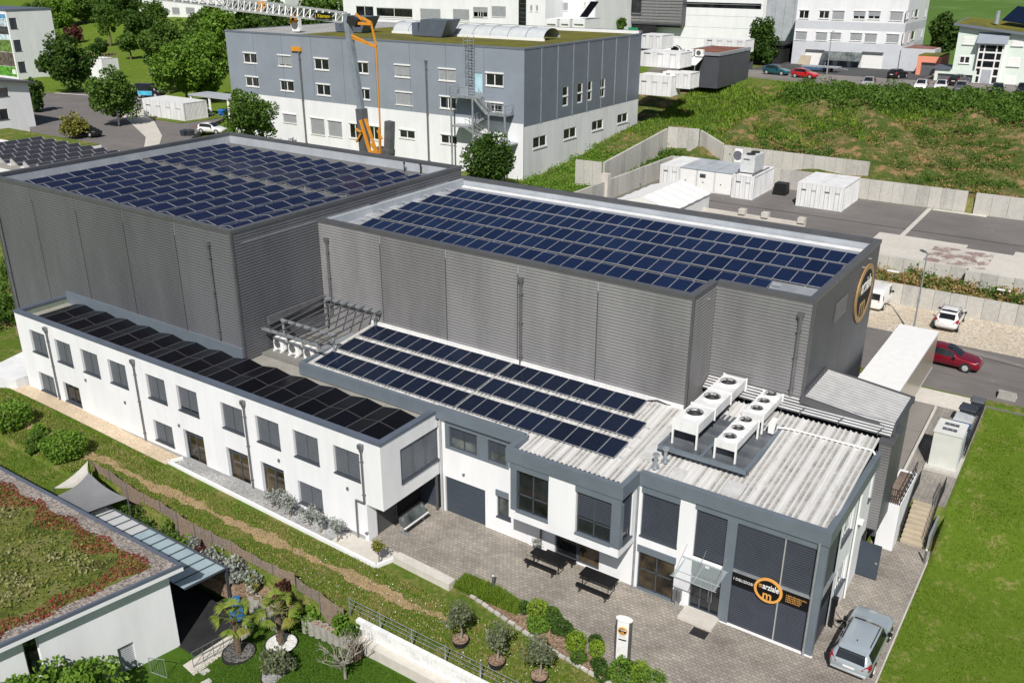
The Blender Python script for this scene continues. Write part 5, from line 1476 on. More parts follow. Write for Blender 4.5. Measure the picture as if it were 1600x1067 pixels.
def bin_(label, x, y, z, col, lid, rz_=0.0, s=1.0):
    o = thing('wheelie_bin', label, 'bin', (x, y, z), rz_, 'bins beside the lawn')
    MB().hexa([(-0.28*s, -0.3*s, 0.08), (0.28*s, -0.3*s, 0.08), (0.28*s, 0.3*s, 0.08), (-0.28*s, 0.3*s, 0.08), (-0.36*s, -0.38*s, 1.0*s), (0.36*s, -0.38*s, 1.0*s), (0.36*s, 0.38*s, 1.0*s), (-0.36*s, 0.38*s, 1.0*s)]).build('body', col, o, local=True)
    MB().hexa([(-0.39*s, -0.42*s, 1.0*s), (0.39*s, -0.42*s, 1.0*s), (0.39*s, 0.42*s, 1.0*s), (-0.39*s, 0.42*s, 1.0*s), (-0.35*s, -0.36*s, 1.1*s), (0.35*s, -0.36*s, 1.1*s), (0.35*s, 0.36*s, 1.16*s), (-0.35*s, 0.36*s, 1.16*s)]).build('lid', lid, o, local=True)
    for k in (-1, 1): MB().cyl((k*0.3*s, 0.3*s, 0.12), (k*0.36*s, 0.3*s, 0.12), 0.12, 0.12, 10).build('wheel', M['rubber'], o, local=True)
    MB().cyl((-0.3*s, 0.44*s, 0.98*s), (0.3*s, 0.44*s, 0.98*s), 0.02, 0.02, 6).build('handle', M['rubber'], o, local=True)
    return o
dk = plain('dark_blue_bin_plastic', (0.035, 0.042, 0.055), 0.55); blu = plain('blue_bin_lid', (0.03, 0.16, 0.55), 0.5); gl = plain('pale_grey_bin_lid', (0.42, 0.44, 0.46), 0.5)
bin_('dark bin with grey lid nearest the road', -4.9, 62.2, T(-5, 62), dk, plain('grey_bin_lid', (0.10, 0.11, 0.12), 0.5), R(90))
bin_('wide dark bin behind the bin nearest the road', -5.2, 60.4, T(-5, 60.4), dk, dk, R(90), 1.2)
bin_('large container bin with a pale domed lid and blue side', -5.2, 58.6, T(-5, 58.6), blu, gl, R(90), 1.35)
bin_('dark bin directly behind the pale utility cabinet', -5.0, 57.2, T(-5, 57.2), dk, dk, R(90), 1.2)
mb = MB()
railing(mb, [(-4.52, 56.5, T(-4.5, 56.5)), (-4.52, 62.9, T(-4.5, 62.9))], 0.9, 16)
tag(mb.build('lawn_railing', M['rubber']), 'black railing between the bins and the lawn', 'railing')
rr = random.Random(11)
for nm, px_, py_, s in (('rough stone block at the road corner of the lawn', 1573, 622, 0.75),):
    p = P(px_, py_, 2.5)
    mb = MB(); pts = []
    for k in range(8):
        sx, sy, sz = (k & 1)*2-1, ((k >> 1) & 1)*2-1, (k >> 2)
        pts.append((sx*0.65*rr.uniform(0.75, 1.1), sy*0.45*rr.uniform(0.75, 1.1), sz*0.6*rr.uniform(0.7, 1.1)))
    mb.hexa([pts[0], pts[1], pts[3], pts[2], pts[4], pts[5], pts[7], pts[6]])
    o = mb.build('stone_block', M['concrete_b'], None); o.location = (p.x, p.y, 2.4); tag(o, nm, 'stone')
# bollard lights and charging post
def bollard(label, x, y, z=0.0, h=1.0):
    o = thing('bollard_light', label, 'bollard', (x, y, z))
    MB().cyl((0, 0, 0), (0, 0, h*0.8), 0.06, 0.06, 10).build('post', M['steel'], o, local=True)
    MB().cyl((0, 0, h*0.8), (0, 0, h*0.94), 0.055, 0.055, 10).build('lens', M['white_plain'], o, local=True)
    MB().cyl((0, 0, h*0.94), (0, 0, h), 0.065, 0.065, 10).build('cap', M['galv'], o, local=True)
    return o
bollard('grey bollard light at the edge of the forecourt grass', -22.58, 31.6)
bollard('grey bollard light at the foot of the garden stairs', -4.55, 46.6)
cp = thing('charging_post', 'black charging post on the white end wall beside the estate car', 'charger', (-7.25, 38.55, 0.0))
MB().box(-7.33, -7.14, 38.46, 38.64, 0.0, 1.35).build('post', M['black'], cp)
MB().box(-7.33, -7.08, 38.42, 38.68, 1.3, 1.75).build('head', M['black'], cp)
MB().box(-7.075, -7.07, 38.5, 38.6, 1.45, 1.6).build('screen', M['glass_pale'], cp)
pts = [Vector((-7.1, 38.6, 0.9))]+[Vector((-6.9+0.35*math.cos(t*0.7)+0.012*t, 38.9+0.3*math.sin(t*0.7), 0.05+0.01*(t % 3))) for t in range(0, 14)]+[Vector((-6.6, 39.3, 0.3)), Vector((-6.45, 39.4, 0.75))]
MB().tube(pts, 0.018, 6).build('cable', M['rubber'], cp)

# ---------------------------------------------------------------- vehicles
def paint(name, col, metal=0.3):
    q_ = N(name); q_.set(col, 0.28, metal, 0.5, 0.6); return q_.mat
STY = {  # x (0 rear .. 1 front), low, belt, top, half width, top half width   (heights as a share of H, widths of W)
 'estate': [(0.0, .30, .52, .56, .40, .36), (0.015, .20, .60, .63, .45, .40), (0.05, .17, .64, .86, .485, .37), (0.09, .16, .65, .955, .495, .355), (0.16, .15, .655, .985, .5, .365), (0.30, .14, .65, 1.0, .5, .375), (0.45, .14, .64, .995, .5, .375), (0.55, .14, .635, .965, .5, .365), (0.60, .14, .63, .90, .5, .36), (0.675, .14, .625, .70, .5, .40), (0.70, .14, .62, .665, .5, .43), (0.80, .14, .60, .635, .497, .42), (0.90, .15, .56, .59, .485, .39), (0.965, .17, .50, .53, .45, .33), (0.99, .20, .44, .46, .40, .29), (1.0, .27, .38, .40, .33, .24)],
 'hatch': [(0.0, .28, .50, .56, .40, .34), (0.02, .19, .60, .66, .45, .38), (0.07, .16, .64, .84, .485, .37), (0.13, .15, .65, .94, .495, .36), (0.22, .14, .655, .985, .5, .365), (0.35, .14, .65, 1.0, .5, .37), (0.47, .14, .64, .985, .5, .365), (0.55, .14, .635, .93, .5, .355), (0.61, .14, .63, .83, .5, .37), (0.70, .14, .62, .67, .5, .42), (0.73, .14, .61, .645, .5, .43), (0.83, .14, .58, .61, .495, .41), (0.92, .15, .53, .56, .48, .37), (0.97, .17, .48, .50, .45, .32), (0.99, .20, .43, .45, .40, .28), (1.0, .27, .38, .40, .33, .24)],
 'van': [(0.0, .20, .55, .90, .46, .42), (0.01, .15, .57, .97, .49, .44), (0.05, .13, .57, 1.0, .5, .45), (0.25, .12, .57, 1.0, .5, .45), (0.45, .12, .57, 1.0, .5, .45), (0.60, .12, .56, .99, .5, .445), (0.68, .12, .55, .95, .5, .43), (0.76, .12, .53, .78, .5, .43), (0.82, .12, .52, .60, .5, .43), (0.90, .13, .49, .55, .49, .40), (0.96, .15, .45, .49, .46, .36), (0.99, .19, .40, .43, .42, .30), (1.0, .25, .36, .38, .36, .26)],
}
def car(label, style, L, W, H, col, loc, rz_, name='parked_car', cat='car', group='parked cars', roof=None, glass_='glass', rails=False, detail=True, sun_roof=False, rear_blank=False):
    o = thing(name, label, cat, loc, rz_, group)
    st_ = STY[style]
    rings = []
    for (t, lo, be, to, hw, tw_) in st_:
        x = (t-0.5)*L; lo, be, to = lo*H, be*H, to*H; hw, tw_ = hw*W, tw_*W
        md = lo+(be-lo)*0.55
        half = [(0, lo), (hw*0.80, lo), (hw*0.965, lo+(be-lo)*0.18), (hw, md), (hw*0.985, be-(be-lo)*0.06), (hw*0.965, be), (tw_*1.02, to-(to-be)*0.10), (tw_*0.86, to), (tw_*0.4, to+0.012*H), (0, to+0.016*H)]
        full = [(x, -y, z) for y, z in half]+[(x, y, z) for y, z in reversed(half[1:-1])]
        rings.append(full)
    K = len(rings[0])
    mb = MB()
    for r_ in rings: mb.v.extend(r_)
    for i in range(len(rings)-1):
        for k in range(K):
            j = (k+1) % K
            mb.f.append((i*K+k, (i+1)*K+k, (i+1)*K+j, i*K+j)); mb.m.append(0)
    mb.f.append(tuple(range(K))); mb.m.append(0)
    mb.f.append(tuple(reversed([(len(rings)-1)*K+k for k in range(K)]))); mb.m.append(0)
    body = mb.build('body', [col], o, True, True)
    # glazing: patches of the same shell, pushed out 6 mm
    cen = Vector((0, 0, H*0.55))
    def patch(nm, i0, i1, ks, shrink=0.0, parts_=None):
        m_ = MB()
        for i in range(i0, i1):
            for k in ks:
                j = (k+1) % K
                q4 = [Vector(rings[i][k]), Vector(rings[i+1][k]), Vector(rings[i+1][j]), Vector(rings[i][j])]
                nrm = (q4[1]-q4[0]).cross(q4[3]-q4[0])
                if nrm.length < 1e-9: continue
                nrm.normalize()
                c_ = sum(q4, Vector())/4
                if nrm.dot(c_-cen) < 0: nrm = -nrm
                m_.face([p+nrm*0.008 for p in q4])
        return m_.build(nm, M[glass_], o, True, True)
    tops = [s[3]-s[2] for s in st_]
    cab = [i for i, s in enumerate(st_) if s[3]-s[2] > 0.15]
    a, b = cab[0], cab[-1]
    # roof run: where the top is within 4 % of the maximum
    rf = [i for i, s in enumerate(st_) if s[3] > 0.95]
    side_l, side_r = 5, K-6
    if style == 'van':
        patch('side_window', rf[-1]-1, b, [side_l]); patch('side_window', rf[-1]-1, b, [side_r])
    else:
        for ks in ([side_l], [side_r]):
            m0 = rf[len(rf)//2]
            patch('side_window', a+1, m0, ks); patch('side_window', m0, b, ks)
    ws_k = [6, 7, 8, 9, 10, 11][:K]
    patch('windscreen', rf[-1], min(b+1, len(st_)-2), [7, 8, 9, 10] if K == 18 else [7, 8, 9, 10])
    if style == 'van': 
        x = -L/2
        MB().box(x-0.02, x-0.005, -W*0.36, W*0.36, H*0.58, H*0.88).build('rear_window', M[glass_], o, local=True)
    else:
        patch('rear_window', a-1, rf[0], [7, 8, 9, 10])
    wr = 0.225*H if style != 'van' else 0.175*H
    for fx in (0.19, 0.80):
        for sd in (-1, 1):
            x = (fx-0.5)*L; y = sd*(W*0.5-0.1)
            MB().cyl((x, sd*(W*0.5-0.2), wr*1.02), (x, sd*(W*0.5+0.004), wr*1.02), wr*1.17, wr*1.17, 18).build('wheel_arch', M['rubber'], o, local=True)
            wh = MB().cyl((x, sd*(W*0.5-0.22), wr), (x, sd*(W*0.5+0.012), wr), wr, wr, 20).build('wheel', M['rubber'], o, False, True)
            if detail:
                mb = MB().cyl((x, sd*(W*0.5), wr), (x, sd*(W*0.5+0.016), wr), wr*0.68, wr*0.64, 16)
                for q_ in range(5):
                    t = 2*math.pi*q_/5
                    mb.bar((x, sd*(W*0.5+0.02), wr), (x+wr*0.6*math.cos(t), sd*(W*0.5+0.02), wr+wr*0.6*math.sin(t)), 0.05, 0.02)
                mb.build('rim', M['alu'], wh, local=True)
    if detail:
        for sd in (-1, 1):
            MB().hexa([(L*0.455, sd*W*0.26, H*.45), (L*0.478, sd*W*0.26, H*.44), (L*0.44, sd*W*0.455, H*.46), (L*0.40, sd*W*0.47, H*.47), (L*0.452, sd*W*0.26, H*.53), (L*0.465, sd*W*0.26, H*.51), (L*0.43, sd*W*0.452, H*.54), (L*0.39, sd*W*0.465, H*.55)]).build('headlight', M['alu'], o, local=True)
            zt = 0.80 if style == 'van' else 0.74
            MB().hexa([(-L*0.508, sd*W*0.29, H*.51), (-L*0.485, sd*W*0.47, H*.51), (-L*0.43, sd*W*0.50, H*.53), (-L*0.47, sd*W*0.36, H*.52), (-L*0.496, sd*W*0.37, H*.64), (-L*0.472, sd*W*0.46, H*zt), (-L*0.43, sd*W*0.485, H*zt), (-L*0.46, sd*W*0.40, H*.64)]).build('tail_light', M['tail'], o, local=True)
            MB().box(L*0.10, L*0.14, sd*W*0.5, sd*(W*0.5+0.17), H*.62, H*.70).build('mirror', M['black'], o, local=True)
        MB().box(-L*0.502, -L*0.494, -0.26, 0.26, H*.42, H*.49).build('number_plate', M['white_plain'], o, local=True)
        if rails:
            for sd in (-1, 1):
                MB().tube([(-L*0.32, sd*W*0.335, H*0.985), (-L*0.30, sd*W*0.335, H*1.015), (L*0.0, sd*W*0.34, H*1.015), (L*0.05, sd*W*0.34, H*0.975)], 0.02, 6).build('roof_rail', M['black'], o, local=True)
            MB().hexa([(-L*.30, -.02, H*1.01), (-L*.27, -.02, H*1.01), (-L*.27, .02, H*1.01), (-L*.30, .02, H*1.01), (-L*.30, -.008, H*1.07), (-L*.29, -.008, H*1.04), (-L*.29, .008, H*1.04), (-L*.30, .008, H*1.07)]).build('aerial', M['black'], o, local=True)
            MB().box(-L*0.506, -L*0.49, -W*0.42, W*0.42, H*.27, H*.31).build('bumper_trim', M['alu'], o, local=True)
            MB().hexa([(-L*.445, -W*.33, H*.93), (-L*.39, -W*.33, H*.965), (-L*.39, W*.33, H*.965), (-L*.445, W*.33, H*.93), (-L*.445, -W*.33, H*.955), (-L*.39, -W*.33, H*.995), (-L*.39, W*.33, H*.995), (-L*.445, W*.33, H*.955)]).build('spoiler', col, o, local=True)
        if sun_roof:
            MB().box(-L*0.02, L*0.06, -W*0.22, W*0.22, H*1.0, H*1.018).build('sunroof', M['glass'], o, local=True)
    return o
M['tail'] = plain('red_tail_light', (0.28, 0.012, 0.02), 0.3, var=0.05)
GP = {'silver': paint('silver_blue_paint', (0.42, 0.48, 0.53), 0.3), 'white': paint('white_car_paint', (0.78, 0.78, 0.78), 0.0), 'red': paint('deep_red_paint', (0.22, 0.006, 0.022), 0.35),
      'bright_red': paint('bright_red_paint', (0.50, 0.015, 0.02), 0.0), 'black': paint('black_car_paint', (0.014, 0.015, 0.017), 0.2), 'teal': paint('teal_paint', (0.02, 0.12, 0.15), 0.3), 'grey': paint('grey_car_paint', (0.16, 0.165, 0.17), 0.4), 'pale': paint('pale_silver_paint', (0.50, 0.51, 0.52), 0.4)}
car('silver-blue estate car parked between the showroom and the lawn', 'estate', 4.72, 1.88, 1.46, GP['silver'], (-5.55, 37.75, 0.012), R(89), rails=True)
car('white compact suv parked nose-in on the gravel lot', 'hatch', 4.2, 1.8, 1.6, GP['white'], (-9.35, 77.3, T(-9, 77)+0.02), R(90), rails=True)
car('dark red car on the road in front of the white trailer', 'hatch', 4.6, 1.82, 1.46, GP['red'], (-8.0, 69.3, 2.64), R(-3), sun_roof=True)
car('white van parked behind the end of the sign hall', 'van', 4.5, 1.8, 1.85, GP['white'], (P(1360, 484, 2.9).x+0.1, P(1360, 484, 2.9).y+2.0, 2.85), R(88), cat='van', name='parked_van')
# white box trailer
tr_ = thing('box_trailer', 'long white-roofed box trailer backed up to the loading annex', 'trailer', (-9.9, 60.5, 2.3))
MB().box(-11.2, -8.58, 54.5, 66.4, 3.25, 5.98).build('box_body', plain('polished_trailer_side', (0.50, 0.45, 0.37), 0.28, 0.35, var=0.08, scale=0.3), tr_)
MB().box(-11.22, -8.56, 54.48, 66.42, 5.98, 6.04).build('roof', M['white_plain'], tr_)
MB().box(-8.6, -8.54, 54.48, 66.42, 3.2, 3.3).box(-8.58, -8.55, 54.48, 66.42, 5.86, 5.98).build('side_rail', M['alu'], tr_)
MB().box(-10.6, -9.2, 55.0, 65.5, 2.95, 3.25).build('chassis', M['steel'], tr_)
for y in (60.5, 61.8, 63.1):
    for x in (-11.05, -8.95):
        MB().cyl((x-0.15, y, T(-9, y)+0.48), (x+0.15, y, T(-9, y)+0.48), 0.48, 0.48, 18).build('wheel', M['rubber'], tr_)
MB().cyl((-8.8, 56.5, T(-9, 56.5)), (-8.8, 56.5, 3.2), 0.06, 0.06, 8).cyl((-10.9, 56.5, T(-9, 56.5)), (-10.9, 56.5, 3.2), 0.06, 0.06, 8).build('support_leg', M['galv'], tr_)
# ================================================================== background buildings
def wrects(zo, rects, Y):
    """facade rectangles measured on a street-side plane Y: (x range, z range)"""
    ox, oy, s = zo; out = []
    for r_ in rects:
        a = PY(ox+r_[0]/s, oy+r_[1]/s, Y); b = PY(ox+r_[2]/s, oy+r_[3]/s, Y)
        out.append((a.x, b.x, b.z, a.z)+tuple(r_[4:]))
    return out
def bg_window(parent, fr, a, b, z0, z1, kind='g', blind='blind_pale', frame='white_plain', cover=1.0, panes=2, rec=0.06, pane='glass', box=True):
    f = window(parent, fr, a, b, z0, z1, 'b' if kind == 'b' else 'g', rec, False, frame=frame, blind=blind, cover=cover, panes=panes, pane_mat=pane, wd=0.10)
    if box: MB().fbox(fr, a-0.06, b+0.06, -rec, 0.08, z1, z1+0.16).build('blind_box', M['white_plain'], f)
    MB().fbox(fr, a-0.06, b+0.06, -rec, 0.10, z0-0.1, z0).build('sill', M['white_plain'], f)
    return f
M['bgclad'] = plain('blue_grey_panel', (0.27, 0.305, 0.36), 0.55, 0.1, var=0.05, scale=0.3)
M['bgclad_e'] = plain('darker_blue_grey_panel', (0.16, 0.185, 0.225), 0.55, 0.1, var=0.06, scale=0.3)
BX0, BX1, BY0, BY1, BZ0, BZ1 = -110.8, -59.6, 90.3, 119.7, 6.0, 21.1
gb = thing('grey_works_building', 'large blue-grey clad works building on a white base with mossy roof', 'building', (-85, BY0, BZ0))
fG = front(0, BY0); fGe = east(BX1, 0)
Z3 = (350, 0, 3.9525)
rect = wrects(Z3, [(118, 328, 205, 395), (330, 343, 418, 415, 'b', 0.82), (555, 362, 650, 437), (812, 384, 893, 458), (1052, 402, 1152, 482, 'b', 0.85), (1325, 426, 1430, 505, 'b', 0.88),
                   (132, 474, 218, 540), (345, 497, 435, 568), (570, 520, 660, 595), (828, 547, 903, 620), (1060, 568, 1165, 655, 'b', 1.0), (1332, 596, 1435, 678),
                   (362, 702, 450, 765, 'b', 1.0), (532, 728, 625, 838, 'b', 1.0), (640, 744, 732, 850, 'b', 1.0), (772, 762, 850, 862), (880, 776, 972, 870), (1082, 800, 1180, 862), (1338, 830, 1440, 897)], BY0)
rect += wrects((700, 0, 3.9525), [(232, 452, 342, 538), (232, 632, 340, 700)], BY0)
door = wrects((700, 0, 3.9525), [(160, 450, 213, 575)], BY0)[0]
SPL = PY(510, 160, BY0).z                                     # where the cladding starts above the white base
holes = [r_[:4] for r_ in rect]+[door[:4]]
mb = MB()
mb.wall(fG, BX0, BX1, SPL, BZ1-0.1, [h for h in holes if h[2] > SPL-0.2], 0.15)
mb.build('cladding', M['bgclad'], gb)
mb = MB(); mb.wall(fG, BX0+0.05, BX1-0.05, BZ0-2, SPL, [h for h in holes if h[2] <= SPL-0.2], 0.2); mb.build('base_wall', M['white'], gb)
# cladding joints
mb = MB()
for k in range(1, 9):
    x = BX0+(BX1-BX0)*k/9; mb.fbox(fG, x-0.03, x+0.03, 0.0, 0.012, SPL, BZ1-0.25)
mb.build('joint', M['bgclad_e'], gb)
eh = []
def erect(zo, q_, X):
    ox, oy, s = zo; a = PX(ox+q_[0]/s, oy+q_[1]/s, X); b = PX(ox+q_[2]/s, oy+q_[3]/s, X)
    return (a.y, b.y, a.z, b.z)
ZE = (700, 0, 3.9525)
tall = [erect(ZE, q_, BX1) for q_ in ((706, 662, 745, 528), (797, 642, 834, 508), (855, 628, 892, 496), (938, 608, 973, 481))]
low_ = [erect(ZE, q_, BX1) for q_ in ((525, 922, 608, 832), (714, 866, 792, 782), (888, 812, 958, 735), (1045, 768, 1110, 695))]
SPE = PX(700+460/3.9525, 790/3.9525, BX1).z
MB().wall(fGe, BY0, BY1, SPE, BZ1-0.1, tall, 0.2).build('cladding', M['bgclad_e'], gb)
MB().wall(fGe, BY0+0.02, BY1, BZ0-2, SPE, low_, 0.25).build('base_wall', M['white_old'], gb)
for k in range(1, 8):
    y = BY0+(BY1-BY0)*k/8
    MB().fbox(fGe, y-0.07, y+0.07, 0.0, 0.06, SPE, BZ1-0.2).build('joint_strip', M['galv'], gb)
for h in tall: 
    f = window(gb, fGe, h[0], h[1], h[2], h[3], 'g', 0.08, False, frame='white_plain', panes=1, wd=0.16)
    MB().fbox(fGe, h[0], h[1], -0.1, -0.02, (h[2]+h[3])/2-0.1, (h[2]+h[3])/2+0.1).build('transom', M['white_plain'], f)
for h in low_: bg_window(gb, fGe, *h, box=False)
for r_ in rect:
    if len(r_) > 4: bg_window(gb, fG, *r_[:4], kind='b', cover=r_[5], blind='blind_pale')
    else: bg_window(gb, fG, *r_[:4])
MB().fbox(fG, door[0], door[1], -0.14, -0.06, door[2], door[3]).build('stair_door', plain('pale_blue_door', (0.42, 0.62, 0.70), 0.5), gb)
MB().box(BX0+0.3, BX1-0.3, BY0+0.3, BY1-0.3, BZ0-2, BZ1-0.6).build('core', M['dark'], gb)
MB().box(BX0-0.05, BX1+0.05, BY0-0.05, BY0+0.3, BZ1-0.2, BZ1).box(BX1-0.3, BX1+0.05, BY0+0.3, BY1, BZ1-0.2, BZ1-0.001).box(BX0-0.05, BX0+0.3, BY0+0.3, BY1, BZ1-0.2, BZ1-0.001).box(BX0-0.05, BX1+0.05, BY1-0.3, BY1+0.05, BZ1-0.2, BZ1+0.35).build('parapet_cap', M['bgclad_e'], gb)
MB().box(BX0+0.3, BX1-0.3, BY1-0.32, BY1-0.3, BZ1-0.6, BZ1+0.3).build('parapet', M['white'], gb)
MB().box(BX0+0.3, BX1-0.3, BY0+0.3, BY1-0.3, BZ1-0.62, BZ1-0.1).build('green_roof', M['sedum_bg'], gb)
MB().box(BX0+0.3, BX0+14, BY0+0.6, BY1-0.6, BZ1-0.2, BZ1-0.06).build('gravel_roof', M['grey_gravel'], gb)
# barrel rooflight
nb = 12
for k in range(9):
    x0 = -88.5+2.75*k
    mb = MB()
    for q_ in range(nb):
        a, b_ = math.pi*q_/nb, math.pi*(q_+1)/nb
        mb.face([(x0, 103-2.0*math.cos(a), BZ1+0.1+1.25*math.sin(a)), (x0+2.68, 103-2.0*math.cos(a), BZ1+0.1+1.25*math.sin(a)), (x0+2.68, 103-2.0*math.cos(b_), BZ1+0.1+1.25*math.sin(b_)), (x0, 103-2.0*math.cos(b_), BZ1+0.1+1.25*math.sin(b_))])
    f = mb.build('rooflight', plain('opal_rooflight', (0.50, 0.53, 0.55), 0.3, var=0.05) if k == 0 else f.data.materials[0], gb)
    mb = MB()
    for q_ in range(nb):
        a, b_ = math.pi*q_/nb, math.pi*(q_+1)/nb
        mb.bar((x0, 103-2.03*math.cos(a), BZ1+0.1+1.28*math.sin(a)), (x0, 103-2.03*math.cos(b_), BZ1+0.1+1.28*math.sin(b_)), 0.08)
    mb.build('rib', M['galv'], f)
MB().box(-88.6, -63.6, 100.8, 101.0, BZ1-0.1, BZ1+0.2).build('rooflight_kerb', M['white_plain'], gb)
for u in (PY(470, 100, BY0).x, PY(668, 140, BY0).x):
    downpipe(gb, fG, u, 6.2, 18.8, 0.18, True, 0.12)
MB().fbox(fG, PY(463, 66, BY0).x-0.9, PY(463, 66, BY0).x+0.9, 0.02, 0.25, 18.95, 19.5).build('orange_bracket', M['orange'], gb)
hood = lambda x, y: MB().hexa([(x-2, y-1.2, BZ1), (x+2, y-1.2, BZ1), (x+2, y+1.2, BZ1), (x-2, y+1.2, BZ1), (x-1.2, y-1.4, BZ1+2.1), (x+3.2, y-1.4, BZ1+2.1), (x+3.2, y+1.4, BZ1+2.1), (x-1.2, y+1.4, BZ1+2.1)])
for x, nm in ((-93.5, 'left'), (-79.5, 'right')):
    o = thing('roof_ventilator', 'slate grey ventilator hood on the mossy roof, %s of the crane mast' % nm, 'ventilator', (x, 99, BZ1))
    hood(x, 99).build('hood', M['fascia_dark'], o)
    MB().box(x-3.0, x-2.0, 97.9, 100.1, BZ1, BZ1+1.6).build('duct', M['fascia_dark'], o)
ac_unit('air_conditioner', 'cream twin-fan unit on the left end of the mossy roof', -99.5, 93.5, BZ1, 1.3, 0.6, 1.9, False)
# outside stair of the works building
es = thing('escape_stair', 'galvanised outside stair with caged ladder on the works building', 'stairs', (-67, 89, 6.0))
sx0 = PY(700+40/3.9525, 580/3.9525, BY0-1.0).x; sx1 = PY(700+380/3.9525, 700/3.9525, BY0-1.0).x
zA = PY(700+60/3.9525, 590/3.9525, BY0-1.0).z; zB = PY(700+330/3.9525, 705/3.9525, BY0-1.0).z; zC = zB-(zA-zB)*1.1
mb = MB()
for (x0, x1, z) in ((sx0, sx0+3.6, zA), (sx1-2.6, sx1, zB), (sx0, sx0+2.2, zC), (sx1-2.2, sx1+0.6, zC-(zA-zB)*0.9)):
    mb.box(x0, x1, BY0-1.9, BY0-0.1, z-0.15, z)
for b_ in range(1): pass
mb.build('landing', M['galv'], es)
def flight(x0, z0, x1, z1, y0, y1):
    m_ = MB(); n_ = 12
    for k in range(n_):
        t = (k+0.5)/n_; x = x0+(x1-x0)*t; z = z0+(z1-z0)*t
        m_.box(x-0.16, x+0.16, y0, y1, z-0.04, z)
    for y in (y0, y1): m_.bar((x0, y, z0-0.1), (x1, y, z1-0.1), 0.06, 0.28)
    for y in (y0, y1):
        m_.bar((x0, y, z0+0.95), (x1, y, z1+0.95), 0.05, 0.05); m_.bar((x0, y, z0+0.5), (x1, y, z1+0.5), 0.03, 0.03)
        for k in range(7):
            t = k/6; m_.bar((x0+(x1-x0)*t, y, z0+(z1-z0)*t-0.1), (x0+(x1-x0)*t, y, z0+(z1-z0)*t+0.95), 0.03)
    return m_.build('flight', M['galv'], es)
flight(sx0+3.6, zA, sx1-2.6, zB, BY0-1.9, BY0-1.1)
flight(sx1-2.6, zB, sx0+2.2, zC, BY0-1.0, BY0-0.2)
flight(sx0+2.2, zC, sx1-2.2, zC-(zA-zB)*0.9, BY0-1.9, BY0-1.1)
mb = MB()
for (x, z) in ((sx0+0.1, zA), (sx0+3.3, zA), (sx1-0.1, zB), (sx1-2.4, zB)): mb.cyl((x, BY0-1.85, 4.5), (x, BY0-1.85, z), 0.12, 0.12, 8)
mb.build('post', M['galv'], es)
mb = MB()
railing(mb, [(sx0, BY0-0.2, zA), (sx0, BY0-1.9, zA), (sx0+3.6, BY0-1.9, zA)], 1.1, 5, 0.03)
railing(mb, [(sx1-2.6, BY0-1.9, zB), (sx1, BY0-1.9, zB), (sx1, BY0-0.2, zB)], 1.1, 5, 0.03)
mb.build('railing', M['galv'], es)
mb = MB(); lx = PY(700+130/3.9525, 400/3.9525, BY0-0.6).x
for s_ in (-0.45, 0.45):
    mb.bar((lx+s_, BY0-0.25, zA), (lx+s_, BY0-0.25, BZ1+1.0), 0.07); mb.bar((lx+s_, BY0-1.0, zA+2.2), (lx+s_, BY0-1.0, BZ1+1.0), 0.05)
z = zA
while z < BZ1+0.9:
    mb.bar((lx-0.45, BY0-0.25, z), (lx+0.45, BY0-0.25, z), 0.045)
    if z > zA+2.2 and int((z-zA)/0.33) % 3 == 0:
        mb.tube([(lx-0.45, BY0-0.25, z), (lx-0.45, BY0-1.0, z), (lx+0.45, BY0-1.0, z), (lx+0.45, BY0-0.25, z)], 0.03, 5)
    z += 0.33
mb.build('caged_ladder', M['galv'], es)

# ---------------------------------------------------------------- mobile crane
CY = 67.0
cr0 = PY(573, 240, CY)
crn = thing('mobile_crane', 'orange and grey mobile tower crane standing behind the left hall', 'crane', (cr0.x, CY, T(cr0.x, CY)))
pc = lambda x, y, dy=0.0: PY(x, y, CY+dy)
mb = MB()
m0, m1 = pc(565, 178), pc(541, 22)
mb.bar(m0, m1, 0.58, 0.52)
mb.build('mast', plain('pale_grey_mast', (0.26, 0.30, 0.34), 0.45, 0.2), crn)
MB().bar(pc(572, 250), m0+Vector((0, 0, 0.5)), 0.85, 0.8).build('lower_mast', M['steel'], crn)
mb = MB()
for (a, b, w_) in (((563, 188), (578, 238), 0.55), ((571, 186), (588, 238), 0.55), ((556, 202), (566, 208), 0.4), ((566, 206), (557, 222), 0.4), ((577, 238), (592, 238), 0.7), ((593, 200), (594, 240), 0.45), ((590, 204), (597, 218), 0.4), ((580, 225), (590, 240), 0.5)):
    mb.bar(pc(*a, -0.6), pc(*b, -0.6), w_*0.42)
mb.build('ballast_frame', M['orange'], crn)
mb = MB()
for (a, b, w_) in (((548, 55), (588, 74), 0.4), ((550, 60), (588, 75), 0.3), ((580, 38), (588, 72), 0.35), ((588, 74), (594, 202), 0.28), ((560, 37), (581, 38), 0.6), ((565, 28), (580, 36), 0.45), ((556, 22), (566, 32), 0.4)):
    mb.bar(pc(*a), pc(*b), w_*0.42)
mb.build('tie_bar', M['orange'], crn)
MB().bar(pc(546, 30), pc(560, 38), 0.7, 0.6).build('slewing_ring', M['rubber'], crn)
MB().bar(pc(609, 190), pc(608, 240), 0.75, 0.7).bar(pc(590, 234), pc(612, 240), 1.0, 0.6).build('counterweight', M['steel'], crn)
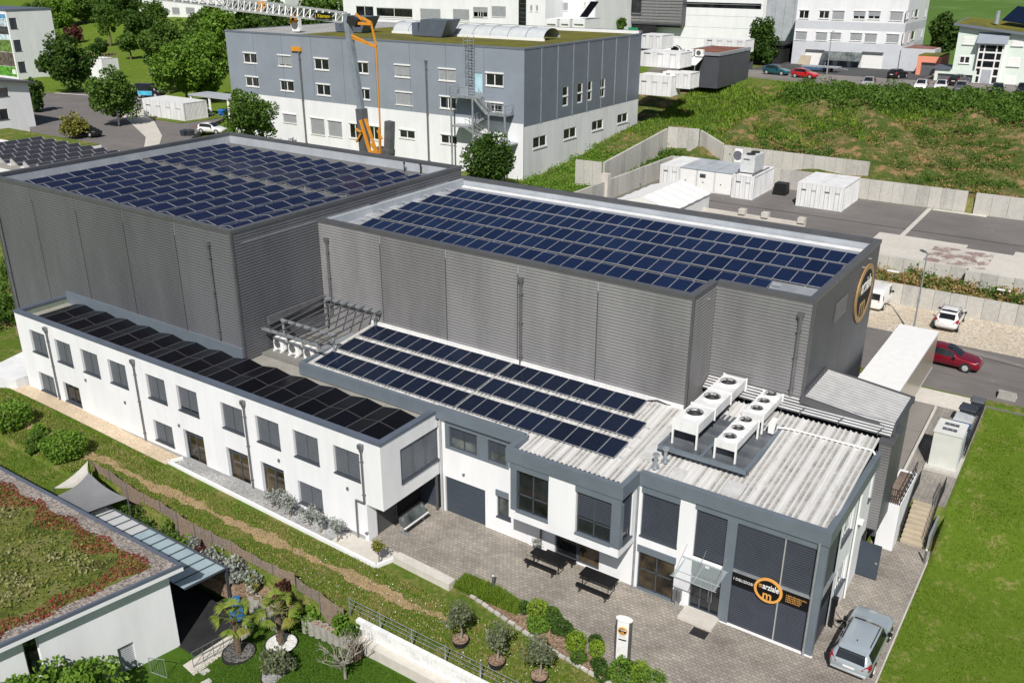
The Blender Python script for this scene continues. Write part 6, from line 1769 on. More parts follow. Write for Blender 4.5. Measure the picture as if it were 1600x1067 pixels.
# lattice jib
mb = MB()
tA, tB, bA, bB = pc(541, 21), pc(352, -4), pc(541, 35), pc(352, 14)
for dy in (-0.55, 0.55):
    d_ = Vector((0, dy, 0)); mb.bar(bA+d_, bB+d_, 0.16)
    n_ = 20
    for k in range(n_):
        mb.bar((bA+d_).lerp(bB+d_, k/n_), tA.lerp(tB, (k+0.5)/n_), 0.09); mb.bar(tA.lerp(tB, (k+0.5)/n_), (bA+d_).lerp(bB+d_, (k+1)/n_), 0.09)
mb.bar(tA, tB, 0.2)
mb.build('jib', M['alu'], crn)
mb = MB()
n_ = 18
fA_, fB_ = pc(455, 12), pc(215, -18); gA_, gB_ = pc(455, 24), pc(215, -4)
for dy in (-0.5, 0.5):
    d_ = Vector((0, dy+0.2, 0)); mb.bar(gA_+d_, gB_+d_, 0.13)
    for k in range(n_): mb.bar((gA_+d_).lerp(gB_+d_, k/n_), fA_.lerp(fB_, (k+0.5)/n_), 0.08); mb.bar(fA_.lerp(fB_, (k+0.5)/n_), (gA_+d_).lerp(gB_+d_, (k+1)/n_), 0.08)
mb.bar(fA_, fB_, 0.15)
mb.build('folded_jib', M['alu'], crn)
mb = MB()
for (a, b) in (((405, 4), (414, 14)), ((414, 4), (404, 16)), ((452, 25), (464, 34)), ((464, 25), (454, 36)), ((452, 26), (466, 26))): mb.bar(pc(*a), pc(*b), 0.28)
mb.build('trolley', M['orange'], crn)
s0, s1 = pc(491, 20, -0.7), pc(519, 31, -0.7)
fS_ = front(0, s0.y)
sn = MB().fbox(fS_, s0.x, s1.x, 0.0, 0.08, s1.z, s0.z).build('name_board', M['sign_black'], crn)
text_mesh('J. Käsmann', 0.46, plain('yellow_lettering', (0.75, 0.62, 0.02), 0.5), 'lettering', sn, fS_, (s0.x+s1.x)/2, (s0.z+s1.z)/2-0.15, 0.085, 'CENTER', 1.0)

# ---------------------------------------------------------------- pale three-storey building on the hill
WY = 178.0
ZW = (1200, 0, 3.9525)
wb = thing('office_block', 'pale three-storey block with two white garage doors across the upper road', 'building', (-47, WY, 12.5))
wl, wr_ = PY(1200+140/3.9525, 400/3.9525, WY).x, PY(1200+805/3.9525, 440/3.9525, WY).x
fW = front(0, WY); fWe = east(wr_, 0)
r1 = wrects(ZW, [(195, 65, 250, 118), (318, 68, 375, 118), (400, 68, 467, 125, 'b', 1), (530, 70, 598, 122, 'b', .6), (622, 70, 690, 122, 'b', .6), (757, 72, 828, 130, 'b', 1),
                 (173, 195, 236, 250, 'b', 1), (297, 200, 361, 253, 'b', 1), (385, 202, 447, 250, 'b', .9), (510, 205, 577, 255, 'b', .85), (600, 208, 667, 265, 'b', 1), (733, 212, 803, 268, 'b', 1)], WY)
bandz = [PY(1200+500/3.9525, y/3.9525, WY).z for y in (265, 188, 138)]
mb = MB(); mb.wall(fW, wl, wr_, 11.0, bandz[0], [], 0.2); mb.wall(fW, wl, wr_, bandz[1], bandz[2], [], 0.2); mb.wall(fWe, WY, WY+17, 11, bandz[0]); mb.wall(fWe, WY, WY+17, bandz[1], bandz[2])
mb.build('grey_band', plain('pale_grey_render', (0.56, 0.58, 0.62), 0.8, var=0.04, scale=0.5), wb)
mb = MB(); mb.wall(fW, wl, wr_, bandz[0], bandz[1], [h[:4] for h in r1 if h[2] < bandz[1]], 0.15); mb.wall(fW, wl, wr_, bandz[2], 30, [h[:4] for h in r1 if h[2] > bandz[1]], 0.15)
ewin = [erect(ZW, q_, wr_) for q_ in ((852, 120, 872, 70), (886, 108, 902, 65), (905, 110, 932, 58), (965, 104, 980, 50), (830, 268, 845, 205), (858, 262, 876, 200), (880, 250, 910, 190), (942, 230, 957, 178))]
mb.wall(fWe, WY, WY+17, bandz[0], bandz[1], [h for h in ewin if h[2] < bandz[1]], 0.15); mb.wall(fWe, WY, WY+17, bandz[2], 30, [h for h in ewin if h[2] > bandz[1]], 0.15)
mb.box(wl, wr_, WY+0.3, WY+17, 29.5, 30)
mb.build('wall', M['white'], wb)
MB().box(wl+0.3, wr_-0.3, WY+0.3, WY+16.5, 11, 29.4).build('core', M['dark'], wb)
for r_ in r1:
    if len(r_) > 4: bg_window(wb, fW, *r_[:4], kind='b', cover=r_[5])
    else: bg_window(wb, fW, *r_[:4])
for h in ewin: bg_window(wb, fWe, *h, box=False, panes=1)
gd = wrects(ZW, [(235, 315, 338, 410), (583, 330, 697, 445)], WY)
for a, b, z0, z1 in gd:
    f = MB().fbox(fW, a, b, 0.0, 0.05, 12.5, z1).build('garage_door', M['white_plain'], wb)
    MB().fbox(fW, a, b, 0.05, 0.3, z1, z1+0.3).build('shutter_box', M['steel'], f)
for a, b, z0, z1 in wrects(ZW, [(437, 322, 483, 432), (517, 358, 552, 430), (362, 350, 398, 402)], WY):
    MB().fbox(fW, a, b, 0.0, 0.08, 12.5, z1).build('entrance_door', M['anthracite'], wb)
ca = PY(1200+340/3.9525, 318/3.9525, WY); cb_ = PY(1200+590/3.9525, 330/3.9525, WY)
for k in range(6):
    x0 = ca.x+(cb_.x-ca.x)*k/6
    MB().hexa([(x0+0.03, WY-1.6, ca.z-1.4), (x0+(cb_.x-ca.x)/6-0.03, WY-1.6, ca.z-1.4), (x0+(cb_.x-ca.x)/6-0.03, WY-0.02, ca.z), (x0+0.03, WY-0.02, ca.z), (x0+0.03, WY-1.6, ca.z-1.34), (x0+(cb_.x-ca.x)/6-0.03, WY-1.6, ca.z-1.34), (x0+(cb_.x-ca.x)/6-0.03, WY-0.02, ca.z+0.06), (x0+0.03, WY-0.02, ca.z+0.06)]).build('canopy_panel', M['glass_pale'], wb)
ax = thing('entrance_annex', 'flat-roofed pale annex with a dark door beside the three-storey block', 'annex', (wr_+2.4, WY+2, 12.5))
MB().box(wr_+0.02, wr_+5.6, WY-0.5, WY+9, 11, 16.3).build('wall', M['bgclad_x'] if 'bgclad_x' in M else plain('pale_grey_annex', (0.55, 0.57, 0.61), 0.8, var=0.04), ax)
MB().box(wr_+0.3, wr_+5.3, WY-0.2, WY+8.6, 16.3, 16.36).build('roof', plain('red_brown_gravel', (0.22, 0.11, 0.09), 0.9, var=0.2), ax)
MB().box(wr_+3.2, wr_+4.7, WY-0.56, WY-0.5, 12.5, 15.2).build('door', M['anthracite'], ax)
cg = thing('coral_garage', 'coral garage with grey shutter and planted roof on the upper road', 'garage', (-31.5, 172, 12.5))
ga = PY(1429, 122, 172.0).x; gbx = PY(1466, 122, 172.0).x; gt = PY(1440, 88, 172.0).z
co = plain('coral_render', (0.78, 0.30, 0.20), 0.8, var=0.04)
MB().wall(front(0, 172.0), ga, gbx, 11, gt, [(ga+0.7, gbx-0.9, 12.4, gt-1.0)], 0.4).wall(east(gbx, 0), 172, 179, 11, gt).build('wall', co, cg)
MB().box(ga+0.3, gbx-0.3, 172.4, 179, 11, gt-0.2).build('shutter', M['steel'], cg)
MB().box(ga, gbx, 172.0, 179, gt, gt+0.15).build('green_roof', M['sedum_bg'], cg)
# mint house
MY = 166.0
mh = thing('mint_house', 'mint green house with tall glazed entrance and planted monopitch roof', 'house', (-18, MY, 12.5))
ZM = (1440, 0, 7.1125)
fM = front(0, MY)
mint = plain('mint_render', (0.66, 0.74, 0.68), 0.85, var=0.03)
ml = PY(1440+345/7.1125, 740/7.1125, MY).x
zl, zr_ = PY(1440+405/7.1125, 290/7.1125, MY).z, PY(1600, 392/7.1125, MY).z
mr = 2.0
slope = (zr_-zl)/(PY(1600, 55, MY).x-ml)
zt = lambda x: zl+slope*(x-ml)
mb = MB()
mb.face([fM.p(ml, 0, 11), fM.p(mr, 0, 11), fM.p(mr, 0, zt(mr)), fM.p(ml, 0, zt(ml))])
mb.face([(ml, MY, 11), (ml, MY+12, 11), (ml, MY+12, zt(ml)+0.5), (ml, MY, zt(ml))])
mb.face([(mr, MY, 11), (mr, MY+12, 11), (mr, MY+12, zt(mr)+0.5), (mr, MY, zt(mr))])
mb.build('wall', mint, mh)
rf_ = MB().hexa([(ml-0.8, MY-0.8, zt(ml-0.8)), (mr, MY-0.8, zt(mr)), (mr, MY+12, zt(mr)+0.4), (ml-0.8, MY+12, zt(ml-.8)+0.4), (ml-0.8, MY-0.8, zt(ml-0.8)+0.35), (mr, MY-0.8, zt(mr)+0.35), (mr, MY+12, zt(mr)+0.75), (ml-0.8, MY+12, zt(ml-.8)+0.75)]).build('roof', M['bgclad_e'], mh)
MB().hexa([(ml-0.5, MY-0.5, zt(ml)+0.35), (mr-.3, MY-0.5, zt(mr)+0.35), (mr-.3, MY+11.7, zt(mr)+0.75), (ml-0.5, MY+11.7, zt(ml)+0.75), (ml-0.5, MY-0.5, zt(ml)+0.45), (mr-.3, MY-0.5, zt(mr)+0.45), (mr-.3, MY+11.7, zt(mr)+0.85), (ml-0.5, MY+11.7, zt(ml)+0.85)]).build('sedum', M['sedum_bg'], rf_)
cx_ = PY(1440+830/7.1125, 270/7.1125, MY+4)
MB().cyl((cx_.x, MY+4, cx_.z), (cx_.x, MY+4, cx_.z+2.0), 0.4, 0.3, 10).build('chimney', M['galv'], rf_)
pva = PY(1440+890/7.1125, 232/7.1125, MY+5)
MB().hexa([(pva.x, MY+5, pva.z), (pva.x+8, MY+5, pva.z-1.1), (pva.x+9, MY+9, pva.z+1.0), (pva.x+1.4, MY+9, pva.z+2.0), (pva.x, MY+5, pva.z+0.1), (pva.x+8, MY+5, pva.z-1.0), (pva.x+9, MY+9, pva.z+1.1), (pva.x+1.4, MY+9, pva.z+2.1)]).build('solar_panel', M['cell_navy'], rf_)
for (a, b, z0, z1, kk) in wrects(ZM, [(470, 412, 578, 500, 'b'), (428, 622, 532, 712, 'g'), (1015, 430, 1125, 518, 'b'), (965, 640, 1080, 745, 'b'), (920, 845, 1035, 945, 'b')], MY):
    if kk == 'b':
        f = MB().fbox(fM, a, b, 0.0, 0.06, z0, z1).build('shutter', M['white_plain'], mh); MB().fbox(fM, a-0.1, b+0.1, 0, 0.14, z0-0.12, z0).build('sill', M['alu'], f)
    else: window(mh, front(0, MY-0.1), a, b, z0, z1, 'g', 0.02, True, frame='white_plain', sillmat='white_plain', wd=0.14)
(a, b, z0, z1) = wrects(ZM, [(655, 480, 850, 920)], MY)[0][:4]
gz = MB().fbox(fM, a, b, 0.0, 0.9, 12.5, z1).build('glazed_entrance', M['white_plain'], mh)
fM2 = front(0, MY-0.9)
for r_ in range(5):
    for c_ in range(3):
        w0 = [0.06, 0.28, 0.76][c_]; w1 = [0.22, 0.70, 0.94][c_]
        h0 = 0.03+0.195*r_
        if r_ < 2 and c_ == 1: continue
        MB().fbox(fM2, a+(b-a)*w0, a+(b-a)*w1, 0.005, 0.03, 12.5+(z1-12.5)*h0, 12.5+(z1-12.5)*(h0+0.15)).build('pane', M['glass'], gz)
MB().fbox(fM2, a+(b-a)*0.3, a+(b-a)*0.68, 0.005, 0.05, 12.5, 12.5+(z1-12.5)*0.36).build('door', M['parapet'], gz)
MB().hexa([(a-0.4, MY-1.5, z1), (b+0.4, MY-1.5, z1), (b+0.4, MY-0.02, z1+1.5), (a-0.4, MY-0.02, z1+1.5), (a-0.4, MY-1.5, z1+0.1), (b+0.4, MY-1.5, z1+0.1), (b+0.4, MY-0.02, z1+1.6), (a-0.4, MY-0.02, z1+1.6)]).build('porch_roof', M['bgclad'], mh)
g0 = PY(1440+130/7.1125, 900/7.1125, MY-1).x; g1 = PY(1440+610/7.1125, 820/7.1125, MY-1).x
gt0 = PY(1440+160/7.1125, 765/7.1125, MY-1).z
MB().wall(front(0, MY-1), g0, g1, 11, gt0, [(g0+0.5, (g0+g1)/2-0.15, 12.4, gt0-0.7), ((g0+g1)/2+0.15, g1-0.5, 12.4, gt0-0.7)], 0.3).wall(west(g0, 0), -MY-5, -MY+1, 11, gt0).build('garage_wing', mint, mh)
MB().box(g0+0.2, g1-0.2, MY-0.7, MY-0.05, 11, gt0-0.3).build('garage_shutter', M['steel'], mh)
MB().box(g0-0.5, ml, MY-1.3, MY+5, gt0, gt0+0.2).build('wing_roof', M['fascia_dark'], mh)

# ---------------------------------------------------------------- white factory hall and dark office behind the works building
HY = 190.0
hl = PY(1065, 20, HY).x; hr = PY(1192, 20, HY).x; hg = PY(1246, 60, HY).x; hll = PY(985, 55, HY).x
fh = thing('white_factory', 'white panelled factory hall with a long dark window band', 'hall', ((hl+hr)/2, HY, 11.0))
zb_ = PY(1010, 42, HY).z
(a, b, z0, z1) = wrects((1000, 0, 5.333), [(378, 18, 1008, 82)], HY)[0][:4]
fH = front(0, HY)
MB().wall(fH, hl, hr, 9, 34, [(a, b, z0, z1)], 0.3).wall(fH, hll, hl, 9, zb_).build('wall', M['white'], fh)
MB().box(a, b, HY+0.28, HY+0.4, z0, z1).build('window_band', M['glass'], fh)
for k in range(6):
    z = 13+2.3*k; MB().fbox(fH, hll if z < zb_ else hl, hr, 0, 0.015, z, z+0.06).build('joint', M['parapet'], fh)
for k in range(5):
    x = hr+(hg-hr)*k/4
    MB().fbox(front(0, HY+2), x, x+(hg-hr)/4-0.12, -0.2, 0, 9, 34).build('side_panel', M['parapet'], fh)
MB().box(hll, hg, HY+2.2, HY+30, 9, 33.8).build('core', M['white_old'], fh)
do = thing('dark_office', 'dark ribbed office cube with big glazing above a green gate', 'building', (hll, HY-2, 11))
dx0 = PY(928, 20, HY-2).x; dx1 = PY(1066, 20, HY-2).x; dz = PY(1000, 36, HY-2).z
MB().ribs_h(front(0, HY-2), dx0, dx1, dz, 34, 0.6, 0.12).build('wall', M['clad_mid'] if 'clad_mid' in M else plain('mid_grey_ribbed', (0.22, 0.22, 0.23), 0.5, 0.2, var=0.08), do)
MB().box(dx0, dx1-0.01, HY-1.9, HY+6, dz-0.3, 34).build('core', M['clad_dark'], do)
(a, b, z0, z1) = wrects((880, 0, 5.714), [(318, -40, 695, 118)], HY-2)[0][:4]
f = MB().fbox(front(0, HY-2), a, b, 0.02, 0.2, z0, z1).build('window', M['glass'], do)
MB().fbox(front(0, HY-2), a-0.2, b+0.2, 0.1, 0.35, z0-0.3, z0).build('sill', M['steel'], f)
MB().box(dx0+2, dx1-6, HY-1.7, HY-1.4, 9, dz-0.3).build('ground_floor', M['dark'], do)
for px_ in (955, 985):
    p = PY(px_, 48, HY-3)
    MB().box(p.x-1.8, p.x+1.8, HY-3.1, HY-2.9, p.z-2, p.z+0.6).build('gate', plain('green_gate', (0.01, 0.22, 0.10), 0.5) if px_ == 955 else bpy.data.materials['green_gate'], do)

def simple_block(name, label, x0, x1, y0, y1, z0, z1, mat, rects=(), Y=None, cat='building', panes=2, blind='blind_pale', roof='membrane', frame='white_plain'):
    o = thing(name, label, cat, ((x0+x1)/2, y0, z0))
    fr = front(0, y0)
    holes_ = [r_[:4] for r_ in rects]
    MB().wall(fr, x0, x1, z0, z1, holes_, 0.2).wall(east(x1, 0), y0, y1, z0, z1).wall(west(x0, 0), -y1, -y0, z0, z1).build('wall', M[mat], o)
    MB().box(x0+0.25, x1-0.25, y0+0.25, y1, z0, z1-0.3).build('core', M['dark'], o)
    MB().box(x0+0.02, x1-0.02, y0+0.02, y1, z1-0.25, z1-0.05).build('roof', M[roof], o)
    for r_ in rects:
        if len(r_) > 4 and r_[4] == 'b': bg_window(o, fr, *r_[:4], kind='b', cover=r_[5], box=False, panes=panes, blind=blind, frame=frame)
        else: bg_window(o, fr, *r_[:4], box=False, panes=panes, frame=frame)
    return o
# central white block
NY = 165.0
z9 = PY(700, 46, NY).z
rc = wrects((350, 0, 3.9525), [(812, 38, 925, 105), (938, 48, 1165, 112), (1210, 55, 1338, 125, 'b', 1), (1412, 58, 1515, 128, 'b', .9), (1537, 50, 1600, 110)], NY)
rc += wrects((700, 0, 3.9525), [(155, 45, 245, 110, 'b', .5), (268, 40, 357, 108, 'b', 1), (505, 35, 522, 72), (540, 35, 556, 72)], NY)
nb_ = simple_block('white_office_block', 'long white office block directly behind the mossy roof', PY(537, 20, NY).x, PY(852, 20, NY).x, NY, NY+20, 9.5, 34, 'white', rc)
(a, b, z0, z1) = wrects((700, 0, 3.9525), [(438, -30, 482, 168)], NY)[0][:4]
f = MB().fbox(front(0, NY), a, b, 0.0, 0.1, z0, z1).build('stair_glazing', M['glass'], nb_)
for k in range(7): MB().fbox(front(0, NY), a, b, 0.1, 0.14, z0+(z1-z0)*k/7, z0+(z1-z0)*k/7+0.12).build('transom', M['anthracite'], f)
rc = wrects((700, 0, 3.9525), [(632, 18, 672, 65, 'b', 1), (700, 18, 740, 68, 'b', 1), (838, 15, 850, 42), (872, 13, 884, 40), (893, 13, 903, 40)], 172)
simple_block('white_house_block', 'white block with small shuttered windows right of the long office block', PY(853, 20, 172).x, PY(930, 20, 172).x, 172, 190, 9.5, 32, 'white', rc)
for k, (a_, b_) in enumerate(((602, 672), (690, 750), (770, 843))):
    p0 = PY(700+a_/3.9525, 118/3.9525, 160); p1 = PY(700+b_/3.9525, 190/3.9525, 160)
    o = thing('garage', ['white garage behind the parked white car', 'middle white garage of the three behind the mossy roof', 'white garage with a tilted solar panel on top'][k], 'garage', (p0.x, 160, 9.5))
    MB().wall(front(0, 160), p0.x, p1.x, 9.5, p0.z, [(p0.x+0.3, p1.x-0.3, 9.5, p0.z-0.9)], 0.3).wall(east(p1.x, 0), 160, 166, 9.5, p0.z).box(p0.x, p1.x, 160.3, 166, p0.z-0.1, p0.z).build('wall', M['white'], o)
    MB().box(p0.x+0.25, p1.x-0.25, 160.3, 160.5, 9.5, p0.z-0.5).build('shutter', M['white_plain'], o)
    if k == 2: MB().hexa([(p0.x+1, 161, p0.z+0.3), (p1.x, 161, p0.z+0.3), (p1.x+1.2, 163, p0.z+3), (p0.x+2.2, 163, p0.z+3), (p0.x+1, 161, p0.z+0.4), (p1.x, 161, p0.z+0.4), (p1.x+1.2, 163, p0.z+3.1), (p0.x+2.2, 163, p0.z+3.1)]).build('solar_panel', M['cell_black'], o)
# white block top left
TY = 222.0
rc = wrects((0, 0, 3.9525), [(892, 45, 940, 86, 'b', 1), (985, 50, 1035, 90, 'b', 1), (1060, 48, 1112, 92, 'b', 1), (1145, 48, 1205, 90, 'b', 1), (1380, -4, 1408, 38), (1452, -6, 1480, 36), (1535, -8, 1560, 30)], TY)
simple_block('white_apartment_block', 'white block at the top left behind the crane jib', PY(217, 10, TY).x, PY(446, 10, TY).x, TY, TY+25, 11.4, 40, 'white', rc)
# annexes, containers and store behind the works building
def pxbox(x0, x1, ytop, ybot, Y):
    """x range, z range of a street-side rectangle seen on the plane Y"""
    a_ = PY(x0, ytop, Y); b_ = PY(x1, ybot, Y); return a_.x, b_.x, b_.z, PY(x0, ytop, Y).z
for k, (bx_, Y_, dp, nm) in enumerate((((997, 1048, 116, 152), 120.5, 3.0, 'lower white annex container at the back corner of the works building'),
        ((1000, 1062, 80, 108), 124.0, 4.0, 'white ribbed container on posts behind the works building'),
        ((1036, 1078, 112, 140), 122.0, 3.0, 'white container with pipework below the raised container'),
        ((1000, 1034, 54, 78), 132.0, 4.0, 'tall white container far behind the works building'))):
    x0, x1, z0, z1 = pxbox(*bx_, Y_)
    container(nm, x0, x1, Y_, Y_+dp, z0, z1, doors=3)
sr = thing('dark_store', 'dark flat store with a red-brown roof and two air conditioners', 'building', (PY(1100, 100, 138).x, 138, 11))
SY = 138.0
x0, x1, z0, z1 = pxbox(1062, 1122, 84, 118, SY); z1 = PY(1110, 84, SY).z; z0 -= 2
sd_ = 13.0
MB().box(x0, x1, SY, SY+sd_, z0, z1).build('wall', M['clad_dark'], sr)
MB().box(x0+0.3, x1-0.3, SY+0.3, SY+sd_-0.3, z1, z1+0.08).build('roof', plain('red_brown_roof', (0.20, 0.075, 0.05), 0.9, var=0.2, scale=0.6), sr)
MB().box(x0-0.1, x1+0.1, SY-0.2, SY+0.2, z1-0.3, z1+0.15).box(x1-0.3, x1+0.1, SY+0.2, SY+sd_, z1-0.3, z1+0.15).box(x0-0.1, x0+0.3, SY+0.2, SY+sd_, z1-0.3, z1+0.15).build('roof_edge', M['galv'], sr)
MB().hexa([(x0, SY-3, z1-1.6), (x1-2.5, SY-3, z1-1.6), (x1-2.5, SY-0.2, z1-0.6), (x0, SY-0.2, z1-0.6), (x0, SY-3, z1-1.5), (x1-2.5, SY-3, z1-1.5), (x1-2.5, SY-0.2, z1-0.5), (x0, SY-0.2, z1-0.5)]).build('lean_to_roof', M['white_metal'], sr)
for x in (x0+0.2, x1-2.7): MB().cyl((x, SY-2.9, z0), (x, SY-2.9, z1-1.6), 0.08, 0.08, 8).build('post', M['galv'], sr)
ac_unit('air_conditioner', 'left of two white air conditioners on the dark store', (x0+x1)/2-1.4, SY-0.6, z1-0.55, 1.3, 0.5, 1.0, False)
ac_unit('air_conditioner', 'right of two white air conditioners on the dark store', (x0+x1)/2+0.3, SY-0.6, z1-0.55, 1.3, 0.5, 1.0, False)
fa_, fb_ = P(1088, 133, 11.2), P(1175, 108, 12.6)
tag(MB().hexa([(fa_.x, fa_.y, 8.5), (fb_.x, fb_.y, 9.5), (fb_.x, fb_.y+0.2, 9.5), (fa_.x, fa_.y+0.2, 8.5), (fa_.x, fa_.y, 12.4), (fb_.x, fb_.y, 13.9), (fb_.x, fb_.y+0.2, 13.9), (fa_.x, fa_.y+0.2, 12.4)]).build('dark_fence', M['clad_dark']), 'dark grey fence at the top of the grass bank', 'fence')
x0, x1, z0, z1 = pxbox(1100, 1164, 60, 84, 158)
container('white ribbed container behind the dark store', x0, x1, 158, 162, z0, z1, doors=4)
car('white delivery van roof behind the container stack', 'van', 5.5, 2.0, 2.3, GP['white'], (*P(1052, 78, 13.4)[:2], 12.0), R(10), cat='van', name='parked_van', detail=False)

# ---------------------------------------------------------------- cars on the upper road
def bgcar(label, px_, py_, z, style, col, rz_, L=4.3, H=1.5, detail=True, W=1.8):
    p = P(px_, py_, z); return car(label, style, L, W, H, GP[col], (p.x, p.y, z), R(rz_), group='cars on the upper road', detail=detail)
bgcar('bright red hatchback on the upper road above the bank', 1257, 122, 12.56, 'hatch', 'bright_red', -8)
bgcar('dark teal car at the left end of the upper road', 1213, 117, 12.56, 'hatch', 'teal', -10, 4.6, 1.6)
bgcar('silver car parked facing the hedge below the three-storey block', 1356, 137, 12.56, 'hatch', 'pale', -82)
bgcar('black car parked in front of the annex door', 1402, 122, 12.58, 'hatch', 'black', 75)
bgcar('white car left of the two parked side by side by the hedge', 1438, 141, 12.56, 'hatch', 'white', -84)
bgcar('white car right of the two parked side by side by the hedge', 1469, 142, 12.56, 'hatch', 'white', -84)
bgcar('black suv parked before the mint garages', 1497, 133, 12.59, 'hatch', 'black', 78, 4.4, 1.65)
bgcar('grey estate behind the hedge in front of the black suv', 1500, 144, 12.56, 'estate', 'grey', -84)
bgcar('dark car half hidden by the hedge below the glazed entrance', 1557, 147, 12.56, 'hatch', 'black', -84)
bgcar('dark car at the right edge behind the hedge', 1597, 147, 12.56, 'hatch', 'black', -84)
bgcar('silver hatchback parked on the corner under the trees', 243, 119, 7.0, 'hatch', 'pale', -20, 4.2)
bgcar('grey car half under the trees beside the blue van', 268, 136, 7.0, 'hatch', 'grey', 100, 4.2)
bgcar('white car beside the covered bin shelter', 332, 208, 6.3, 'hatch', 'white', 15, 4.4)
bgcar('white car parked in front of the left white garage', 868, 42, 10.2, 'hatch', 'white', 0, 4.3)
bgcar('dark car on the side road behind the bare shrub', 138, 212, 6.9, 'hatch', 'black', 10, 4.3)
vb = bgcar('dark van with a bright blue painted side on the corner', 236, 152, 7.0, 'van', 'black', 20, 5.4, 2.4, True, 2.0)
MB().box(-2.3, 1.0, -1.035, -1.01, 0.45, 1.2).build('painted_panel', plain('bright_blue_graphic', (0.08, 0.42, 0.62), 0.5, var=0.3, scale=1.5), vb, local=True)
tl_ = thing('flatbed_trailer', 'grey flatbed trailer parked in front of the three-storey block', 'trailer', (*P(1283, 108, 13.0)[:2], 12.58))
MB().box(-3.2, 3.2, -1.1, 1.1, 0.7, 0.9).build('bed', M['galv'], tl_, local=True)
for x in (0.6, 1.5):
    for y in (-0.95, 0.95): MB().cyl((x, y-0.12, 0.33), (x, y+0.12, 0.33), 0.33, 0.33, 14).build('wheel', M['rubber'], tl_, local=True)
MB().bar((3.2, 0, 0.7), (4.6, 0, 0.55), 0.12).build('drawbar', M['galv'], tl_, local=True)
MB().box(-3.0, 0.4, -1.12, -1.0, 0.35, 0.7).build('side_skirt', plain('blue_trailer_skirt', (0.03, 0.10, 0.22), 0.5), tl_, local=True)
for x_, nm in ((1246, 'tan board'), ):
    p = P(x_, 104, 12.6)
    tag(MB().hexa([(p.x-1.2, 177.2, 12.57), (p.x+0.9, 177.2, 12.57), (p.x+0.9, 177.5, 12.57), (p.x-1.2, 177.5, 12.57), (p.x-1.0, 177.7, 14.2), (p.x+1.0, 177.7, 14.2), (p.x+1.0, 177.9, 14.2), (p.x-1.0, 177.9, 14.2)]).build('wood_board', M['tan_wood']), 'tan wooden board leaning on the three-storey block', 'board')
tag(MB().box(-64.5, -58.5, 176, 184, 11.5, 15.8).box(-64.6, -58.2, 175.6, 184, 15.8, 16.1).build('dark_shed', M['dark']), 'dark open shed left of the three-storey block', 'shed')

# ---------------------------------------------------------------- left side: mural house, gable house, container, shelter
MZ = 7.0
c0, c1 = P(29, 120, MZ), P(84, 112, MZ)
MXL = c0.x
fl = thing('mural_building', 'white three-storey block with a photo mural on its left edge', 'building', (MXL, c0.y, MZ))
ztop = PX(74, 15, MXL).z
fml = east(MXL, 0)
def exrect(zo, r_, X):
    ox, oy, s_ = zo; a_ = PX(ox+r_[0]/s_, oy+r_[1]/s_, X); b_ = PX(ox+r_[2]/s_, oy+r_[3]/s_, X)
    return (a_.y, b_.y, min(a_.z, b_.z), max(a_.z, b_.z))
rl = [exrect((0, 0, 7.11), q_, MXL) for q_ in ((95, 205, 200, 322), (145, 450, 250, 570), (195, 692, 298, 802), (405, 680, 520, 790))]
MB().wall(fml, c0.y, c1.y, 5, ztop, rl, 0.3).wall(front(0, c0.y), MXL-20, MXL, 5, ztop).wall(north(0, c1.y), -MXL, -MXL+20, 5, ztop).build('wall', M['white'], fl)
MB().box(MXL-20, MXL-0.35, c0.y+0.3, c1.y-0.3, 5, ztop-0.3).build('core', M['dark'], fl)
MB().box(MXL-20, MXL+0.1, c0.y-0.1, c1.y+0.1, ztop-0.05, ztop+0.25).build('roof_edge', M['fascia_dark'], fl)
for h in rl: window(fl, fml, *h, 'b', 0.12, True, blind='blind_dark')
mcol = {'sky': (0.10, 0.30, 0.55), 'cloud': (0.45, 0.55, 0.62), 'photo': (0.05, 0.055, 0.06), 'green': (0.10, 0.30, 0.04), 'field': (0.12, 0.20, 0.05), 'crowd': (0.12, 0.10, 0.085)}
fmf = front(0, c0.y)
zm = lambda y: PY(12, y, c0.y).z
mx0, mx1 = MXL-12.0, MXL-0.35
mp = MB().fbox(fmf, mx0, mx1, 0.0, 0.03, zm(119), zm(23)).build('mural', M['white_plain'], fl)
for a_, b_, c_ in ((23, 30, 'sky'), (30, 42, 'cloud'), (42, 55, 'photo'), (55, 63, 'cloud'), (63, 82, 'field'), (82, 104, 'crowd'), (104, 119, 'green')):
    MB().fbox(fmf, mx0+0.1, mx1-0.1, 0.03, 0.045, zm(b_)+0.05, zm(a_)-0.02).build('mural_band', plain('mural_'+c_, mcol[c_], 0.6, var=0.55, scale=1.3), mp)
MB().fbox(fmf, mx1-1.7, mx1-0.3, 0.045, 0.055, zm(117)+0.3, zm(108)).build('mural_badge', M['white_plain'], mp)
# gable-roofed white house at the left edge
g1_ = P(58, 205, 6.0)
GXX = g1_.x
gh = thing('gable_house', 'white house with a dark roof edge at the left margin', 'house', (GXX, g1_.y-6, 6.0))
fgh = east(GXX, 0)
gt1 = PX(46, 130, GXX).z; y00 = g1_.y-16; gt0 = gt1+2.4
gw = [exrect((0, 0, 4.444), q_, GXX) for q_ in ((-60, 608, 62, 668), (-60, 768, 65, 828))]
mb = MB(); mb.wall(fgh, y00, g1_.y, 4, gt1-0.3, gw, 0.25); mb.face([(GXX, y00, gt1-0.3), (GXX, g1_.y, gt1-0.3), (GXX, g1_.y, gt1), (GXX, y00, gt0)]); mb.wall(north(0, g1_.y), -GXX, -GXX+14, 4, gt1)
mb.wall(front(0, y00), GXX-14, GXX, 4, gt1)
mb.build('wall', M['white'], gh)
MB().box(GXX-14, GXX-0.3, y00+0.3, g1_.y-0.3, 4, gt1-0.4).build('core', M['dark'], gh)
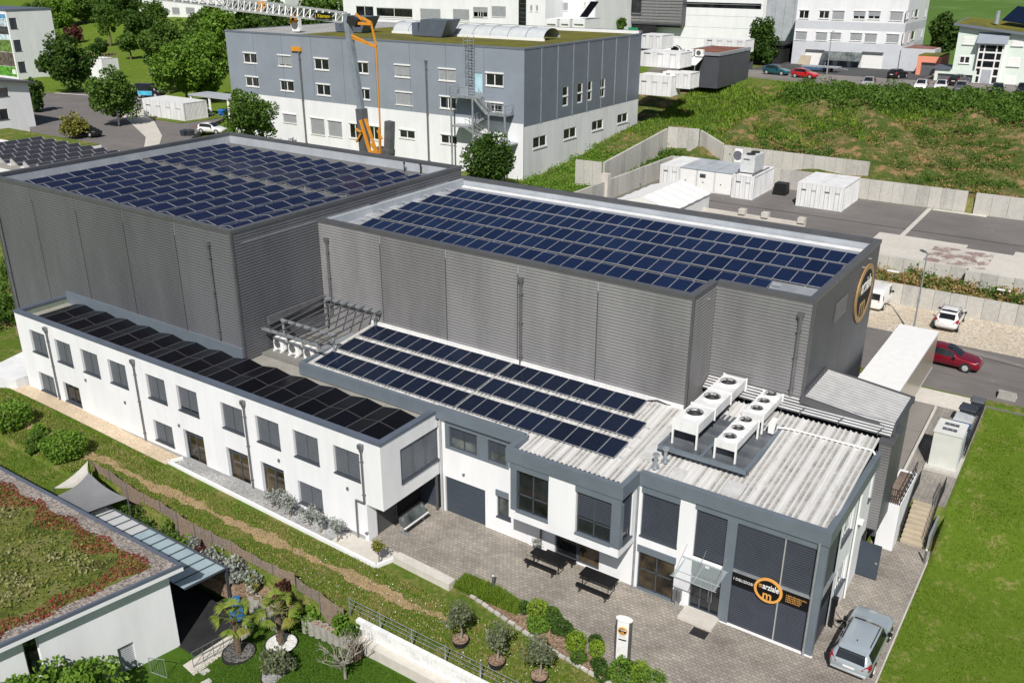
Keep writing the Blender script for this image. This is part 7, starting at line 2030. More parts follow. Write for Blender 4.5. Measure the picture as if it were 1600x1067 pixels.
MB().hexa([(GXX-14, y00, gt0), (GXX+0.7, y00, gt0), (GXX+0.7, g1_.y+0.8, gt1-0.1), (GXX-14, g1_.y+0.8, gt1-0.1), (GXX-14, y00, gt0+0.3), (GXX+0.7, y00, gt0+0.3), (GXX+0.7, g1_.y+0.8, gt1+0.2), (GXX-14, g1_.y+0.8, gt1+0.2)]).build('roof', M['cap'], gh)
for h in gw: window(gh, fgh, *h, 'g', 0.12, True, frame='anthracite')
gr = thing('planted_garage', 'low white garage with a grassy roof below the gable house', 'garage', (-125, 66, 5))
gy2 = 66.0
q0, q1 = PY(-40, 230, gy2), PY(95, 216, gy2)
zt_ = PY(40, 226, gy2).z
MB().box(q0.x, q1.x, gy2, gy2+5.5, 3, zt_).build('wall', M['white'], gr)
MB().box(q0.x+0.2, q1.x-0.2, gy2+0.2, gy2+5.3, zt_, zt_+0.2).build('green_roof', M['meadow'], gr)
# flat roof with solar rows left of the hall
pvb = thing('solar_shed', 'low flat building with tilted dark solar rows left of the tall hall', 'building', (-100, 62, 0))
z7 = 8.0
MB().box(-124, -74.5, 53.5, 66.5, 0, z7).build('wall', M['white_old'], pvb)
MB().box(-123.8, -74.7, 53.7, 66.3, z7, z7+0.06).build('roof', M['gutter_floor'], pvb)
pdk = solar_mesh('solar_panel', 1.0, 1.66, plain('dull_dark_cells', (0.035, 0.036, 0.045), 0.35, var=0.1), M['alu'])
for i in range(15):
    x = -118+2.75*i
    rail = MB().box(x-1.05, x-1.0, 55, 65.6, z7+0.06, z7+0.75).box(x+0.9, x+0.95, 55, 65.6, z7+0.06, z7+0.2).box(x+1.0, x+1.7, 55, 65.6, z7+0.06, z7+0.12).build('panel_row', M['white_metal'], pvb)
    for k in range(6): 
        for s_ in (-0.5, 0.5): panel_at(pdk, (x+s_*0.97, 55.9+1.7*k, z7+0.46-s_*0.5), (0, R(27), 0), rail)
container('white box container at the kerb of the side road', -135.2, -124.8, 92.0, 96.5, 6.8, 9.6, doors=4)
bs = thing('bin_shelter', 'open bin shelter with a flat grey roof beside the white container', 'shelter', (-114, 97, 6))
pa = P(340, 150, 9.8)
MB().box(pa.x-5, pa.x+5, pa.y-2, pa.y+2, 9.7, 9.95).build('roof', M['parapet'], bs)
for dx in (-4.6, 0, 4.6): MB().cyl((pa.x+dx, pa.y-1.7, 5.8), (pa.x+dx, pa.y-1.7, 9.7), 0.22, 0.22, 8).build('post', M['white_plain'], bs)
bin_('dark bin under the roof of the bin shelter', pa.x-2.5, pa.y-0.5, 6.1, dk, gl, 0, 1.5)
bin_('bin with blue lid under the shelter roof', pa.x+1.5, pa.y-0.5, 6.1, blu, blu, 0, 1.5)
for px_ in (290, 298):
    p = P(px_, 218, 6.2); bin_('black bin on the paving behind the hall, %s' % ('left one' if px_ == 290 else 'right one'), p.x, p.y, 6.1, dk, dk, 0, 1.3)
sh = thing('garden_terrace_house', 'small white building with a roof terrace behind the round tree', 'building', (-190, 125, 8))
p = P(150, 108, 8.5)
MB().box(p.x-4, p.x+2.5, p.y, p.y+4, 5, 10.6).build('wall', M['white'], sh)
mb = MB(); railing(mb, [(p.x-4, p.y+0.2, 10.6), (p.x+2.5, p.y+0.2, 10.6), (p.x+2.5, p.y+4, 10.6)], 1.2, 5, 0.05); mb.build('railing', M['wood'], sh)
# pallets stacked at the left end of the hall
for k, (x, y, n_) in enumerate(((-75.2, 36.5, 5), (-76.0, 39.0, 8), (-77.6, 37.6, 6), (-78.4, 40.2, 7))):
    o = thing('pallet_stack', ['short pallet stack nearest the hall corner', 'tallest pallet stack beside the hall', 'pallet stack at the left image edge', 'pallet stack behind the others by the hall'][k], 'pallets', (x, y, T(x, y)), R(7*k), 'pallets beside the hall')
    for j in range(n_):
        mb = MB()
        for q_ in range(5): mb.box(-0.6+0.255*q_, -0.6+0.255*q_+0.14, -0.4, 0.4, 0.12+0.15*j, 0.14+0.15*j)
        for q_ in (-0.38, 0, 0.3): mb.box(-0.6, 0.6, q_, q_+0.09, 0.02+0.15*j, 0.12+0.15*j)
        mb.build('pallet', M['wood'], o, local=True)
# ================================================================== neighbour's house and garden
nh = thing('neighbour_house', 'white house with a sedum roof in the lower left corner', 'house', (-42, 15, -2.4))
RP = [(-62, 21.8), (-34.4, 21.8), (-36.1, 13.6), (-38.6, 1.5), (-62, 1.5)]
def inset(d):
    return [(-62, 21.8-d), (-34.4-d*1.18, 21.8-d), (-36.1-d*0.98, 13.6), (-38.6-d*0.98, 1.5), (-62, 1.5)]
w0 = inset(0.5)
vr = Vector((RP[3][0]-RP[1][0], RP[3][1]-RP[1][1], 0)).normalized()
nr = Vector((-vr.y, vr.x, 0))                                     # outward, to the right
fN = Fr((w0[1][0], w0[1][1], 0), -vr, nr)
def nu(px_, py_):
    d = _r2*((px_-800)/FPX)+_d2*((py_-533.5)/FPX)+_f
    t = (fN.o-CAM).dot(nr)/d.dot(nr); p = CAM+d*t
    return ((p-fN.o).dot(fN.u), p.z)
hw = []
for (a, b) in (((33, 1003), (72, 1052)), ((183, 1014), (218, 1052))):
    (u0, z1), (u1, z0) = nu(*a), nu(*b)
    hw.append((min(u0, u1), max(u0, u1), min(z0, z1)-0.1, max(z0, z1)))
MB().wall(fN, -22, 0, -2.8, 2.3, hw, 0.25).wall(north(0, w0[1][1]), -w0[1][0], 62, -2.8, 2.3).build('wall', M['white'], nh)
for k, h in enumerate(hw):
    window(nh, fN, *h, 'b' if k else 'g', 0.16, True, frame='white_plain', sillmat='white_plain', blind='blind_pale', cover=0.75 if k else 0.2, panes=1)
inn = [(p[0]-0.0, p[1]) for p in inset(0.75)]
MB().prism(inset(0.8)[::-1], -2.8, 2.25).build('core', M['dark'], nh)
MB().prism(RP[::-1], 2.2, 2.42).build('roof_slab', M['white'], nh)
mb = MB()
e0, e1 = RP, inset(0.16)
for k in range(4):
    a, b, c, d = e0[k], e0[k+1], e1[k+1], e1[k]
    mb.hexa([(*a, 2.42), (*b, 2.42), (*c, 2.42), (*d, 2.42), (*a, 2.60), (*b, 2.60), (*c, 2.60), (*d, 2.60)])
mb.build('roof_edge', M['fascia_dark'], nh)
MB().prism(inset(0.16)[::-1], 2.42, 2.50).build('roof_gravel', M['roof_gravel'], nh)
rngs = np.random.default_rng(21)
def in_roof(x, y, d):
    return (y < 21.8-d) and (x < -34.4-d*1.18-(21.8-y)*0.2073) and y > 5 and x > -58
def roof_plants(n, d0, d1, mat, h, size, nm, lab=None):
    pts = []
    while len(pts) < n:
        x, y = rngs.uniform(-56, -34), rngs.uniform(8, 21.8)
        if in_roof(x, y, d0+0.3*math.sin(x*2.1)+0.25*math.sin(y*2.7)) and not (d1 and in_roof(x, y, d1+0.35*math.sin(x*1.7)+0.3*math.sin(y*2.3))):
            pts.append((x, y, 2.5+rngs.uniform(0, h)))
    V, Fq = cards(np.array(pts), size, rngs)
    o = link(nm, np_mesh(nm, V, Fq, mat), nh, Vector()); o.location = -Vector(nh.location); tag(o, kind='stuff')
MB().prism(inset(0.95)[::-1], 2.49, 2.53).build('sedum_bed', M['sedum'], nh)
roof_plants(6000, 0.8, 1.65, leafmat('red_sedum_leaves', (0.10, 0.030, 0.018), (0.26, 0.085, 0.05)), 0.10, 0.09, 'red_sedum')
roof_plants(9000, 1.7, None, leafmat('mixed_sedum_leaves', (0.062, 0.080, 0.018), (0.19, 0.205, 0.05)), 0.14, 0.10, 'green_sedum')
roof_plants(1500, 2.2, None, M['leaf_yellow'], 0.2, 0.10, 'yellow_sedum')
roof_plants(2600, 1.2, None, M['leaf_mid'], 0.22, 0.10, 'leafy_sedum')
cl = []
for k in range(75):
    c_ = (rngs.uniform(-54, -37), rngs.uniform(9, 20))
    if not in_roof(*c_, 2.2): continue
    q_ = rngs.normal(size=(120, 3))*np.array([0.36, 0.30, 0.08])*rngs.uniform(0.5, 1.4)+np.array([c_[0], c_[1], 2.6]); cl.append(q_)
V, Fq = cards(np.concatenate(cl), 0.10, rngs)
o = link('sedum_clump', np_mesh('sedum_clump', V, Fq, leafmat('pale_sedum_leaves', (0.12, 0.13, 0.045), (0.30, 0.29, 0.14))), nh, Vector()); o.location = -Vector(nh.location); tag(o, kind='stuff')

# glass pergola
pg = thing('glass_pergola', 'long terrace roof of pale glass panes behind the sedum roof', 'pergola', (-40.5, 23.5, -2.4))
x0, x1, ya, yb_ = -46.3, -34.9, 22.0, 24.55
def pzv(y): return 0.72-0.12*(y-22.0)
N_ = 14
pm = [plain('pale_blind_pane', (0.50, 0.515, 0.52), 0.4, var=0.03), plain('blue_tinted_pane', (0.30, 0.40, 0.44), 0.12, var=0.04, spec=0.6)]
for k in range(N_):
    a, b = x0+(x1-x0)*k/N_+0.035, x0+(x1-x0)*(k+1)/N_-0.035
    MB().hexa([(a, ya, pzv(ya)), (b, ya, pzv(ya)), (b, yb_, pzv(yb_)), (a, yb_, pzv(yb_)), (a, ya, pzv(ya)+0.02), (b, ya, pzv(ya)+0.02), (b, yb_, pzv(yb_)+0.02), (a, yb_, pzv(yb_)+0.02)]).build('pane', pm[0 if k < 6 else 1], pg)
for k in range(N_+1):
    x = x0+(x1-x0)*k/N_
    MB().bar((x, ya, pzv(ya)+0.01), (x, yb_, pzv(yb_)+0.01), 0.06, 0.1).build('rafter', M['anthracite'], pg)
MB().box(x0-0.05, x1+0.05, yb_, yb_+0.12, pzv(yb_)-0.12, pzv(yb_)+0.06).build('eaves_beam', M['anthracite'], pg)
for x in (x0+0.1, x0+4, x0+8, x1-0.1):
    MB().box(x-0.06, x+0.06, yb_, yb_+0.12, -2.6, pzv(yb_)-0.1).build('post', M['anthracite'], pg)
poly('terrace_floor', [(-46.5, 21.2), (-33.4, 21.2), (-33.4, 24.9), (-46.5, 24.9)], -2.36, plain('shade_black_floor', (0.022, 0.022, 0.024), 0.7, var=0.2), 0.0)  # the terrace's deep shadow is painted into the near-black floor colour
poly('terrace_paving', [(-33.6, 20.4), (-32.2, 20.2), (-32.0, 23.6), (-33.4, 24.2)], -2.30, M['concrete_slab'], 0.0)
mb = MB(); railing(mb, [(-33.0, 20.6, -2.3), (-32.4, 23.9, -2.25)], 0.95, 6)
tag(mb.build('terrace_railing', M['steel']), 'grey terrace railing beside the white house corner', 'railing')
tag(MB().hexa([(-34.4, 24.0, -2.2), (-33.8, 24.0, -2.2), (-33.7, 24.5, -2.2), (-34.3, 24.5, -2.2), (-34.2, 24.1, -0.9), (-34.0, 24.1, -0.7), (-33.9, 24.4, -0.75), (-34.2, 24.4, -0.9)]).build('folded_parasol', plain('bright_blue_cloth', (0.02, 0.15, 0.38), 0.8)), 'folded bright blue parasol at the end of the pergola', 'parasol')
# shade sails
def sail(label, c4, sag, mat, n=10):
    o = thing('shade_sail', label, 'shade sail', sum((Vector(c) for c in c4), Vector())/4)
    mb = MB(); A, B, C_, D = [Vector(c) for c in c4]
    g = [[A.lerp(B, i/n).lerp(D.lerp(C_, i/n), j/n)-Vector((0, 0, sag*math.sin(math.pi*i/n)*0.6+sag*math.sin(math.pi*j/n)*0.6)) for j in range(n+1)] for i in range(n+1)]
    # edges pulled in between the corners
    for i in range(n+1):
        for j in range(n+1):
            m_ = (A+B+C_+D)/4
            k = 0.10*math.sin(math.pi*i/n)*(abs(j/n-0.5)*2)**4+0.10*math.sin(math.pi*j/n)*(abs(i/n-0.5)*2)**4
            g[i][j] = g[i][j].lerp(m_, k)
    for i in range(n):
        for j in range(n): mb.face([g[i][j], g[i+1][j], g[i+1][j+1], g[i][j+1]])
    mb.build('cloth', mat, o, True)
    mb = MB()
    for c in (A, B, C_, D): mb.cyl((c.x, c.y, T(c.x, c.y)-0.1), (c.x, c.y, c.z+0.05), 0.035, 0.035, 8)
    mb.build('pole', M['steel'], o)
    return o
sail('dark grey shade sail stretched behind the pergola', [(-47.7, 22.9, 1.2), (-44.7, 23.0, 1.15), (-44.2, 25.2, 1.1), (-48.3, 25.4, 1.35)], 0.18, plain('dark_grey_cloth', (0.20, 0.205, 0.215), 0.9, var=0.06))
sail('cream shade sail at the corner of the reed fence', [(-49.4, 23.7, 0.75), (-48.1, 24.3, 0.95), (-48.3, 25.4, 1.3), (-50.0, 26.4, 1.15)], 0.2, plain('cream_cloth', (0.52, 0.50, 0.46), 0.9, var=0.06))
# reed fence
def reed_fence(label, pts, top, bot):
    o = thing('reed_fence', label, 'fence', (*pts[0], bot))
    rr = random.Random(len(pts)*7)
    for (a, b) in zip(pts[:-1], pts[1:]):
        a = Vector((*a, 0)); b = Vector((*b, 0)); L = (b-a).length; n_ = max(1, int(round(L/1.8)))
        for k in range(n_):
            p, q_ = a.lerp(b, k/n_), a.lerp(b, (k+1)/n_)
            mb = MB(); m_ = 22; d = (q_-p); s_ = Vector((-d.y, d.x, 0)).normalized()
            h0 = top+0.10*math.sin(k*1.9+a.x); h1 = top+0.10*math.sin((k+1)*1.9+a.x)
            for i in range(m_):
                u = p+d*(i/m_); v_ = p+d*((i+0.92)/m_); of_ = rr.uniform(-0.012, 0.012)
                t = i/m_; zt_ = h0+(h1-h0)*t-0.09*math.sin(math.pi*t)+rr.uniform(-0.03, 0.03)
                mb.hexa([u+s_*(of_)+Vector((0, 0, bot)), v_+s_*of_+Vector((0, 0, bot)), v_+s_*(of_+0.025)+Vector((0, 0, bot)), u+s_*(of_+0.025)+Vector((0, 0, bot)), u+s_*of_+Vector((0, 0, zt_)), v_+s_*of_+Vector((0, 0, zt_)), v_+s_*(of_+0.025)+Vector((0, 0, zt_)), u+s_*(of_+0.025)+Vector((0, 0, zt_))])
            mb.build('reed_mat', M['reed'] if rr.random() > 0.4 else M['reed_b'], o)
            MB().cyl((p.x, p.y, bot), (p.x, p.y, h0+0.05), 0.03, 0.03, 6).build('post', M['steel'], o)
    return o
M['reed'] = plain('weathered_reed', (0.27, 0.205, 0.155), 0.95, var=0.35, scale=6, fine=40)
M['reed_b'] = plain('greyer_reed', (0.24, 0.195, 0.16), 0.95, var=0.35, scale=6, fine=40)
reed_fence('long weathered reed fence behind the garden beds', [(-50.4, 26.9), (-44.5, 26.4), (-37.8, 26.0), (-31.2, 25.95)], 0.75, -1.4)
reed_fence('short reed fence panels right of the gap', [(-30.9, 25.8), (-27.3, 25.5)], 0.7, -1.3)
# painted block wall with ledge and rail
bw = thing('block_wall', 'white painted block wall with a concrete ledge between garden and meadow', 'wall', (-20, 25.7, -1.1))
rr = random.Random(2)
for c_ in range(4):
    x = -26.3-(0.25 if c_ % 2 else 0.0)
    while x < -11:
        MB().box(x+0.008, x+0.492, 25.55+rr.uniform(-0.012, 0.012), 25.8, -0.5+0.2*c_+0.006, -0.306+0.2*c_).build('block', M['white_plain'] if rr.random() > 0.25 else M['white_metal'], bw)
        x += 0.5
MB().box(-26.5, -11, 25.62, 25.78, -0.5, 0.29).build('mortar', M['concrete'], bw)
MB().box(-26.6, -11, 25.1, 25.62, -1.3, -0.5).build('ledge', M['concrete_slab'], bw)
mb = MB(); fx = [(-27.2, 25.72, 0.0), (-11, 25.7, 0.1)]
for z in (0.55, 0.8, 1.05): mb.cyl((-27.3, 25.85, z), (-11, 25.85, z), 0.014, 0.014, 6)
x = -27.2
while x < -11: mb.box(x-0.025, x+0.025, 25.83, 25.88, -0.3, 1.12); x += 2.0
tag(mb.build('wire_fence', M['galv']), 'galvanised rail fence on top of the white block wall', 'fence')

# ---------------------------------------------------------------- garden plants
def palm(label, x, y, z, h, seed):
    rr = random.Random(seed); rng = np.random.default_rng(seed)
    o = thing('fan_palm', label, 'palm', (x, y, z))
    mb = MB(); n_ = 9
    for k in range(n_): mb.cyl((0.02*math.sin(k), 0, h*k/n_), (0.02*math.sin(k+1), 0, h*(k+1)/n_), 0.17-0.004*k, 0.15-0.004*k, 9)
    for k in range(60):
        t = rr.uniform(0, 6.28); zz = rr.uniform(0.1, h)
        mb.bar((0.14*math.cos(t), 0.14*math.sin(t), zz), (0.23*math.cos(t), 0.23*math.sin(t), zz+0.12), 0.05, 0.02)
    mb.build('trunk', M['bark'], o, local=True)
    for k in range(15):
        t = k*2.4+rr.uniform(-.2, .2); el = 1.2-1.75*(k/15.0)+rr.uniform(-.1, .1)
        L = rr.uniform(0.55, 0.8)
        b = Vector((0, 0, h-0.05)); d = Vector((math.cos(t)*math.cos(el), math.sin(t)*math.cos(el), math.sin(el)))
        c = b+d*L; mb = MB(); mb.cyl(b, c, 0.015, 0.012, 5)
        s_ = d.cross(Vector((0, 0, 1))).normalized(); u = s_.cross(d).normalized()
        for q_ in range(-8, 9):
            a = q_*0.15
            tip = c+(d*math.cos(a)+s_*math.sin(a))*rr.uniform(0.5, 0.64)-Vector((0, 0, 0.16+0.05*abs(q_)*0.5))+u*0.05
            w_ = (s_*math.cos(a)-d*math.sin(a))*0.036
            m_ = c.lerp(tip, 0.55)+u*0.05
            mb.face([c, m_-w_, tip, m_+w_])
        mb.build('frond', M['leaf_palm'] if k < 13 else M['leaf_yellow'], o, local=True)
    return o
palm('fan palm standing in the dark gravel ring', -31.75, 22.4, -2.1, 2.2, 3)
palm('fan palm standing in the white gravel ring', -30.15, 23.8, -1.75, 2.2, 9)
def ring_bed(label, x, y, r, mat, edge, z):
    o = thing('round_bed', label, 'flower bed', (x, y, z))
    mb = MB().cyl((x, y, z-0.3), (x, y, z+0.03), r, r, 28); mb.build('gravel', mat, o)
    m_ = MB(); n_ = 28
    for k in range(n_):
        a, b = 2*math.pi*k/n_, 2*math.pi*(k+1)/n_
        m_.hexa([(x+r*math.cos(a), y+r*math.sin(a), z-0.2), (x+r*1.07*math.cos(a), y+r*1.07*math.sin(a), z-0.2), (x+r*1.07*math.cos(b), y+r*1.07*math.sin(b), z-0.2), (x+r*math.cos(b), y+r*math.sin(b), z-0.2),
                 (x+r*math.cos(a), y+r*math.sin(a), z+0.07), (x+r*1.07*math.cos(a), y+r*1.07*math.sin(a), z+0.07), (x+r*1.07*math.cos(b), y+r*1.07*math.sin(b), z+0.07), (x+r*math.cos(b), y+r*math.sin(b), z+0.07)])
    m_.build('edging', edge, o)
    return o
ring_bed('round bed of dark gravel under the left palm', -31.75, 22.4, 0.78, stony('dark_pebbles', (0.05, 0.05, 0.05), (0.22, 0.21, 0.20), 14), M['rubber'], -2.06)
ring_bed('round bed of white gravel under the right palm', -30.15, 23.8, 0.78, stony('white_pebbles', (0.62, 0.62, 0.60), (0.85, 0.85, 0.83), 14), M['rubber'], -1.72)
ring_bed('round stony bed with a small olive on the lawn', -28.35, 22.0, 0.8, M['grey_gravel'], M['rubber'], -1.5)
def olive(label, x, y, z, h, r, leaf='leaf_olive', pot=None, n=1500, seed=1, group=None, size=0.1, name='olive_tree'):
    if pot:
        p = thing('plant_pot', label.replace('olive tree', 'black pot of the olive tree') if 'olive tree' in label else 'pot', 'pot', (x, y, z), 0, 'black olive pots')
        MB().cyl((0, 0, 0), (0, 0, pot*0.95), pot*0.72, pot, 18).build('tub', M['rubber'], p, local=True)
        MB().cyl((0, 0, pot*0.9), (0, 0, pot*0.96), pot*0.93, pot*0.93, 18).build('soil', M['mulch'], p, local=True)
    zz = z+(pot*0.9 if pot else 0)
    return tree(name, label, (x, y, zz), h, r, r*0.85, leaf, n, size, 0.06, group, seed, 16, 0.42, 'bark_pale')
olive('potted olive tree nearest the bench wall on the meadow', -21.45, 27.3, -0.05, 1.45, 0.78, pot=0.42, n=950, size=0.085, seed=5, group='potted olives')
olive('middle potted olive tree of the three on the meadow', -19.2, 27.1, -0.05, 1.4, 0.76, pot=0.42, n=950, size=0.085, seed=6, group='potted olives')
olive('potted olive tree nearest the entrance sign', -17.05, 27.4, -0.05, 1.5, 0.82, pot=0.42, n=1000, size=0.085, seed=7, group='potted olives')
olive('small olive growing in the round stony bed', -28.35, 22.0, -1.5, 0.9, 0.85, n=1600, seed=8)
for k, (x, y) in enumerate(((-37.4, 30.35), (-36.2, 30.25), (-34.6, 30.2), (-33.6, 30.1), (-32.2, 30.05))):
    olive(['silvery olive bush at the second glass door', 'silvery olive bush at the third glass door', 'silvery olive bush left of the low blinds window corner', 'second silvery olive bush from the wing corner', 'silvery olive bush nearest the white wing corner'][k], x, y, 0.03, 1.05, 0.62, 'leaf_silver', None, 480, 30+k, 'olives along the office wall', 0.09)
olive('young olive at the inner corner of the white kerb', -28.85, 29.75, 0.03, 1.25, 0.5, 'leaf_yellow', None, 450, 44, None, 0.09)
# bare pale tree
bt_ = thing('bare_tree', 'leafless pale tree on the garden lawn', 'tree', (-25.3, 23.4, -1.15))
rr = random.Random(4)
mb = MB()
def twig(p, d, L, r, depth):
    e = p+d*L
    mb.cyl(p, e, r, r*0.65, 6 if depth > 1 else 4)
    if depth == 0: return
    for k in range(3 if depth > 1 else 2):
        a = Vector((rr.uniform(-1, 1), rr.uniform(-1, 1), rr.uniform(-0.15, 0.9))).normalized()
        twig(p.lerp(e, rr.uniform(0.65, 1.0)), (d*0.75+a*0.75).normalized(), L*rr.uniform(0.6, 0.85), r*0.6, depth-1)
mb.cyl((0, 0, -0.1), (0, 0, 0.95), 0.075, 0.06, 8)
for k in range(7):
    t = k*0.9; twig(Vector((0, 0, 0.9)), Vector((math.cos(t)*0.8, math.sin(t)*0.8, 0.65)).normalized(), 0.78, 0.045, 3)
mb.build('trunk', plain('ash_grey_bark', (0.27, 0.245, 0.21), 0.9, var=0.15, scale=4), bt_, local=True)
# concrete ring planters
M['ringc'] = plain('grey_planter_concrete', (0.32, 0.31, 0.28), 0.9, var=0.18, scale=2.0, fine=8)
def ring_planter(label, x, y, z, h=0.6, r=0.24, plant=None, seed=1):
    o = thing('ring_planter', label, 'planter', (x, y, z), 0, 'concrete ring planters')
    mb = MB(); n_ = 16
    for k in range(n_):
        a, b = 2*math.pi*k/n_, 2*math.pi*(k+1)/n_
        ca, sa, cb2, sb2 = math.cos(a), math.sin(a), math.cos(b), math.sin(b)
        mb.face([(r*ca, r*sa, 0), (r*cb2, r*sb2, 0), (r*cb2, r*sb2, h), (r*ca, r*sa, h)])
        mb.face([(r*ca, r*sa, h), (r*cb2, r*sb2, h), (r*.76*cb2, r*.76*sb2, h), (r*.76*ca, r*.76*sa, h)])
        mb.face([(r*.76*ca, r*.76*sa, h), (r*.76*cb2, r*.76*sb2, h), (r*.76*cb2, r*.76*sb2, h-0.12), (r*.76*ca, r*.76*sa, h-0.12)])
    mb.build('ring', M['ringc'], o, local=True)
    MB().cyl((0, 0, h-0.14), (0, 0, h-0.06), r*0.78, r*0.78, 14).build('soil', M['mulch'], o, local=True)
    return o
for k in range(8):
    ring_planter(['leftmost ring planter of the row on the lawn', 'second ring planter from the left in the lawn row', 'third ring planter from the left in the lawn row', 'fourth ring planter from the left in the lawn row', 'fourth ring planter from the right in the lawn row', 'third ring planter from the right in the lawn row', 'second ring planter from the right in the lawn row', 'rightmost ring planter of the row on the lawn'][k], -29.55+0.42*k, 25.0+0.02*k, -1.45+0.03*k, 0.85-0.02*k, 0.225)
for k in range(6):
    x, y = -33.6+0.45*k, 25.0-0.04*k
    ring_planter(['leftmost ring planter of the stacked group by the pergola', 'second ring planter of the stacked group by the pergola', 'third ring planter of the stacked group by the pergola', 'fourth ring planter of the stacked group by the pergola', 'fifth ring planter of the stacked group by the pergola', 'rightmost ring planter of the stacked group by the palms'][k], x, y, -2.2, 1.25, 0.25)
sh_list = [  # label, px, py, z, rx, rz, leaf, n, size
 ('round dark shrub beside the grey shade sail', 192, 775, -1.2, 0.7, 0.75, 'leaf_mid', 700, .1), ('narrow green shrub in the bed left of the flower pot', 229, 800, -1.2, 0.75, 0.7, 'leaf_mid', 700, .1), ('leafy green shrub second along the reed fence', 253, 812, -1.2, 0.55, 0.55, 'leaf_mid', 600, .1),
 ('feathery green shrub third along the reed fence', 277, 828, -1.2, 0.75, 0.65, 'leaf_mid', 700, .1), ('low green shrub fourth along the reed fence', 296, 838, -1.2, 0.55, 0.5, 'leaf_mid', 500, .1), ('bright shrub above the terracotta pot', 312, 845, -1.1, 0.6, 0.55, 'leaf_bright', 500, .1),
 ('grey silvery bush behind the end of the pergola', 362, 872, -1.2, 0.85, 0.75, 'leaf_silver', 1000, .11), ('silvery bush right of the big grey bush', 398, 885, -1.2, 0.75, 0.7, 'leaf_silver', 900, .11), ('small silvery bush at the top of the reed fence', 350, 838, -1.0, 0.5, 0.7, 'leaf_silver', 500, .1), ('drooping silvery bush over the fence', 424, 893, -1.0, 0.55, 0.6, 'leaf_silver', 600, .1),
 ('reddish bush between the silvery bushes', 345, 860, -1.2, 0.55, 0.6, 'leaf_red', 500, .1), ('dark red shrub before the fence gap', 458, 930, -1.3, 0.45, 0.9, 'leaf_red', 700, .1), ('yellow-green grass tuft in the stacked planters', 403, 915, -1.1, 0.4, 0.45, 'leaf_yellow', 400, .1), ('green grass tuft in the stacked planters', 392, 912, -1.1, 0.3, 0.45, 'leaf_mid', 300, .1), ('silver tuft in the leftmost stacked planter', 380, 903, -1.1, 0.4, 0.4, 'leaf_silver', 350, .1),
 ('bright leafy shrub left behind the ring planters', 488, 960, -1.3, 0.6, 0.8, 'leaf_bright', 900, .13), ('bright leafy shrub right behind the ring planters', 512, 967, -1.3, 0.55, 0.7, 'leaf_bright', 800, .13), ('leafy shrub at the start of the white block wall', 550, 985, -1.2, 0.65, 0.95, 'leaf_bright', 1000, .13), ('dark twiggy shrub by the ledge', 562, 1000, -1.2, 0.35, 0.6, 'leaf_dark', 350, .1)]
for k, (lb, px_, py_, z, rx, rzz, lf, n_, sz) in enumerate(sh_list):
    p = P(px_, py_+6, z); zz = -0.95 if p.x < -30.9 and p.y > 24.4 else T(p.x, min(p.y, 25.4)); p = P(px_, py_+6, zz); bush('garden_shrub', lb, (p.x, min(p.y, 25.3), zz), rx, rx, rzz*1.25, lf, n_, sz, 'garden shrubs', 100+k)
tp = thing('terracotta_pot', 'terracotta pot in the bed beside the pergola', 'pot', (*P(311, 855, -1.2)[:2], -1.6))
MB().cyl((0, 0, 0), (0, 0, 0.45), 0.22, 0.32, 14).build('tub', M['terracotta'], tp, local=True)
mb = MB()
poly('garden_bed', [(-46.5, 24.75), (-33.9, 24.75), (-33.6, 25.3), (-30.95, 25.2), (-30.95, 25.88), (-37.9, 26.0), (-44.7, 26.35), (-46.5, 26.5)], -0.97, M['mulch'], 0.9)
for k in range(3):
    p = P((317, 321, 324)[k], (1026, 1041, 1060)[k], -1.9)
    tag(MB().prism([(p.x-0.3, p.y-0.2), (p.x+0.25, p.y-0.25), (p.x+0.32, p.y+0.15), (p.x-0.2, p.y+0.22)], T(p.x, p.y)-0.1, T(p.x, p.y)+0.03).build('stepping_stone', M['concrete']), ['stepping stone nearest the terrace paving', 'middle stepping stone of the three on the lawn', 'stepping stone nearest the lower image edge'][k], 'stone')
lb_ = thing('log_bundle', 'round bundle of upright grey logs at the end of the ring planters', 'logs', (-25.9, 24.75, -1.2))
for k in range(16):
    t = k*0.39; MB().cyl((0.28*math.cos(t), 0.28*math.sin(t), 0), (0.34*math.cos(t), 0.34*math.sin(t), 0.7+0.1*math.sin(k*3)), 0.05, 0.045, 6).build('log', M['bark'], lb_, local=True)
bush('shrub', 'bright tree crown reaching into the lower left corner', (*P(95, 1085, -0.6)[:2], -2.4), 2.5, 2.3, 2.0, 'leaf_bright', 5000, 0.17, None, 61, 'tree')
tg = thing('laundry_rack', 'small wire rack leaning by the white house wall', 'rack', (*P(245, 1052, -2.2)[:2], -2.35))
mb = MB(); mb.tube([(-0.5, 0, 0), (-0.5, 0, 0.9), (0.5, 0.2, 1.1), (0.5, 0.2, 0), (-0.5, 0, 0)], 0.02, 6)
for k in range(6): mb.bar((-0.4+0.16*k, 0.02*k, 0.1), (-0.4+0.16*k, 0.02*k, 0.95), 0.012)
mb.build('frame', M['galv'], tg, local=True)

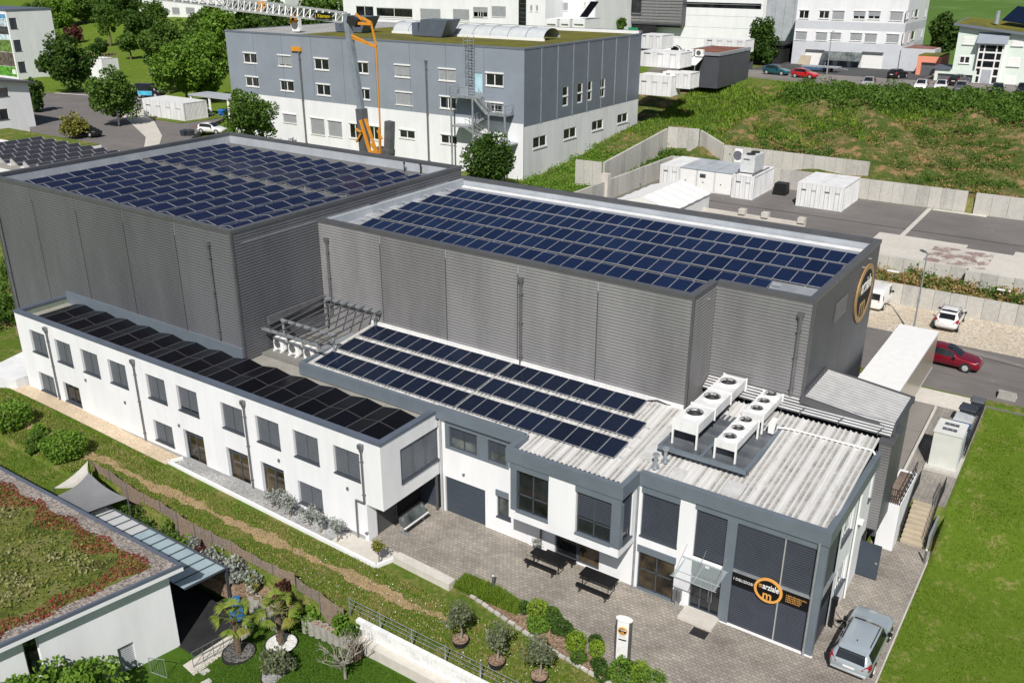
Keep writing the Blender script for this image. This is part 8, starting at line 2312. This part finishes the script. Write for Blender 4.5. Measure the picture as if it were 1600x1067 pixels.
# ---------------------------------------------------------------- forecourt furniture and planting
kb = thing('white_kerb', 'white kerb bounding the planting strip of the office wing', 'kerb', (-38, 30, 0))
MB().bar((-47.3, 30.2, 0.08), (-28.8, 29.52, 0.08), 0.16, 0.26).build('long_kerb', M['white'], kb)
MB().bar((-28.8, 29.52, 0.08), (-28.35, 30.72, 0.08), 0.16, 0.26).build('end_kerb', M['white'], kb)
MB().bar((-47.3, 30.2, 0.08), (-47.0, 31.05, 0.08), 0.16, 0.26).build('end_kerb', M['white'], kb)
tag(MB().hexa([(-28.3, 30.35, -0.1), (-24.35, 30.15, -0.1), (-24.35, 30.7, -0.1), (-28.3, 30.9, -0.1), (-28.3, 30.35, 0.42), (-24.35, 30.15, 0.42), (-24.35, 30.7, 0.42), (-28.3, 30.9, 0.42)]).build('bench_wall', M['concrete_slab']), 'long low concrete wall between forecourt and meadow', 'wall')
mb = MB()
pe = [(-23.2, 30.45), (-21.0, 30.02), (-19.5, 29.72), (-17.2, 29.32), (-14.2, 28.97), (-11, 28.15)]
sb_ = thing('stone_edging', 'line of rough edging stones below the shrub bed', 'kerb', (-17, 29.3, 0))
rr = random.Random(8)
for (a, b) in zip(pe[:-1], pe[1:]):
    a = Vector((*a, 0)); b = Vector((*b, 0)); n_ = int((b-a).length/0.42)
    for k in range(n_):
        c = a.lerp(b, (k+0.5)/n_); d = (b-a).normalized()
        MB().bar(c-d*0.18+Vector((0, rr.uniform(-.03, .03), 0.03)), c+d*0.18+Vector((0, rr.uniform(-.03, .03), 0.03)), rr.uniform(0.13, 0.2), rr.uniform(0.14, 0.22)).build('stone', M['concrete_b'] if rr.random() > 0.4 else M['concrete'], sb_)
def bench_set(name, label, x0, x1, y0, y1, h, cat):
    o = thing(name, label, cat, ((x0+x1)/2, (y0+y1)/2, 0))
    MB().box(x0, x1, y0, y1, h-0.035, h).build('top' if cat == 'table' else 'seat', M['black'], o)
    for x in (x0+0.22, x1-0.22):
        mb = MB()
        mb.bar((x, y0+0.05, h-0.04), (x, y0+0.05, 0.02), 0.035); mb.bar((x, y1-0.05, h-0.04), (x, y1-0.05, 0.02), 0.035); mb.bar((x, y0+0.03, 0.03), (x, y1-0.03, 0.03), 0.035)
        mb.bar((x, (y0+y1)/2, h*0.35), (x+(0.3 if x < (x0+x1)/2 else -0.3), (y0+y1)/2, h-0.05), 0.025)
        mb.build('leg', M['black'], o)
    MB().box(x0+0.1, x1-0.1, y0+0.04, y0+0.08, h-0.09, h-0.035).build('rail', M['black'], o)
    return o
bench_set('beer_table', 'black trestle table left, with benches on both sides', -22.15, -20.17, 34.42, 35.05, 0.76, 'table')
bench_set('beer_bench', 'black bench on the meadow side of the left table', -22.3, -20.32, 34.02, 34.27, 0.46, 'bench')
bench_set('beer_bench', 'black bench between the left table and the glass doors', -21.75, -19.9, 35.35, 35.6, 0.46, 'bench')
bench_set('beer_table', 'black trestle table right, with one bench', -19.05, -17.1, 34.3, 35.1, 0.76, 'table')
bench_set('beer_bench', 'black bench on the meadow side of the right table', -18.98, -17.03, 33.82, 34.07, 0.46, 'bench')
ur = thing('stone_urn', 'grey urn with white flowers beside the left table', 'planter', (-22.35, 35.35, 0))
MB().cyl((0, 0, 0), (0, 0, 0.5), 0.08, 0.05, 10).cyl((0, 0, 0.5), (0, 0, 0.8), 0.07, 0.24, 12).build('bowl', M['concrete'], ur, local=True)
V, Fq = cards(np.random.default_rng(3).normal(size=(160, 3))*np.array([.12, .12, .07])+np.array([0, 0, .86]), 0.07, np.random.default_rng(4)); link('flower', np_mesh('flower', V, Fq, M['leaf_silver']), ur)
# entrance totem
to = thing('entrance_totem', 'white pillar sign with emblem at the edge of the forecourt', 'sign', (-14.6, 30.75, 0))
tz = R(12)
ft = Fr((-14.6, 30.75, 0), (math.cos(tz), math.sin(tz), 0), (math.sin(tz), -math.cos(tz), 0))
MB().fbox(ft, -0.36, 0.36, -0.17, 0.14, 0.0, 2.3).build('body', M['cap'], to)
MB().fbox(ft, -0.27, 0.27, 0.14, 0.17, 0.05, 2.28).build('panel', M['white_plain'], to)
mb = MB(); n_ = 24
mb.v = []
pts = [(0.40*math.cos(2*math.pi*k/n_), 0.21*math.sin(2*math.pi*k/n_)) for k in range(n_)]
mb.face([ft.p(a, b, 2.36) for a, b in pts])
for k in range(n_):
    a, b = pts[k], pts[(k+1) % n_]; mb.face([ft.p(*a, 2.3), ft.p(*b, 2.3), ft.p(*b, 2.36), ft.p(*a, 2.36)])
mb.build('cap', M['white_plain'], to)
emblem(to, ft, 0.0, 1.83, 0.22, 0.19, 0.171)
MB().fbox(ft, -0.19, 0.19, 0.171, 0.178, 1.24, 1.31).build('black_bar', M['sign_black'], to)
mb = MB()
for k in range(3): mb.fbox(ft, -0.18, 0.18-0.03*k, 0.171, 0.175, 1.42+0.06*k, 1.435+0.06*k)
mb.build('small_print', M['blind_pale'], to)
mb = MB(); rr = random.Random(12)
for k in range(26):
    u, z = rr.uniform(-0.22, 0.18), rr.uniform(0.35, 1.15); a = rr.uniform(0, 3.1); l = rr.uniform(0.03, 0.09)
    mb.bar(ft.p(u, 0.173, z), ft.p(u+l*math.cos(a), 0.173, z+l*math.sin(a)), 0.008)
mb.build('line_drawing', M['blind_pale'], to)
# shrub bed
sl2 = [('small dark round box shrub at the left of the bed', -20.15, 30.9, .28, .38, 'leaf_dark'), ('large lime shrub, leftmost in the bed', -19.35, 30.9, .55, .62, 'leaf_lime'), ('lime grass tuft below the large lime shrub', -18.9, 30.2, .6, .4, 'leaf_bright'), ('dark leafy shrub behind the lime shrub', -18.6, 31.0, .5, .5, 'leaf_mid'),
       ('low dark juniper mound by the paving', -17.9, 30.75, .55, .3, 'leaf_dark'), ('second dark juniper mound by the paving', -17.0, 30.45, .45, .32, 'leaf_dark'), ('lime ball shrub left of the totem', -16.65, 30.0, .48, .55, 'leaf_lime'), ('lime ball shrub next to the totem', -15.65, 30.2, .38, .5, 'leaf_lime'), ('grey-green low shrub before the lime ball', -16.2, 29.45, .42, .3, 'leaf_mid'), ('blue-green low shrub at the totem foot', -15.2, 29.6, .4, .28, 'leaf_dark'), ('juniper mound behind the totem', -14.0, 30.1, .4, .35, 'leaf_dark'),
       ('large green ball right below the totem', -14.0, 29.5, .62, .6, 'leaf_bright'), ('lime ball shrub right of the totem', -13.3, 29.9, .42, .6, 'leaf_lime'), ('broad green shrub at the lower right of the bed', -12.6, 29.5, .8, .62, 'leaf_bright'), ('low blue-green shrub at the stone edging', -14.7, 29.1, .4, .28, 'leaf_dark'), ('dark shrub between the lime balls', -16.0, 30.75, .38, .38, 'leaf_dark')]
for k, (lb, x, y, r_, h_, lf) in enumerate(sl2):
    bush('bed_shrub', lb, (x, y, 0.02), r_, r_, h_, lf, 1100 if r_ > .45 else 650, 0.075, 'shrubs of the forecourt bed', 200+k, ball=True)
# shrubs at the left
ls = [('bright shrub at the left edge above the meadow', 18, 672, 0.1, 1.5, 1.1, 'leaf_bright'), ('trimmed round green hedge shrub beside the cream sail', 106, 722, -0.2, 1.4, 1.15, 'leaf_bright'), ('loose shrub between the two bright shrubs', 62, 705, 0.0, 1.0, 0.7, 'leaf_mid'), ('shrub left of the trimmed shrub', 60, 690, 0.0, 0.7, 0.6, 'leaf_bright'),
      ('tall dark bush at the left end of the office wing', 10, 505, 0.8, 2.4, 3.0, 'leaf_mid'), ('dark bush left of the office wing roof', 20, 450, 1.0, 1.8, 2.4, 'leaf_mid')]
for k, (lb, px_, py_, z, r_, h_, lf) in enumerate(ls):
    p = P(px_, py_, z); bush('hedge_shrub', lb, (p.x, p.y, T(p.x, p.y)-0.05), r_, r_, h_*0.8, lf, 2600, 0.13 if r_ < 2 else 0.2, None, 300+k, ball=(k in (0, 1)))
tag(MB().cyl((-65.6, 30.4, 0.5), (-65.6, 30.4, 0.9), 0.16, 0.22, 12).build('orange_bucket', plain('orange_plastic', (0.75, 0.13, 0.04), 0.5)), 'orange bucket at the left corner of the office wing', 'bucket')
tag(MB().prism([(-68.5, 28.6), (-65.3, 30.3), (-65.2, 33.5), (-70, 33.5)], 0.0, 1.25).build('garden_wall', M['white_old']), 'white garden wall at the left end of the office wing', 'wall')

# ---------------------------------------------------------------- roof equipment in the corner between the halls
lk = thing('link_roof', 'grey membrane roof between the two halls and the office wing', 'roof', (-43, 39, 0))
MB().box(-44.78, -40.42, 36.55, 42.48, 0.0, 6.2).build('slab', M['membrane'], lk)
for k, y in enumerate((38.4, 40.4)): MB().box(-44.7, -40.45, y, y+0.06, 6.2, 6.212).build('seam', M['rubber'], lk)
fr_ = thing('pipe_canopy', 'galvanised steel frame canopy in the corner of the halls', 'canopy', (-42, 40, 6.2))
for y, z in ((36.6, 8.05), (38.1, 8.2), (42.2, 8.5)):
    MB().box(-44.5, -39.3, y-0.07, y+0.07, z-0.16, z).build('beam', M['galv'], fr_)
for k in range(8):
    x = -44.35+0.72*k; MB().bar((x, 36.5, 8.08), (x, 42.3, 8.55), 0.06, 0.09).build('rafter', M['steel'], fr_)
for x in (-44.2, -39.6):
    for y, z in ((38.1, 8.05), (42.0, 8.35)): MB().cyl((x, y, 6.2), (x, y, z), 0.08, 0.08, 8).build('post', M['galv'], fr_)
tag(MB().box(-44.7, -44.4, 37.2, 42.3, 8.1, 8.6).build('cable_duct', M['steel']), 'long grey duct along the hall wall above the canopy', 'duct')
for k, x in enumerate((-44.0, -42.6, -41.2)):
    ac_unit('air_conditioner', ['leftmost of three white air conditioners under the pipe canopy', 'middle of three white air conditioners under the pipe canopy', 'rightmost of three white air conditioners under the pipe canopy'][k], x, 37.55, 6.2, 0.95, 0.36, 0.8, True)
tag(MB().box(-41.4, -40.6, 38.6, 41.5, 6.25, 6.75).build('duct_box', M['galv']), 'low galvanised duct box under the pipe canopy', 'duct')

# ================================================================== trees
def ptree(label, px_, base_py, Y=None, z=None, crown_py=None, rpx=40, hpx=None, leaf='leaf_mid', n=5000, seed=1, size=0.34, name='tree', clumps=26, cr=0.34, trunk=0.2, shell=0.72, group=None):
    p = PY(px_, base_py, Y) if Y else P(px_, base_py, z)
    zb = T(p.x, p.y)
    dep = (p-CAM).dot(_f)
    r_ = rpx*dep/FPX
    c = PY(px_, crown_py, p.y)
    h_ = (hpx or rpx)*dep/FPX
    return tree(name, label, (p.x, p.y, zb), max(c.z-zb, h_*0.7), r_, h_, leaf, n, size, trunk, group, seed, clumps, cr, 'bark', 'tree', shell)
ptree('round dark tree on the grass verge of the side road', 112, 141, z=6.5, crown_py=100, rpx=44, hpx=38, leaf='leaf_dark', n=6500, seed=1, size=0.6, trunk=0.4)
ptree('green tree on the corner beside the white box container', 184, 196, z=6.8, crown_py=150, rpx=36, hpx=42, leaf='leaf_mid', n=6500, seed=2, size=0.42, trunk=0.22)
ptree('bright tree left of the works building, right crown', 330, 152, z=7, crown_py=98, rpx=44, hpx=54, leaf='leaf_bright', n=10000, seed=3, size=0.5, trunk=0.3)
ptree('bright tree left of the works building, left crown', 290, 158, z=7, crown_py=104, rpx=46, hpx=44, leaf='leaf_bright', n=9500, seed=4, size=0.5, trunk=0.3)
ptree('darker tree behind the two bright trees', 262, 130, z=8, crown_py=66, rpx=42, hpx=44, leaf='leaf_mid', n=8500, seed=5, size=0.55, trunk=0.3)
ptree('loose light tree in front of the works building left corner', 393, 225, Y=82, crown_py=182, rpx=46, hpx=44, leaf='leaf_mid', n=6500, seed=6, size=0.34, trunk=0.2)
ptree('dense dark conical tree in front of the escape stair', 766, 285, Y=84, crown_py=250, rpx=38, hpx=52, leaf='leaf_dark', n=9000, seed=7, size=0.30, trunk=0.25, cr=0.40)
ptree('dark loose tree beside the pale factory panels', 1190, 100, z=12.4, crown_py=66, rpx=24, hpx=36, leaf='leaf_dark', n=4200, seed=8, size=0.5, trunk=0.25)
ptree('round tree between the office block and the mint house', 1465, 92, Y=184, crown_py=52, rpx=23, hpx=28, leaf='leaf_dark', n=4500, seed=9, size=0.6, trunk=0.3)
ptree('yellowish loose shrub tree on the near side of the side road', 122, 218, Y=74, crown_py=196, rpx=22, hpx=20, leaf='leaf_yellow', n=1500, seed=10, size=0.34, trunk=0.1)
ptree('dark tree behind the gable house', 55, 180, Y=84, crown_py=150, rpx=16, hpx=34, leaf='leaf_dark', n=2200, seed=11, size=0.5, trunk=0.2)
ptree('tree in front of the green gate', 935, 60, Y=182, crown_py=36, rpx=22, hpx=16, leaf='leaf_mid', n=2500, seed=12, size=0.6, trunk=0.2)
ptree('small tree right of the green gate', 970, 52, Y=182, crown_py=40, rpx=8, hpx=10, leaf='leaf_mid', n=900, seed=13, size=0.5, trunk=0.15)
park = [('large park tree behind the crane jib, right', 500, 60, 165, 20, 42, 38), ('park tree behind the crane jib, second from right', 440, 66, 150, 40, 40, 32), ('park tree behind the crane jib, third from right', 395, 60, 150, 30, 40, 34), ('park tree left of the works roof edge', 350, 80, 150, 42, 36, 38), ('dark park tree below the white block', 318, 60, 170, 45, 26, 24),
        ('park tree by the garden fence', 222, 70, 165, 38, 24, 22), ('park tree above the lawn path', 172, 60, 165, 30, 22, 26), ('bushy park tree at the top left', 100, 48, 190, 25, 26, 26), ('dense park tree at the upper edge', 135, 40, 200, 12, 30, 24), ('park tree right of the upper lawn', 190, 30, 205, 8, 34, 22), ('park bush beside the mural block', 62, 40, 185, 18, 20, 18), ('reddish park bush on the upper lawn', 117, 66, 165, 55, 15, 14), ('park bush at the lawn edge', 205, 90, 150, 68, 17, 16), ('park bush below the terrace', 160, 88, 150, 75, 14, 12), ('small park tree over the lawn', 245, 40, 195, 20, 22, 20)]
for k, (lb, px_, by, Y_, cy_, r_, h_) in enumerate(park):
    ptree(lb, px_, by+8, Y=Y_, crown_py=cy_, rpx=r_, hpx=h_, leaf=('leaf_red' if 'reddish' in lb else ['leaf_mid', 'leaf_dark', 'leaf_mid', 'leaf_bright'][k % 4]), n=4500 if r_ > 22 else 2200, seed=50+k, size=0.75 if r_ > 22 else 0.55, name='park_tree', trunk=0.3, group='park trees on the hillside')

# ================================================================== low growth
rng = np.random.default_rng(77)
# hedge belt of brambles along the top of the bank
nb2 = 85000
x = rng.uniform(-46, 25, nb2); y = 143.5+rng.normal(0, 3.3, nb2)+1.5*np.sin(x*0.2)
hz = 1.2+0.6*np.sin(x*0.55)*np.cos(y*0.5)+0.35*np.sin(x*1.3+y)
keep = (y > 134) & (y < 151.5) & (rng.uniform(0, 1, len(x)) < np.clip((x+50)/14, 0.05, 1))
pts = np.stack([x, y, np.array([T(a, b) for a, b in zip(x, y)])+np.clip(hz, 0.3, 2.0)*rng.uniform(0.3, 1, len(x))], 1)[keep]
V, Fq = cards(pts, 0.26, rng)
tag(link('bramble_belt', np_mesh('bramble_belt', V, Fq, leafmat('bramble_leaves', (0.034, 0.078, 0.010), (0.088, 0.155, 0.022)))), 'dense green bramble belt along the top of the bank', None, None, 'stuff')
def clumps(name, label, n, x0, x1, y0, y1, rad, hgt, per, size, mat, rng, keep=None):
    c = np.stack([rng.uniform(x0, x1, n), rng.uniform(y0, y1, n)], 1)
    if keep is not None: c = c[[keep(a, b) for a, b in c]]
    out = []
    for cx_, cy_ in c:
        s_ = rng.uniform(0.5, 1.5)
        q_ = rng.normal(size=(per, 3))*np.array([rad, rad, 0])*s_*0.5
        q_[:, 2] = np.abs(rng.normal(size=per))*hgt*s_*0.5
        q_ += np.array([cx_, cy_, T(cx_, cy_)+0.05]); out.append(q_)
    V, Fq = cards(np.concatenate(out), size, rng)
    return tag(link(name, np_mesh(name, V, Fq, mat)), label, None, None, 'stuff')
bank = lambda a, b: (b > 108.5 or a > -20) and not (a < -47 and b < 112)
clumps('bank_weeds', 'dark green weed clumps scattered over the earth bank', 300, -46, 25, 105, 132, 0.75, 0.6, 90, 0.13, M['leaf_mid'], rng, bank)
clumps('bank_weeds', 'mid green weeds scattered over the earth bank', 420, -58, 25, 106, 138, 1.0, 0.4, 80, 0.15, M['leaf_mid'], rng, bank)
clumps('bank_dry_weeds', 'dry straw-coloured weeds on the earth bank', 420, -50, 25, 105, 134, 1.1, 0.3, 60, 0.13, M['leaf_dry'], rng, bank)
gb_ = scatter(90000, -60, 20, 108, 152, rng, lambda a, b: (b > 112 or a < -50) and rng.uniform() < np.clip((b-110)/14+(-a-34)/14-0.6+0.5*math.sin(a*0.5)*math.sin(b*0.6), 0.0, 1))
blades('bank_grass', gb_, 0.42, leafmat('bank_grass_blades', (0.060, 0.125, 0.008), (0.145, 0.225, 0.022), 0.3), rng, 'bright grass on the left and upper part of the bank', 0.09, 0.7)
clumps('strip_weeds', 'dry weeds on the strip between the two parking lot walls', 260, -29, 24, 80.0, 82.9, 0.5, 0.55, 45, 0.15, M['leaf_dry'], rng)
clumps('strip_weeds', 'green weeds on the strip between the two parking lot walls', 90, -16, 24, 80.0, 82.9, 0.55, 0.7, 50, 0.16, M['leaf_mid'], rng)
clumps('corner_grass', 'rough grass in the corner between works building and yard walls', 200, -59, -50.2, 84, 108, 1.0, 0.4, 70, 0.14, M['leaf_bright'], rng)
clumps('corner_grass', 'grass between the two left yard walls', 90, -49.3, -47, 92, 108, 0.5, 0.4, 40, 0.2, M['leaf_mid'], rng)
# grass blades near the camera
def mead(a, b): return not (-62 < a < -25 and abs(b-28.05-0.012*(a+40)) < 0.55 and rng.uniform() < 0.5) and not (a > -24.2 and b > 30.35-0.19*(a+24)) and not (a > -47.4 and b > 29.5)
pm_ = scatter(52000, -68, -9, 25.9, 30.6, rng, lambda a, b: mead(a, b) and (b < 29.9 or a > -29))
blades('meadow_grass', pm_, 0.09, M['grass_blade'], rng, 'short green grass of the meadow strip', 0.03)
blades('meadow_dry_grass', scatter(26000, -68, -9, 25.9, 30.0, rng, lambda a, b: (b < 29.5)), 0.085, M['grass_dry'], rng, 'dry grass of the meadow strip', 0.03)
fw = scatter(420, -32, -12, 26.0, 29.4, rng); fw[:, 2] += 0.13
V, Fq = cards(fw, 0.04, rng); tag(link('meadow_flowers', np_mesh('meadow_flowers', V, Fq, M['white_plain'])), 'tiny white flowers in the meadow', None, None, 'stuff')
blades('verge_grass', scatter(6000, -24.4, -20.4, 30.5, 31.7, rng, lambda a, b: b > 30.4-0.19*(a+24) and b < 31.7-0.25*max(0, a+22)), 0.26, M['grass_blade'], rng, 'longer grass at the forecourt edge', 0.03)
blades('lawn_grass', scatter(80000, -4.33, 9, 30, 63.5, rng, lambda a, b: rng.uniform() < 0.55+0.45*math.sin(a*1.3+2*math.sin(b*0.7))*math.sin(b*0.9+a*0.4)), 0.075, M['grass_blade'], rng, 'short bright lawn right of the pavers', 0.03)
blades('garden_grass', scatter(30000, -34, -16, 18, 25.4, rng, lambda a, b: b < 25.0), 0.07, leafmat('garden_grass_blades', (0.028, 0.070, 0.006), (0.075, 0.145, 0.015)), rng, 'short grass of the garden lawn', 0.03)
blades('left_grass', scatter(16000, -70, -47, 16, 26.2, rng, lambda a, b: T(a, b) < 0.6 and not (a > -51.5)), 0.12, M['grass_blade'], rng, 'grass at the lower left', 0.035)
